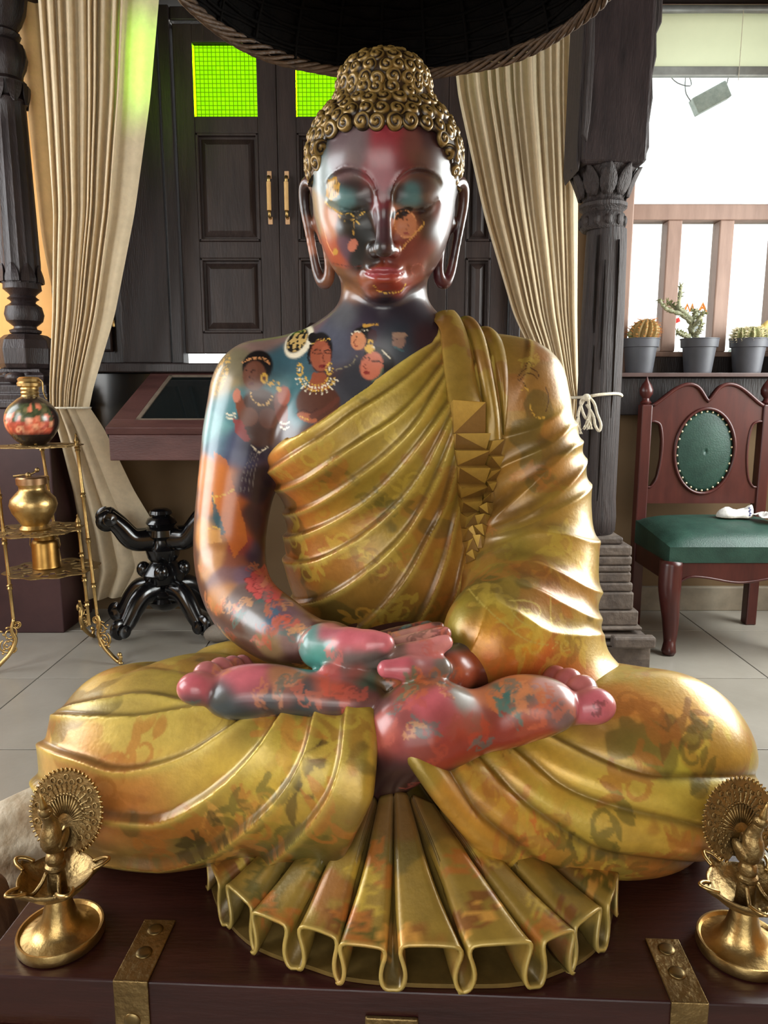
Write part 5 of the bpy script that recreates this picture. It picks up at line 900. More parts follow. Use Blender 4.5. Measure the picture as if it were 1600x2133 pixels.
MB().lathe([(.04, 1.425), (.068, 1.435), (.072, 1.447), (.052, 1.455), (.05, 1.465), (.08, 1.49), (.088, 1.52), (.08, 1.555), (.052, 1.575), (.058, 1.585), (.07, 1.592), (.055, 1.605), (.062, 1.615), (.085, 1.635), (.083, 1.66)], 24, (px, py, 0), flute=.02, nf=8).build('turned_baluster', M_pillar, lp, smooth=35)
MB().lathe([(.085, 1.66), (.082, 1.70), (.084, 1.75), (.080, 2.0), (.074, 2.35), (.072, 2.44), (.084, 2.455), (.07, 2.47)], 32, (px, py, 0), flute=.035, nf=16).build('shaft', M_pillar, lp, smooth=50)
for k in range(8):
    a = 2 * math.pi * k / 8; T = RT((px, py, 0), rz=a)
    for z0, z1, nm in ((1.665, 1.745, 'petal'), (2.52, 2.44, 'petal')):
        P = [[(.087 + .004 * math.cos(v * 3) , w_ * .033 * math.sin(math.pi * (1 - v) * .5 + .2), z0 + (z1 - z0) * v) for w_ in (-1, 0, 1)] for v in np.linspace(0, 1, 6)]
        P = np.array(P); P[:, 1, 0] += .005
        MB().grid(P, M=T).build(nm, M_pillar, lp, solid=.004)
MB().lathe([(.07, 2.47), (.085, 2.50), (.09, 2.53), (.07, 2.55), (.072, 2.57), (.086, 2.60), (.095, 2.64), (.085, 2.69), (.06, 2.71), (.07, 2.72), (.075, 2.735), (.06, 2.75), (.08, 2.78), (.10, 2.83), (.12, 2.95)], 28, (px, py, 0), flute=.03, nf=12).build('capital', M_pillar, lp, smooth=35)
# ---------------------------------------------------------------- right pillar: old shaft, leafy neck, big bracket, slab foot
qx, qy = .905, 3.14
rp = thing('weathered_pillar', (qx, qy, 0), 'dark weathered timber pillar with carved neck standing on stacked slabs', 'pillar')
sh = MB(); prof = [(.084, .545), (.095, .56), (.097, .62), (.092, .70), (.091, 1.0), (.090, 1.35), (.083, 1.75), (.080, 1.82)]
sh.lathe(prof, 40, (qx + .02, qy, 0)); shaft = sh.build('shaft', M_old, rp, smooth=40)
for k, (x, z0, z1) in enumerate(((.872, .9, 1.28), (.915, .62, .98), (.90, 1.30, 1.62), (.955, 1.1, 1.7), (.868, 1.45, 1.72))):       # drying splits
    yy = qy - .0902 + (x - .925) ** 2 * 5.2
    MB().prism([(x - .0035, z0), (x, z0 - .05), (x + .0035, z0 + .05), (x + .002, z1), (x - .001, z1 + .07), (x - .004, z1 - .06)], 'y', yy - .0015, yy + .01).build('split', M_black, shaft)
nk = MB().lathe([(.078, 1.815), (.088, 1.825), (.094, 1.85), (.088, 1.875), (.078, 1.885), (.084, 1.895), (.097, 1.905), (.097, 1.918), (.083, 1.928), (.08, 1.94), (.098, 1.985), (.115, 2.03), (.126, 2.05)], 36, (qx, qy, 0), flute=.018, nf=12).build('neck', M_old, rp, smooth=45)
for k in range(12):
    a = 2 * math.pi * k / 12; M_ = RT((qx, qy, 0), rz=a)
    MB().ball((.089, 0, 1.848), (.012, .017, .022), 8, M_).build('bead', M_old, nk, smooth=True)
for k in range(10):
    a = 2 * math.pi * (k + .3) / 10; M_ = RT((qx, qy, 0), rz=a)
    P = np.array([[(.090 + .036 * v + .010 * v * v, w_ * .034 * (math.sin(math.pi * min(v * .8 + .15, 1))), 1.94 + .11 * v) for w_ in (-1, -.5, 0, .5, 1)] for v in np.linspace(0, 1, 7)]); P[:, 2, 0] += .010; P[:, 1, 0] += .002; P[:, 3, 0] += .002
    MB().grid(P, M=M_).build('leaf', M_old, nk, smooth=True, solid=.006)
V, Fc = squared([(.118, 2.045), (.128, 2.06), (.130, 2.95)], (qx, qy)); MB().add(V, Fc).build('bracket_block', M_pillar, rp, bevel=.01)
o = MB().prism([(.80, 2.10), (.782, 2.08), (.770, 2.02), (.760, 2.06), (.763, 2.30), (.770, 2.95), (.80, 2.95)], 'y', qy - .11, qy + .11).build('bracket_wing', M_old, rp, bevel=.006)
o = MB().prism([(1.0, 2.05), (1.028, 2.06), (1.046, 2.11), (1.041, 2.2), (1.050, 2.29), (1.043, 2.37), (1.055, 2.44), (1.05, 2.52), (1.068, 2.56), (1.064, 2.95), (1.0, 2.95)], 'y', qy - .11, qy + .11).build('bracket_wing', M_old, rp, bevel=.006)
MB().prism([(.772, 2.15), (.79, 2.12), (.80, 2.2), (.806, 2.4), (.80, 2.62), (.812, 2.70), (.80, 2.80), (.785, 2.83), (.775, 2.7), (.782, 2.5)], 'y', qy - .142, qy - .10).build('carved_scroll', M_old, rp, bevel=.004)
for z0, z1, hx, hy in ((.515, .545, .12, .12), (.47, .513, .15, .15), (.43, .468, .152, .15), (.40, .428, .15, .152), (.355, .398, .152, .15), (.315, .353, .16, .155), (.235, .313, .165, .16)):
    MB().box((qx - hx, qy - hy, z0), (qx + hx, qy + hy, z1)).build('slab', M_slate, rp, bevel=.008)
fm = MB().box((qx - .19, qy - .17, .17), (qx + .185, qy + .17, .233)).build('foot_block', M_slate, rp, bevel=.006)
for z, g in ((.155, .195), (.125, .21), (.095, .22), (.0, .225)): MB().box((qx - g, qy - g, z - .0 if z else 0), (qx + g, qy + g, z + (.014 if z else .092))).build('slab', M_slate, rp, bevel=.005)
V, Fc = squared([(.225, .02), (.225, .06)], (qx, qy)); MB().box((qx + .05, qy - .27, .10), (qx + .23, qy - .22, .15)).build('nosing', M_slate, rp, bevel=.01)
MB().lathe([(.001, 0), (.028, 0), (.03, .004), (.001, .005)], 16, M=RT((qx - .02, qy - .172, .20), math.pi / 2)).build('socket', M_black, fm)
# ---------------------------------------------------------------- curtains
def curtain(name, rows, nfold, amp, m, par, seed=0, nu=260, nv=90, power=1.25, lean=0, panel=0):
    """rows: (v, x_left, x_right, y, z, depth) from the rail to the hem; folds run down the cloth and close up where it is tied."""
    r = random.Random(seed); rows = np.array(rows, float); v = np.linspace(0, 1, nv); R = interp_pts(rows, v)
    for _ in range(6): R[1:-1] = (R[:-2] + 2 * R[1:-1] + R[2:]) / 4
    wd = [r.uniform(.55, 1.5) for _ in range(nfold)]
    if panel: wd[-1 if panel > 0 else 0] = abs(panel)
    edges = np.cumsum(wd); edges = np.concatenate([[0], edges / edges[-1]])
    u = np.linspace(0, 1, nu); k = np.clip(np.searchsorted(edges, u, 'right') - 1, 0, nfold - 1); f = (u - edges[k]) / (edges[k + 1] - edges[k])
    hg = [r.uniform(.5, 1.25) for _ in range(nfold)]
    if panel: hg[-1 if panel > 0 else 0] = .35
    hgt = np.array(hg)[k]; ph = np.array([r.uniform(0, 6.28) for _ in range(nfold)])[k]; sk = np.array([r.uniform(-.22, .22) for _ in range(nfold)])[k]
    P = np.zeros((nv, nu, 3))
    for i in range(nv):
        xl, xr, y, z, d = R[i]
        ff = np.clip(f + (sk + .10 * np.sin(v[i] * 5 + ph)) * 4 * f * (1 - f) * .5, 0, 1)
        c = np.sin(np.pi * ff) ** power
        P[i, :, 0] = xl + (xr - xl) * u + lean * d * (c - .5) * hgt
        P[i, :, 1] = y - d * amp * hgt * c + .0025 * np.sin(v[i] * 13 + ph) * c; P[i, :, 2] = z
    return MB().grid(P).build(name, m, par, smooth=True)
lc = thing('curtain', (-1.45, 3.40, 0), 'cream cotton curtain gathered beside the left pillar, its edge glowing green', 'curtain')
curtain('upper_drape', [(0, -1.475, -.945, 3.40, 2.93, .05), (.25, -1.475, -1.02, 3.40, 2.42, .05), (.5, -1.47, -1.11, 3.39, 1.95, .05), (.75, -1.50, -1.22, 3.37, 1.5, .045), (.92, -1.53, -1.33, 3.35, 1.18, .035), (1, -1.535, -1.355, 3.35, 1.088, .028)], 11, 1, M_cloth, lc, 3, lean=.35, panel=3.2)
curtain('lower_drape', [(0, -1.535, -1.355, 3.35, 1.09, .028), (.1, -1.53, -1.31, 3.39, .99, .03), (.4, -1.54, -1.24, 3.54, .68, .04), (.62, -1.55, -1.15, 3.61, .46, .05), (.85, -1.55, -1.11, 3.64, .26, .055), (1, -1.56, -1.25, 3.64, .105, .055)], 4, 1, M_cloth, lc, 5, power=1.0, panel=2.5)
MB().tube([(-1.445 + .098 * math.cos(a), 3.335 + .045 * math.sin(a), 1.088) for a in np.linspace(0, 6.28, 30, endpoint=False)], .005, 6, True).build('tie_cord', M_rope, lc, smooth=True)
bk = thing('curtain', (-1.62, 3.62, 0), 'plain orange-lit cream curtain hanging flat behind the left pillar', 'curtain')
curtain('drape', [(0, -1.70, -1.47, 3.66, 2.93, .02), (.6, -1.66, -1.46, 3.66, 1.9, .02), (1, -1.58, -1.46, 3.655, 1.31, .015)], 3, 1, mat('warm_cotton', (216, 182, 130), .85, var=.04, scale=20, trans=.3, bump=.2, bscale=60), bk, 9, nu=60)
rc = thing('curtain', (.62, 3.26, 0), 'cream cotton curtain drawn to the right-hand pillar and tied with cord', 'curtain')
curtain('upper_drape', [(0, .26, .84, 3.42, 2.93, .05), (.25, .315, .85, 3.42, 2.45, .05), (.5, .44, .865, 3.41, 1.95, .045), (.75, .585, .875, 3.38, 1.5, .035), (.92, .73, .885, 3.35, 1.22, .022), (1, .785, .89, 3.34, 1.135, .018)], 14, 1, M_cloth, rc, 11, lean=-.35)
curtain('lower_drape', [(0, .785, .89, 3.34, 1.137, .018), (.3, .75, .90, 3.36, .9, .03), (1, .69, .90, 3.37, .30, .04)], 6, 1, M_cloth, rc, 13)
tie = thing('curtain_tie', (.85, 3.12, 1.13), 'knotted white cord with frayed tassels round the right-hand pillar', 'cord')
MB().tube(resample([(.7818, 3.28, 1.1348), (.8278, 3.12, 1.1355), (.8491, 3.035, 1.1399), (.8942, 3.02, 1.1478), (.9783, 3.06, 1.1517), (1.02, 3.15, 1.14), (.98, 3.34, 1.14), (.86, 3.40, 1.135), (.765, 3.35, 1.135)], 50), .0065, 8, True).build('cord', M_rope, tie, smooth=True)
for k, pts in enumerate(([(1222,826), (1210,836), (1214,858), (1222,872), (1228,858), (1226,832)], [(1226,826), (1238,840), (1244,862), (1252,884), (1248,898), (1240,886), (1236,866), (1222,842)], [(1220,828), (1208,850), (1204,868)])):
    from_px = {0: [(.8389, 3.02, 1.1399), (.8159, 3.02, 1.1203), (.8258, 3.02, 1.0769), (.843, 3.02, 1.0492), (.8538, 3.02, 1.0769), (.8474, 3.02, 1.1281)],
               1: [(.8469, 3.02, 1.1399), (.872, 3.02, 1.1124), (.886, 3.02, 1.069), (.9041, 3.02, 1.0254), (.8975, 3.02, .9975), (.8803, 3.02, 1.0214), (.8705, 3.02, 1.0611), (.8403, 3.02, 1.1085)],
               2: [(.8351, 3.02, 1.136), (.8132, 3.02, 1.0927), (.8067, 3.02, 1.0571)]}[k]
    MB().tube(resample(from_px, 26), .006, 8).build('loop', M_rope, tie, smooth=True)
MB().ball((.8377, 3.015, 1.136), (.018, .014, .016), 10).build('knot', M_rope, tie, smooth=True)
for P0, P1 in (((.8104, 3.02, 1.065), (.8057, 3.02, .9895)), ((.8597, 3.02, 1.0769), (.8489, 3.02, 1.0095))):
    m = MB(); r = random.Random(4)
    for _ in range(26): m.tube([P0, (P0[0] + (P1[0] - P0[0]) * .5 + r.uniform(-.012, .012), P0[1] + r.uniform(-.012, .012), (P0[2] + P1[2]) / 2), (P1[0] + r.uniform(-.022, .022), P1[1] + r.uniform(-.014, .014), P1[2] + r.uniform(-.008, .012))], .0022, 5)
    m.build('tassel', M_rope, tie)
# ---------------------------------------------------------------- woven basket shade over the head
hx, hy, hz, hr = .02, 1.565, 1.955, .435
hat = thing('basket_shade', (hx, hy, hz), 'large dark woven wicker basket hung like a canopy over the statue', 'basket')
dome = lambda t: (hr * math.sin(t * math.pi / 2), .30 * math.cos(t * math.pi / 2) ** 1.15)
P = [[(hx + dome(t)[0] * math.cos(a) * (1 + .006 * math.sin(24 * a)), hy + dome(t)[0] * math.sin(a), hz + dome(t)[1] + .0035 * math.sin(24 * a + math.pi * (i % 2))) for a in np.linspace(0, 2 * math.pi, 96, endpoint=False)] for i, t in enumerate(np.linspace(.02, 1, 40))]
MB().grid(P, True).build('woven_dome', M_wicker, hat, smooth=True, solid=.006)
for k in range(24):
    a = 2 * math.pi * (k + .25) / 24
    MB().tube([(hx + (dome(t)[0] - .006) * math.cos(a), hy + (dome(t)[0] - .006) * math.sin(a), hz + dome(t)[1] - .006) for t in np.linspace(.05, 1, 14)], .0045, 6, flat=.5).build('rib', M_wicker, hat, smooth=True)
for i, t in enumerate(np.linspace(.35, .97, 16)):
    MB().tube([(hx + (dome(t)[0] - .004) * math.cos(a), hy + (dome(t)[0] - .004) * math.sin(a), hz + dome(t)[1] - .004 + .005 * math.sin(12 * a + math.pi * i)) for a in np.linspace(0, 2 * math.pi, 72, endpoint=False)], .0045, 5, True).build('weaver', M_wicker, hat, smooth=True)
M_rim = mat('rim_cane', (50, 36, 26), .55, rgb2=(96, 72, 50), scale=30, stretch=(1, 1, 3), bump=.4)
for s in range(6):
    r = random.Random(s); n = 200; nt_ = 13
    MB().tube([(hx + (hr + .010 * math.cos(nt_ * a + s * 1.05)) * math.cos(a), hy + (hr + .010 * math.cos(nt_ * a + s * 1.05)) * math.sin(a), hz + .011 * math.sin(nt_ * a + s * 1.05) + .003 * math.sin(5 * a + s)) for a in np.linspace(0, 2 * math.pi, n, endpoint=False)], .0050, 6, True).build('rim_strand', M_rim, hat, smooth=True)
MB().tube([(hx, hy, hz + .30), (hx, hy, 2.95)], .006, 8).build('hanging_cord', M_rope, hat)
# ---------------------------------------------------------------- slanted glass-topped showcase on the wall
cs = thing('showcase', (-.6, 3.0, .88), 'maroon wall showcase with slanting dark glass top behind the statue', 'showcase')
x0, x1 = -1.157, -.02; ya, yb = 3.0, 3.69; za, zb = 1.013, 1.275; sl = (zb - za) / (yb - ya)
MB().add([(x0 + .01, ya + .01, .875), (x1 - .01, ya + .01, .875), (x1 - .01, yb, .875), (x0 + .01, yb, .875), (x0 + .01, ya + .01, za - .032), (x1 - .01, ya + .01, za - .032), (x1 - .01, yb, zb - .032), (x0 + .01, yb, zb - .032)],
         [(3, 2, 1, 0), (4, 5, 6, 7), (0, 1, 5, 4), (1, 2, 6, 5), (2, 3, 7, 6), (3, 0, 4, 7)]).build('case', M_maroon, cs, bevel=.004)
L = math.hypot(yb - ya, zb - za); T = RT((0, ya, za), math.atan(sl))
lid = MB()
for a in ((x0, 0, x1, .085), (x0, L - .085, x1, L), (x0, .085, x0 + .10, L - .085), (x1 - .10, .085, x1, L - .085)): lid.box((a[0], a[1], -.032), (a[2], a[3], 0), T)
lid = lid.build('lid_frame', M_maroon, cs, bevel=.003)
MB().box((x0 + .10, .085, -.02), (x1 - .10, L - .085, -.006), T).build('glass', M_mirror, lid)
wr = MB()
for a in ((x0 + .095, .08, x1 - .095, .10), (x0 + .095, L - .1, x1 - .095, L - .08), (x0 + .095, .08, x0 + .115, L - .08)): wr.box((a[0], a[1], -.006), (a[2], a[3], -.001), T)
wr.build('bead', mat('worn_bead', (96, 84, 72), .5, rgb2=(120, 106, 92), scale=30), lid)
# ---------------------------------------------------------------- black table base
tb = thing('pedestal_base', (-1.09, 3.47, 0), 'glossy black carved table base with scrolled arms and feet beside the showcase', 'table')
cx, cy = -1.09, 3.47
MB().lathe([(.03, .60), (.05, .59), (.055, .575), (.04, .565), (.065, .55), (.075, .53), (.06, .515), (.08, .50), (.085, .47), (.065, .45), (.07, .42), (.085, .40), (.075, .36), (.06, .34), (.08, .32), (.105, .28), (.09, .235), (.06, .215), (.085, .20), (.095, .18), (.08, .16), (.09, .14), (.07, .11), (.03, .085), (.001, .08)][::-1], 28, (cx, cy, 0), flute=.03, nf=8).build('column', M_black, tb, smooth=35)
def limb(name, a, pts, r):
    M_ = RT((cx, cy, 0), rz=a); P = resample([(p[0], 0, p[1]) for p in pts], 24); n = len(P)
    o = MB().tube(P, np.interp(np.linspace(0, 1, n), [0, .5, 1], r), 12, M=M_, flat=1.25).build(name, M_black, tb, smooth=True)
    e = P[-1]; up = 1 if pts[-1][1] > .3 else -1
    sc = MB(); ang = np.linspace(0, 3.8 * math.pi / 2, 22)
    sc.tube([(e[0] + .002 + (.03 * (1 - t / 9)) * math.sin(t), 0, e[2] + up * .0 + (.03 * (1 - t / 9)) * (1 - math.cos(t)) * -up + 0) for t in ang], .020, 10, M=M_, flat=1.6)
    for s in (-1, 1): sc.lathe([(.001, 0), (.03, 0), (.034, .006), (.03, .012), (.012, .014), (.001, .02)], 18, M=M_ @ RT((e[0], s * .022, e[2] - up * .012), -s * math.pi / 2))
    sc.build('scroll', M_black, o, smooth=40)
for a in (-2.15, -.62, .75, 2.92): limb('foot', a, [(.05, .20), (.14, .185), (.22, .09), (.265, .04)], [.048, .040, .026])
for a in (-2.5, -3.02, .72, -.35): limb('arm', a, [(.05, .45), (.14, .46), (.20, .53), (.25, .585)], [.045, .038, .028])
for k in range(4):
    a = -1.4 + k * math.pi / 2; MB().ball((cx + .095 * math.cos(a), cy + .095 * math.sin(a), .30), (.035, .035, .04), 12).build('boss', M_black, tb, smooth=True)
# two grey stones in the gap by the statue's arm
for (c, r, rz, lab) in (((-.7638, 3.26, .0814), (.095, .05, .045), .7, 'long grey river stone with the rounded end showing beside the black table base'), ((-.6716, 3.46, .0159), (.09, .06, .075), -.4, 'grey stone half hidden behind the statue arm, the right one of two')):
    t = thing('stone', (c[0], c[1], 0), lab, 'stone')
    m = MB(); m.ball((0, 0, 0), r, 20); V = np.array(m.v); V = V * (1 + .16 * (fbm(V * 14, 3)[:, None] - .5)); m.v = V.tolist()
    z = -V[:, 2].min(); M_ = RT((c[0], c[1], z), rz=rz); m.v = (V @ M_[:3, :3].T + M_[:3, 3]).tolist(); m.build('body', M_stone, t, smooth=True)
# ---------------------------------------------------------------- brass three-tier stand with its jars
et = thing('brass_stand', (-1.45, 3.02, 0), 'three-tier pierced brass stand with scrolled feet at the left', 'stand')
def pierced(name, c, r, z, seed, sq=1.0):
    m = MB(); rr = random.Random(seed); nr, na = 9, 60; R = np.linspace(.0, 1, nr + 1)
    P = [[(c[0] + r * R[i] * (1 + (.05 * math.cos(12 * 2 * math.pi * k / na) if i >= nr - 1 else 0)) * math.cos(2 * math.pi * k / na), c[1] + sq * r * R[i] * (1 + (.05 * math.cos(12 * 2 * math.pi * k / na) if i >= nr - 1 else 0)) * math.sin(2 * math.pi * k / na), z) for k in range(na)] for i in range(nr + 1)]
    V = np.array(P).reshape(-1, 3); Fc = []
    for i in range(nr):
        for k in range(na):
            if i in (4, 5, 6, 7) and ((k % 5 in (1, 2) and i in (6, 7)) or (k % 5 in (3, 4) and i in (4, 5)) or (k % 10 == 0 and i == 6)): continue
            Fc.append((i * na + k, i * na + (k + 1) % na, (i + 1) * na + (k + 1) % na, (i + 1) * na + k))
    return m.add(V, Fc).build(name, M_brassd, et, solid=.004)
pierced('shelf', (-1.455, 3.05), .165, .935, 1); pierced('shelf', (-1.475, 2.99), .185, .585, 2); pierced('shelf', (-1.445, 3.06), .19, .40, 3)
def post(x, y, z0, z1, x2=None, y2=None):
    H = z1 - z0; p = [(.0085, 0)]
    for t in np.linspace(0, 1, 5)[:-1]: p += [(.0075, t * H + .012), (.0065, t * H + .5 * H / 4), (.0075, (t + .25) * H - .025), (.012, (t + .25) * H - .018), (.0085, (t + .25) * H - .01), (.013, (t + .25) * H - .004), (.008, (t + .25) * H)]
    p += [(.012, H + .006), (.009, H + .014), (.013, H + .024), (.008, H + .036), (.004, H + .044), (.006, H + .05), (.001, H + .058)]
    return MB().lathe(p, 12, M=aim((x, y, z0), (x if x2 is None else x2, y if y2 is None else y2, z1))).build('post', M_brass, et, smooth=40)
post(-1.235, 2.995, .155, .935, -1.298, 3.05); post(-1.565, 2.93, .17, .935, -1.60, 2.955); post(-1.475, 3.20, .39, .925, -1.515, 3.19)
post(-1.30, 3.055, .145, .585, -1.315, 3.05)
for (x, y, a) in ((-1.235, 2.99, -.35), (-1.56, 2.92, -2.4), (-1.40, 3.20, 1.5)):
    M_ = RT((x, y, 0), rz=a); P = resample([(0, 0, .215), (.012, 0, .17), (.0, 0, .125), (.022, 0, .075), (.06, 0, .038), (.095, 0, .013), (.108, 0, .022), (.112, 0, .04)], 30)
    f = MB().tube(P, np.interp(np.linspace(0, 1, 30), [0, .3, .75, 1], [.006, .010, .0085, .007]), 8, M=M_).build('foot', M_brass, et, smooth=True)
    MB().ball((.105, 0, .045), .0105, 10, M_).ball((.108, 0, .008), (.012, .010, .008), 10, M_).build('toe', M_brass, f, smooth=True)
    sc = MB()
    for (ox, oz, rr, d) in ((.018, .155, .030, 1), (.030, .105, .034, -1), (-.012, .185, .016, 1), (.012, .085, .018, -1)):
        t = np.linspace(0, 3.3 * math.pi, 34); sc.tube([(ox + rr * (1 - .22 * q / math.pi) * math.cos(d * q + 1), 0, oz + rr * (1 - .22 * q / math.pi) * math.sin(d * q + 1)) for q in t], .0036, 6, M=M_)
    for k in range(7): sc.ball((.04 + .012 * math.cos(k), 0, .075 + .016 * k), .0055, 8, M_)
    sc.build('scrollwork', M_brass, f, smooth=True)
# painted flask on top
vx, vy, vz = -1.485, 3.06, .9396
vs = thing('painted_flask', (vx, vy, vz), 'round dark flask painted with orange flowers on the top tier of the brass stand', 'flask')
prof = resample([(.045, .0), (.05, .004), (.075, .025), (.102, .07), (.106, .115), (.09, .155), (.055, .188), (.036, .20), (.034, .205)], 44)
m = MB().lathe([tuple(p) for p in prof], 72, (vx, vy, vz)); V = np.array(m.v); q = (V - (vx, vy, vz)); ang = np.arctan2(q[:, 0], -q[:, 1])
band = smooth(q[:, 2], .045, .055) * (1 - smooth(q[:, 2], .165, .178)) * smooth(1.35 - np.abs(ang), 0, .15)
colr = np.tile(lin((38, 28, 24)), (len(V), 1)); cell = RNG.uniform([-1.4, .05], [1.4, .175], (90, 2)); d = np.hypot((ang[:, None] - cell[:, 0]) * .1, q[:, 2][:, None] - cell[:, 1]); ni = d.argmin(1); dm = d.min(1)
pal = np.array([lin(c) for c in ((206, 98, 70), (222, 128, 96), (188, 84, 66), (74, 80, 52), (110, 104, 70), (232, 160, 120))]); low_z = cell[ni, 1] < .105
fl_c = np.where(low_z[:, None], pal[np.array([0, 1, 2, 5])[ni % 4]], pal[np.array([3, 4, 3, 1])[ni % 4]]) * (.65 + .35 * smooth(.0115 - dm, 0, .006))[:, None]
colr = colr * (1 - band[:, None]) + fl_c * band[:, None]
npmesh('body', V, np.array([f for f in m.f if len(f) == 4]), mat('painted_lacquer', (0, 0, 0), .25, attr='paint', coat=.5, var=.1, scale=60), vs, colr)
MB().lathe([(.001, -.001), (.044, -.001), (.05, .004), (.046, .008), (.001, .008)], 32, (vx, vy, vz)).build('foot_ring', M_brassd, vs, smooth=40)
nk = MB().lathe([(.036, .20), (.033, .207), (.036, .215), (.033, .222), (.036, .230), (.034, .237), (.046, .243), (.048, .255), (.042, .262), (.045, .272), (.036, .28), (.02, .282), (.001, .282)], 36, (vx, vy, vz)).build('neck_cap', M_brass, vs, smooth=35)
MB().tube(resample([(vx + .036, vy, vz + .275), (vx + .055, vy, vz + .262), (vx + .056, vy, vz + .225), (vx + .068, vy - .01, vz + .20), (vx + .078, vy - .02, vz + .19)], 20), .003, 6).build('chain', M_brass, vs, smooth=True)
for k in range(4):
    a = k * 1.57 + .6; MB().ball((vx + .045 * math.cos(a), vy + .045 * math.sin(a), vz + .006), .008, 8).build('foot', M_brass, vs, smooth=True)
# brass ghee pot on the middle tier
bx, by, bz = -1.47, 2.985, .5875
bp = thing('brass_pot', (bx, by, bz), 'round-bellied brass pot with flat hinged lid on the middle tier', 'pot')
MB().lathe([(.001, 0), (.058, 0), (.062, .006), (.055, .014), (.05, .02), (.06, .035), (.085, .075), (.094, .105), (.088, .13), (.066, .155), (.053, .168), (.051, .18), (.056, .19), (.056, .196), (.001, .196)], 44, (bx, by, bz)).build('body', M_brass, bp, smooth=40)
ld = MB().lathe([(.060, .192), (.0605, .218), (.056, .223), (.001, .225)], 40, (bx, by, bz)).build('lid', mat('lid_brass', (150, 118, 88), .35, 1, rgb2=(180, 146, 110), scale=20), bp, smooth=30)
MB().tube([(bx - .065, by - .02, bz + .226), (bx - .03, by - .01, bz + .231), (bx + .0, by, bz + .234), (bx + .02, by + .01, bz + .246)], .0045, 8).ball((bx - .01, by - .005, bz + .230), .012, 10).ball((bx + .022, by + .01, bz + .250), .010, 10).build('latch', M_brassd, ld, smooth=True)
# brass milk can on the low tier
kx, ky, kz = -1.475, 3.07, .4025
kn = thing('brass_can', (kx, ky, kz), 'small cylindrical brass can on the lowest tier of the stand', 'can')
MB().lathe([(.001, 0), (.056, 0), (.058, .004), (.056, .010), (.055, .11), (.05, .122), (.044, .126), (.044, .15), (.047, .154), (.044, .157), (.001, .157)], 40, (kx, ky, kz)).build('body', mat('can_brass', (140, 104, 52), .36, 1, rgb2=(168, 130, 70), scale=18), kn, smooth=40)
for s in (-1, 1): MB().tube([(kx + s * .044, ky, kz + .145), (kx + s * .062, ky, kz + .13), (kx + s * .066, ky, kz + .10), (kx + s * .058, ky, kz + .085)], .0028, 6).build('handle', M_brassd, kn, smooth=True)
# ---------------------------------------------------------------- chair with slippers
X0, X1 = 1.235, 1.88; YF, YR = 3.06, 3.52
ch = thing('chair', (1.56, 3.3, 0), 'maroon carved chair with green studded oval back and green seat', 'chair')
ztop = .425
for s, x in ((0, X0 + .03), (1, X1 - .03)):
    pst = MB(); pst.box((x - .026, YR - .03, .0), (x + .026, YR + .03, 1.10)); pst = pst.build('back_post', M_chair, ch, bevel=.006)
    MB().lathe([(.022, 0), (.028, .01), (.018, .02), (.016, .03), (.030, .05), (.032, .07), (.022, .095), (.008, .115), (.003, .13), (.001, .135)], 20, (x, YR, 1.10)).build('finial', M_chair, pst, smooth=40)
xa, xb = X0 + .056, X1 - .056; xm = (xa + xb) / 2; hw = (xb - xa) / 2
top = [(x, 1.10 + .10 * (max(0., math.sin(math.pi * (1 - abs((x - xm) / hw)) * .78)) ** 1.3) - .035 * math.exp(-((x - xm) / .035) ** 2)) for x in np.linspace(xb, xa, 49)]
cz, rx_, rz_ = .875, .138, .198; ov = [(xm + rx_ * math.cos(a), cz + rz_ * math.sin(a)) for a in np.linspace(0, 2 * math.pi, 48, endpoint=False)]
def slot(side):
    xi = xa if side < 0 else xb; d = 1 if side < 0 else -1
    return [(xi - .002 * d, .70), (xi + .02 * d, .705), (xi + .045 * d, .75), (xi + .058 * d, .84), (xi + .058 * d, .93), (xi + .045 * d, 1.0), (xi + .02 * d, 1.018), (xi - .002 * d, 1.02)]
sl_l, sl_r = slot(-1), slot(1)
bm = bmesh.new(); yf, yb_ = YR - .02, YR + .012
outer = top + [(xa, 1.02)] + sl_l[::-1][1:-1] + [(xa, .70), (xa, .62), (xb, .62), (xb, .70)] + sl_r[1:-1] + [(xb, 1.02)]
def ring(pts, y): return [bm.verts.new((p[0], y, p[1])) for p in pts]
for y in (yf, yb_):
    a = ring(outer, y); b_ = ring(ov, y); e = [bm.edges.new((a[i], a[(i + 1) % len(a)])) for i in range(len(a))] + [bm.edges.new((b_[i], b_[(i + 1) % len(b_)])) for i in range(len(b_))]
    bmesh.ops.triangle_fill(bm, use_beauty=True, use_dissolve=False, edges=e)
    if y == yf: fa, fb = a, b_
for u, v in ((fa, a), (fb, b_)):
    for i in range(len(u)): bm.faces.new((u[i], u[(i + 1) % len(u)], v[(i + 1) % len(u)], v[i]))
bmesh.ops.recalc_face_normals(bm, faces=bm.faces); me = bpy.data.meshes.new('backrest'); bm.to_mesh(me); bm.free()
br_ = finish(me, 'backrest', M_chair, ch)
MB().tube([(x, YR - .022, z - .004) for x, z in top], .009, 8).build('crest_moulding', M_chair, br_, smooth=True)
for q in (sl_l, sl_r): MB().tube([(x, YR - .02, z) for x, z in resample(q, 30)], .006, 8).build('slot_moulding', M_chair, br_, smooth=True)
MB().tube([(xm + (rx_ + .008) * math.cos(a), YR - .022, cz + (rz_ + .008) * math.sin(a)) for a in np.linspace(0, 2 * math.pi, 60, endpoint=False)], .008, 8, True).build('oval_moulding', M_chair, br_, smooth=True)
pd = MB(); P = [[(xm + rx_ * r_ * math.cos(a), YR - .014 - .016 * (1 - r_ ** 2), cz + rz_ * r_ * math.sin(a)) for a in np.linspace(0, 2 * math.pi, 48, endpoint=False)] for r_ in np.linspace(1, .001, 10)]
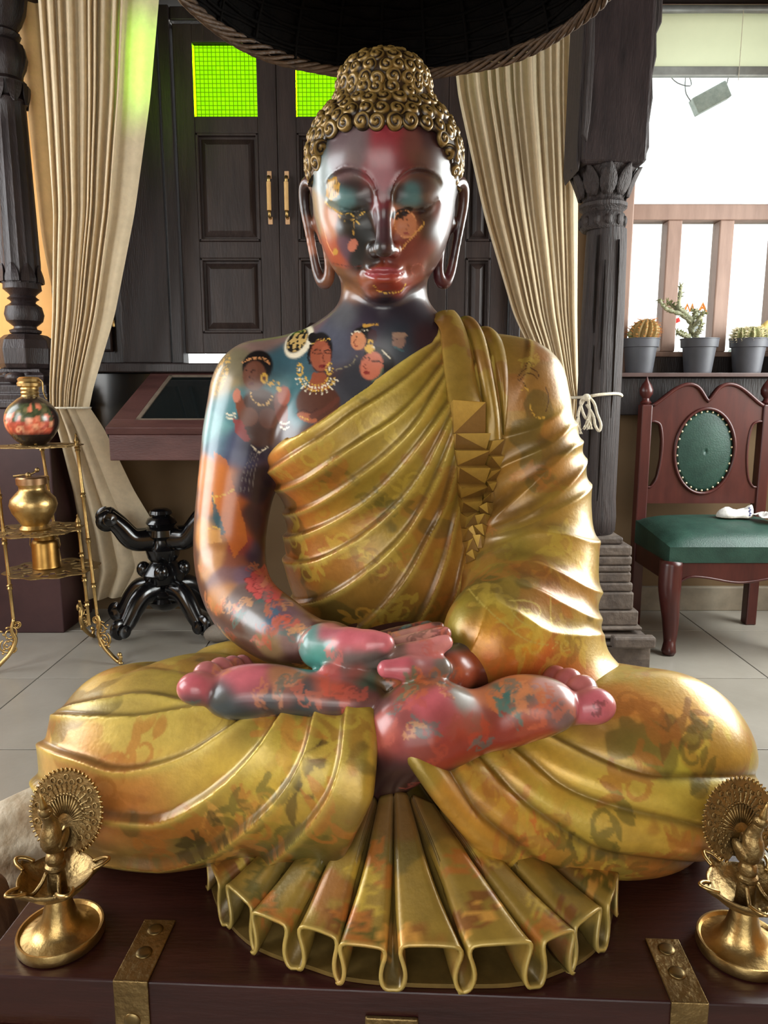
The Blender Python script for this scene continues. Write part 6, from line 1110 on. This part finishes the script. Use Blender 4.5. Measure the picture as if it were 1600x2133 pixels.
pd = pd.grid(P, True).build('back_pad', M_green, br_, smooth=True, solid=.003)
st0 = None; M_stud = mat('stud', (196, 184, 150), .3, .8)
for k in range(30):
    a = 2 * math.pi * (k + .5) / 30; loc = (xm + (rx_ - .006) * math.cos(a), YR - .017, cz + (rz_ - .006) * math.sin(a))
    if st0 is None: st0 = MB().ball((0, 0, 0), (.0062, .005, .0062), 8).build('stud', M_stud, pd, smooth=True, loc=loc)
    else: copy_of(st0, pd, loc)
MB().box((X0 + .05, YR - .02, .50), (X1 - .05, YR + .02, .54)).build('rear_rail', M_chair, ch, bevel=.004)
# cabriole front legs and the shaped apron
for s, x in ((1, X0 + .035), (-1, X1 - .035)):
    P = resample([(x - s * .005, YF + .03, .425), (x - s * .012, YF + .018, .34), (x - s * .012, YF + .012, .27), (x + s * .006, YF + .03, .17), (x + s * .012, YF + .036, .08), (x + s * .004, YF + .02, .035), (x, YF + .012, .0)], 26)
    MB().tube(P, np.interp(np.linspace(0, 1, 26), [0, .25, .45, .75, .92, 1], [.05, .048, .040, .026, .032, .024]), 14).build('front_leg', M_chair, ch, smooth=True)
ap = [(x, (.36 - .030 * math.exp(-((x - xm) / .13) ** 2) - .07 * math.exp(-((abs(x - xm) - .31) / .05) ** 2))) for x in np.linspace(X0 + .01, X1 - .01, 44)]
MB().prism(ap + [(X1 - .01, .425), (X0 + .01, .425)], 'y', YF, YF + .028).build('apron', M_chair, ch, bevel=.003)
MB().tube([(x, YF - .001, z + .006) for x, z in ap], .0055, 6).build('apron_moulding', M_chair, ch, smooth=True)
for x in (X0 + .012, X1 - .034): MB().box((x, YF + .02, .33), (x + .022, YR, .425)).build('side_rail', M_chair, ch, bevel=.004)
nx, ny = 24, 18; P = []
for j in np.linspace(-1, 1, ny):
    row = []
    for i in np.linspace(-1, 1, nx):
        e = (1 - abs(i) ** 8) * (1 - abs(j) ** 8); row.append((xm + i * (X1 - X0) / 2 * .985, (YF + YR) / 2 - .012 + j * (YR - YF) / 2 * .97, .495 + .035 * e + .02 * (1 - i * i) * (1 - j * j) + .022 * (j + 1)))
    P.append(row)
P = np.array(P); m = MB().grid(P); B_ = [P[0, i] for i in range(nx)] + [P[j, -1] for j in range(1, ny)] + [P[-1, i] for i in range(nx - 2, -1, -1)] + [P[j, 0] for j in range(ny - 2, 0, -1)]
m.grid([[(x, y, z) for x, y, z in B_], [(xm + (x - xm) * 1.0, y, .425) for x, y, z in B_]], True); m.build('seat_cushion', M_green, ch, smooth=60)
# a pale printed slipper and a crumpled printed cloth on the seat
M_sl = mat('pale_print', (196, 194, 190), .8, rgb2=(228, 224, 216), scale=16, bump=.4, bscale=60); M_blue = mat('blue_print', (74, 78, 120), .8)
sx, sy, sz = (1.6355, 3.33, .5464); sz = .583
sp = thing('slipper', (sx, sy, sz), 'pale cloth slipper with open heel lying on the green chair seat', 'slipper')
t_ = np.linspace(0, 1, 16); P = []
for t in t_:
    w_ = np.interp(t, [0, .08, .3, .55, .8, 1], [.004, .028, .04, .030, .036, .02]); h_ = np.interp(t, [0, .1, .3, .5, .62, 1], [.006, .028, .044, .028, .034, .052])
    xx = -.075 + .16 * t; op = t > .55
    P.append([(sx + xx, sy + w_ * math.cos(a), sz + .003 + h_ * max(0, math.sin(a)) * (1 if not op else min(1, 1.25 * abs(math.cos(a)) ** .5 + (.0 if t < .93 else 1)))) for a in np.linspace(-.25, math.pi + .25, 15)])
MB().grid(P).build('upper', M_sl, sp, smooth=True, solid=.004)
MB().prism([(sx - .075 + .16 * t, sy + s * np.interp(t, [0, .08, .3, .55, .8, 1], [.004, .028, .04, .030, .036, .02])) for s, tt in ((1, t_), (-1, t_[::-1])) for t in tt], 'z', sz - .001, sz + .005).build('sole', M_rope, sp)
for k in range(5): MB().ball((sx + .062 + .004 * (k % 2), sy - .034 + .002 * k, sz + .012 + .008 * k), (.006, .003, .004), 8).build('blue_mark', M_blue, sp)
cx_, cy_ = (1.7584, 3.28, .5193)[:2]; cx_ += .045; ck = thing('printed_cloth', (cx_, cy_, .555), 'crumpled pale printed cloth beside the slipper on the green seat', 'cloth')
n = 34; G = np.linspace(-1, 1, n); U_, V_ = np.meshgrid(G, G); q = np.stack([U_.ravel() * 2.2, V_.ravel() * 2.2, np.zeros(n * n)], 1)
hh = .010 + .045 * (fbm(q + 5, 8) - .25) * np.clip(1.3 - np.hypot(U_, V_).ravel(), 0, 1) ** .7
P = np.stack([cx_ + U_.ravel() * .085 * (1 + .2 * (vnoise(q, 3) - .5)), cy_ + V_.ravel() * .055, np.maximum(.584 + hh, .583)], 1).reshape(n, n, 3)
MB().grid(P).build('cloth', mat('printed_cloth', (204, 198, 186), .8, rgb2=(160, 156, 160), scale=22, bump=.3), ck, smooth=True, solid=.003)
# ---------------------------------------------------------------- cactus pots on the sill
def plastic_pot(x, y, z, r, h, lab, grp=None):
    t = thing('cactus_pot', (x, y, z), lab, 'potted plant', grp)
    MB().lathe([(.001, 0), (r * .70, 0), (r * .72, .006), (r * .86, h * .68), (r * .87, h * .74), (r * .97, h * .75), (r, h * .97), (r * 1.03, h * .975), (r * 1.03, h), (r * .96, h), (r * .9, h * .80), (.001, h * .80)], 40, (x, y, z)).build('pot', M_pot, t, smooth=30)
    MB().lathe([(.001, h * .9), (r * .5, h * .91), (r * .935, h * .88), (r * .92, h * .82)][::-1], 24, (x, y, z)).build('soil', M_soil, t, smooth=True); return t
def ribbed(m, c, r, h, nrib=12, tilt=(0, 0)):
    P = []
    for v in np.linspace(0, 1, 12):
        rr = r * math.sin(math.pi * (.12 + .86 * v)) ** .55 if v < 1 else .002
        P.append([(c[0] + tilt[0] * v + rr * (1 + .16 * math.cos(nrib * a)) * math.cos(a), c[1] + tilt[1] * v + rr * (1 + .16 * math.cos(nrib * a)) * math.sin(a), c[2] + h * v) for a in np.linspace(0, 2 * math.pi, nrib * 6, endpoint=False)])
    return m.grid(P, True)
def spines(c, r, h, nrib, M_sp, par, tilt=(0, 0)):
    m = MB(); rr_ = random.Random(5)
    for k in range(nrib):
        for v in np.linspace(.1, .95, 8):
            a = 2 * math.pi * k / nrib; q = r * math.sin(math.pi * (.12 + .86 * v)) ** .55 * 1.15; b = (c[0] + tilt[0] * v + q * math.cos(a), c[1] + tilt[1] * v + q * math.sin(a), c[2] + h * v)
            for _ in range(3): m.tube([b, (b[0] + .016 * math.cos(a) + rr_.uniform(-.01, .01), b[1] + .016 * math.sin(a) + rr_.uniform(-.01, .01), b[2] + rr_.uniform(-.006, .014))], [.0011, .0004], 4)
    o = m.build('spines', M_sp, par); o['kind'] = 'stuff'; return o
M_sp1 = mat('amber_spine', (206, 132, 66), .5); M_sp2 = mat('pale_spine', (226, 214, 180), .5)
x, y, z = (1.2515, 3.6, 1.2567); z = 1.2515; h = .165; t = plastic_pot(x, y, z, .088, h, 'grey pot with round ribbed amber-spined cactus, left on the sill')
b_ = ribbed(MB(), (x + .005, y, z + h * .85), .062, .12, 14, (.02, 0)).build('cactus', mat('tan_cactus', (124, 102, 58), .6, rgb2=(166, 138, 84), scale=40), t, smooth=True); spines((x + .005, y, z + h * .85), .062, .12, 14, M_sp1, b_, (.02, 0))
for dx, dz, r_ in ((-.06, .03, .014), (-.052, .0, .022), (-.035, -.004, .02)): MB().ball((x + dx, y - .02, z + h * .93 + dz), r_, 10).build('offset', M_cactus, t, smooth=True)
x, y, z = (1.5391, 3.6, 1.2567); z = 1.2515; t = plastic_pot(x, y, z, .088, h, 'grey pot with tall branching twiggy cactus, middle of the sill')
def stem(pts, r, nm='branch'):
    P = resample(pts, 20); o = MB().tube(P, np.linspace(r, r * .65, 20) * (1 + .25 * np.sin(np.arange(20) * 2.1)), 8).build(nm, mat('grey_cactus', (106, 110, 84), .6, rgb2=(152, 150, 122), scale=40, bump=.5), t, smooth=True)
    m = MB(); r_ = random.Random(len(pts))
    for p in P[1:]:
        for _ in range(2): q = Vector((r_.uniform(-1, 1), r_.uniform(-1, 1), r_.uniform(-.4, 1))).normalized(); m.tube([p, np.array(p) + np.array(q) * .020], [.004, .0015], 5)
    m.build('tubercles', M_cactus, o)['kind'] = 'stuff'
B_ = (x, y, z + h * .88)
stem([B_, (1.495, 3.6, 1.4517), (1.4916, 3.6, 1.5016), (1.4539, 3.6, 1.5422), (1.4268, 3.6, 1.5648), (1.4296, 3.6, 1.6276), (1.4295, 3.6, 1.6633)], .014)
stem([(1.4922, 3.6, 1.4925), (1.443, 3.6, 1.531), (1.3908, 3.6, 1.5468), (1.3571, 3.6, 1.5648), (1.3316, 3.6, 1.6007)], .012)
stem([(1.4942, 3.6, 1.463), (1.518, 3.58, 1.4996), (1.5322, 3.58, 1.5288), (1.5453, 3.58, 1.5401)], .012)
stem([(1.4928, 3.6, 1.4835), (1.5123, 3.62, 1.5263), (1.5248, 3.62, 1.549), (1.4964, 3.62, 1.5535)], .011)
stem([(1.5002, 3.58, 1.4228), (1.5154, 3.56, 1.4483), (1.5263, 3.56, 1.4887)], .012)
stem([(1.4793, 3.58, 1.4228), (1.4331, 3.56, 1.4348), (1.4094, 3.56, 1.4438)], .013)
stem([(1.4425, 3.6, 1.5377), (1.4064, 3.62, 1.5716), (1.3769, 3.62, 1.5942)], .009)
x, y, z = (1.7797, 3.6, 1.2544); z = 1.2515; t = plastic_pot(x, y, z, .088, h, 'grey pot crowded with low green rosette cacti, right on the sill')
for k, (dx, dy, dz, r_) in enumerate(((-.05, -.02, .02, .032), (.0, -.03, .025, .042), (.045, -.02, .018, .038), (.02, .03, .03, .04), (-.03, .03, .025, .034))):
    o = ribbed(MB(), (x + dx, y + dy, z + h * .85), r_, .055 + dz, 10).build('cactus', M_cactus, t, smooth=True); spines((x + dx, y + dy, z + h * .85), r_, .055 + dz, 10, M_sp2, o)
for k, (dx, dz, a) in enumerate(((.055, .06, .3), (.075, .085, .7), (.08, .055, .5))): MB().ball((0, 0, 0), (.018, .018, .036), 10, RT((x + dx, y, z + h * .85 + dz), 0, a)).build('offset', mat('yellow_cactus', (150, 140, 70), .6, rgb2=(196, 164, 96), scale=40), t, smooth=True)
x, y, z = (1.9801, 3.6, 1.2544); z = 1.2515; t = plastic_pot(x + .02, y, z, .088, h, 'grey cactus pot cut off by the right edge, its yellowish shoots showing')
for k, (dx, dz, a) in enumerate(((-.06, .06, -.6), (-.03, .09, -.2), (.0, .07, .2), (.03, .05, .4))): MB().ball((0, 0, 0), (.018, .018, .045), 10, RT((x + .02 + dx, y, z + h * .85 + dz * .7), 0, a)).build('cactus', mat('yellow_cactus', (150, 140, 70)), t, smooth=True)
# ---------------------------------------------------------------- brass-bound trunk under the statue
TR = RT((0, 0, 0), rz=0); yaw = .047
tk = thing('trunk', (.01, 1.26, 0), 'dark lacquered wooden trunk with brass straps carrying the statue', 'trunk')
ca, sa = math.cos(yaw), math.sin(yaw); TM = RT((.01, .806, 0), rz=-yaw)
MB().box((-.535, .02, .0), (.56, .92, .298), TM).build('box', M_trunk, tk, bevel=.006)
MB().box((-.55, .0, .302), (.575, .94, .3995), TM).build('lid', M_trunk, tk, bevel=.0025)
def strap(x, len_top, w_=.046):
    m = MB(); m.box((x - w_ / 2, -.003, .3995), (x + w_ / 2, len_top, .4025), TM); m.box((x - w_ / 2, -.0035, .05), (x + w_ / 2, -.0002, .4025), TM)
    s = m.build('strap', M_brassd, tk, bevel=.0012)
    for (yy, zz) in ((len_top - .02, None), (len_top * .42, None), (None, .345), (None, .22)):
        T = TM @ (RT((x, yy, .4022)) if zz is None else RT((x, -.0032, zz), math.pi / 2))
        sc = MB().lathe([(.0115, 0), (.0105, .0016), (.006, .0026), (.001, .0028)], 18, M=T).build('screw', mat('screw_brass', (132, 112, 74), .4, 1), s, smooth=True)
        q = MB(); q.box((-.006, -.0011, .0021), (.006, .0011, .0031), T); q.box((-.0011, -.006, .0021), (.0011, .006, .0031), T); q.build('slot', M_black, sc) if False else None
strap(-.338, .108); strap(.372, .105)
hs = MB().box((-.034, -.006, .12), (.034, -.0005, .365), TM).build('hasp', M_brassd, tk, bevel=.002)
MB().lathe([(.0115, 0), (.0105, .0016), (.006, .0026), (.001, .0028)], 18, M=TM @ RT((-.002, -.0058, .338), math.pi / 2)).build('screw', mat('screw_brass', (132, 112, 74)), hs, smooth=True)
MB().box((-.535, -.012, .285), (-.40, -.0005, .330), TM).build('corner_plate', M_brassd, tk, bevel=.002)
# ---------------------------------------------------------------- peacock lamps
def peacock_lamp(loc, rz, lab, tail_tilt=0):
    L = thing('peacock_lamp', loc, lab, 'oil lamp', 'brass peacock lamps', rz)
    B_ = RT(loc, rz=rz); k = 1.0
    MB().lathe([(.001, 0), (.056, 0), (.0575, .003), (.0575, .013), (.0565, .0165), (.054, .0165), (.051, .0125), (.038, .0155), (.029, .023), (.0225, .036), (.0185, .052), (.0165, .066), (.014, .072), (.001, .072)], 56, M=B_).build('base', M_brass, L, smooth=35)
    # bowl with five wick lips
    nb = 80; P = []
    rim = lambda a: .050 + .014 * sum(math.exp(-((math.atan2(math.sin(a - q), math.cos(a - q))) / .12) ** 2) for q in [2 * math.pi * (j + .35) / 5 for j in range(5)])
    for (f, z) in ((.12, .068), (.45, .070), (.75, .079), (.93, .090), (1.0, .0975), (.965, .0985), (.90, .093), (.70, .083), (.40, .075), (.05, .074)):
        P.append([(rim(a) * f * math.cos(a) if f > .8 else .050 * f * math.cos(a), rim(a) * f * math.sin(a) if f > .8 else .050 * f * math.sin(a), z + (.006 * (rim(a) - .05) / .014 if f > .8 else 0)) for a in np.linspace(0, 2 * math.pi, nb, endpoint=False)])
    bowl = MB().grid(P, True, B_).build('bowl', M_brassd, L, smooth=True)
    for j in range(5):
        a = 2 * math.pi * (j + .35) / 5; M_ = B_ @ RT((0, 0, 0), rz=a)
        MB().tube(resample([(.047, -.010, .100), (.060, -.0075, .104), (.0685, 0, .106), (.060, .0075, .104), (.047, .010, .100)], 18), .0026, 7, M=M_).build('wick_lip', M_brass, bowl, smooth=True)
    MB().lathe([(.013, .072), (.0125, .085), (.0115, .098), (.0105, .104), (.0135, .108), (.0135, .112), (.0105, .115), (.0125, .122), (.0105, .130), (.006, .134), (.001, .135)], 24, M=B_).build('stem', M_brassd, L, smooth=35)
    for s in (-1, 1): MB().tube(resample([(s * .009, -.008, .104), (s * .013, -.016, .092), (s * .020, -.028, .084), (s * .024, -.043, .098)], 16), .0028, 7, M=B_).build('wick_tongs', M_brassd, bowl, smooth=True)
    # peacock: body, neck, head, beak, crest
    bd = MB().tube(resample([(0, .012, .134), (0, .003, .142), (0, -.004, .155), (0, -.003, .172), (0, -.008, .186), (0, -.011, .194)], 24), np.interp(np.linspace(0, 1, 24), [0, .25, .5, .75, 1], [.010, .0165, .0135, .0078, .0072]), 14, M=B_).build('peacock_body', M_brassd, L, smooth=True)
    MB().ball((0, 0, 0), (.0088, .0115, .0088), 12, B_ @ RT((0, -.0125, .1985), -.5)).build('head', M_brassd, bd, smooth=True)
    MB().lathe([(.0065, 0), (.0045, .010), (.0022, .020), (.0006, .028)], 10, M=B_ @ aim((0, -.015, .202), (.0, -.021, .232))).build('beak', M_brass, bd, smooth=True)
    for s in (-1, 1): MB().ball((s * .0078, -.0145, .2005), .0018, 8, B_).build('eye', M_brass, bd, smooth=True); MB().ball((0, 0, 0), (.005, .016, .010), 10, B_ @ RT((s * .0125, .004, .150), .6)).build('wing', M_brassd, bd, smooth=True)
    # tail fan: plate with saw edge, its feathers in relief
    T = B_ @ RT((.006, .024, .176), -.28 + tail_tilt, 0, -.12); R0 = .0585; nt_ = 52
    out = []
    for j in range(nt_):
        a = 2 * math.pi * j / nt_
        if abs(math.atan2(math.sin(a + math.pi / 2), math.cos(a + math.pi / 2))) < .42: out.append((R0 * .80 * math.cos(a), R0 * .80 * math.sin(a))); continue
        for d, r_ in ((-.03, R0 * .945), (.0, R0 * 1.0), (.03, R0 * .945)): out.append((r_ * math.cos(a + d), r_ * math.sin(a + d)))
    tail = MB().prism(out, 'y', 0, .0032, T).build('tail_fan', M_brassd, L, smooth=30)
    e0 = None
    for j in range(nt_):
        a = 2 * math.pi * j / nt_
        if abs(math.atan2(math.sin(a + math.pi / 2), math.cos(a + math.pi / 2))) < .42: continue
        MB().ball((0, 0, 0), (.0016, .0012, .0034), 6, T @ RT((R0 * .965 * math.cos(a), -.0006, R0 * .965 * math.sin(a)), 0, math.pi / 2 - a)).build('feather_tip', M_brass, tail, smooth=True)
    m = MB()
    for j in range(22):
        a = -.85 + (math.pi + 1.7) * j / 21; r_ = R0 * (.80 if j % 2 else .70)
        m.tube([(r_ * math.cos(a) + .0036 * math.cos(q), -.0006, r_ * math.sin(a) + .0036 * math.sin(q)) for q in np.linspace(0, 6.28, 10, endpoint=False)], .0009, 5, True, M=T)
        m.tube([(R0 * q * math.cos(a), -.0003, R0 * q * math.sin(a)) for q in (.42, .55, .66)], .0009, 5, M=T)
        for q in (.48, .56, .64): m.tube([(R0 * q * math.cos(a - .05), -.0003, R0 * q * math.sin(a - .05)), (R0 * (q + .05) * math.cos(a), -.0005, R0 * (q + .05) * math.sin(a)), (R0 * q * math.cos(a + .05), -.0003, R0 * q * math.sin(a + .05))], .0007, 4, M=T)
    m.build('feather_relief', M_brassd, tail)['kind'] = 'stuff'
    m = MB()
    for j in range(17):
        a = .25 + (math.pi - .5) * j / 16; m.tube([(.012 * math.cos(a), -.0004, -.014 + .012 * math.sin(a)), (.030 * math.cos(a), -.0008, -.014 + .036 * math.sin(a))], [.0008, .0017], 6, M=T); m.ball((.031 * math.cos(a), -.0006, -.014 + .038 * math.sin(a)), (.003, .001, .0018), 6, T)
    m.build('inner_fan', M_brassd, tail, smooth=True)
    MB().tube([(.004, .012, .140), (.006, .022, .150), (.007, .026, .160)], [.008, .007, .006], 10, M=B_).build('tail_root', M_brassd, L, smooth=True)
    return L
peacock_lamp((-.4506, .8966, .4015), -.12, 'brass peacock lamp with fanned tail on the left front corner of the trunk')
peacock_lamp((.487, .8737, .4015), .35, 'brass peacock lamp with fanned tail on the right front corner of the trunk', .04)
# ---------------------------------------------------------------- driftwood at the left edge
def log(name, lab, pts, radii, m, seed, amp=.25, squash=1.0):
    P = resample(pts, 40); R = np.interp(np.linspace(0, 1, 40), np.linspace(0, 1, len(radii)), radii)
    b = MB().tube(P, R, 40, flat=squash); V = np.array(b.v); C_ = np.repeat(P, 40, 0); V[:1600] = C_ + (V[:1600] - C_) * (1 + amp * 2 * (fbm(V[:1600] * 9, seed, 4) - .5))[:, None]; V[:, 2] = np.maximum(V[:, 2], .001); b.v = V.tolist()
    t = thing(name, (P[0][0], P[0][1], 0), lab, 'wood'); b.build('body', m, t, smooth=True); return t
log('driftwood', 'bleached gnarled driftwood stump left of the trunk behind the peacock lamp', [(-.715, 1.31, 0), (-.715, 1.31, .10), (-.715, 1.32, .20), (-.725, 1.33, .28), (-.755, 1.35, .345)], [.15, .145, .15, .15, .09], M_drift, 4, .38)
log('wood_block', 'rounded brown wood block cut off by the left edge beside the trunk', [(-.68, .985, 0), (-.68, .985, .15), (-.68, .985, .28), (-.68, .99, .38), (-.68, .99, .43)], [.115, .115, .115, .095, .03], M_brownwood, 8, .15)
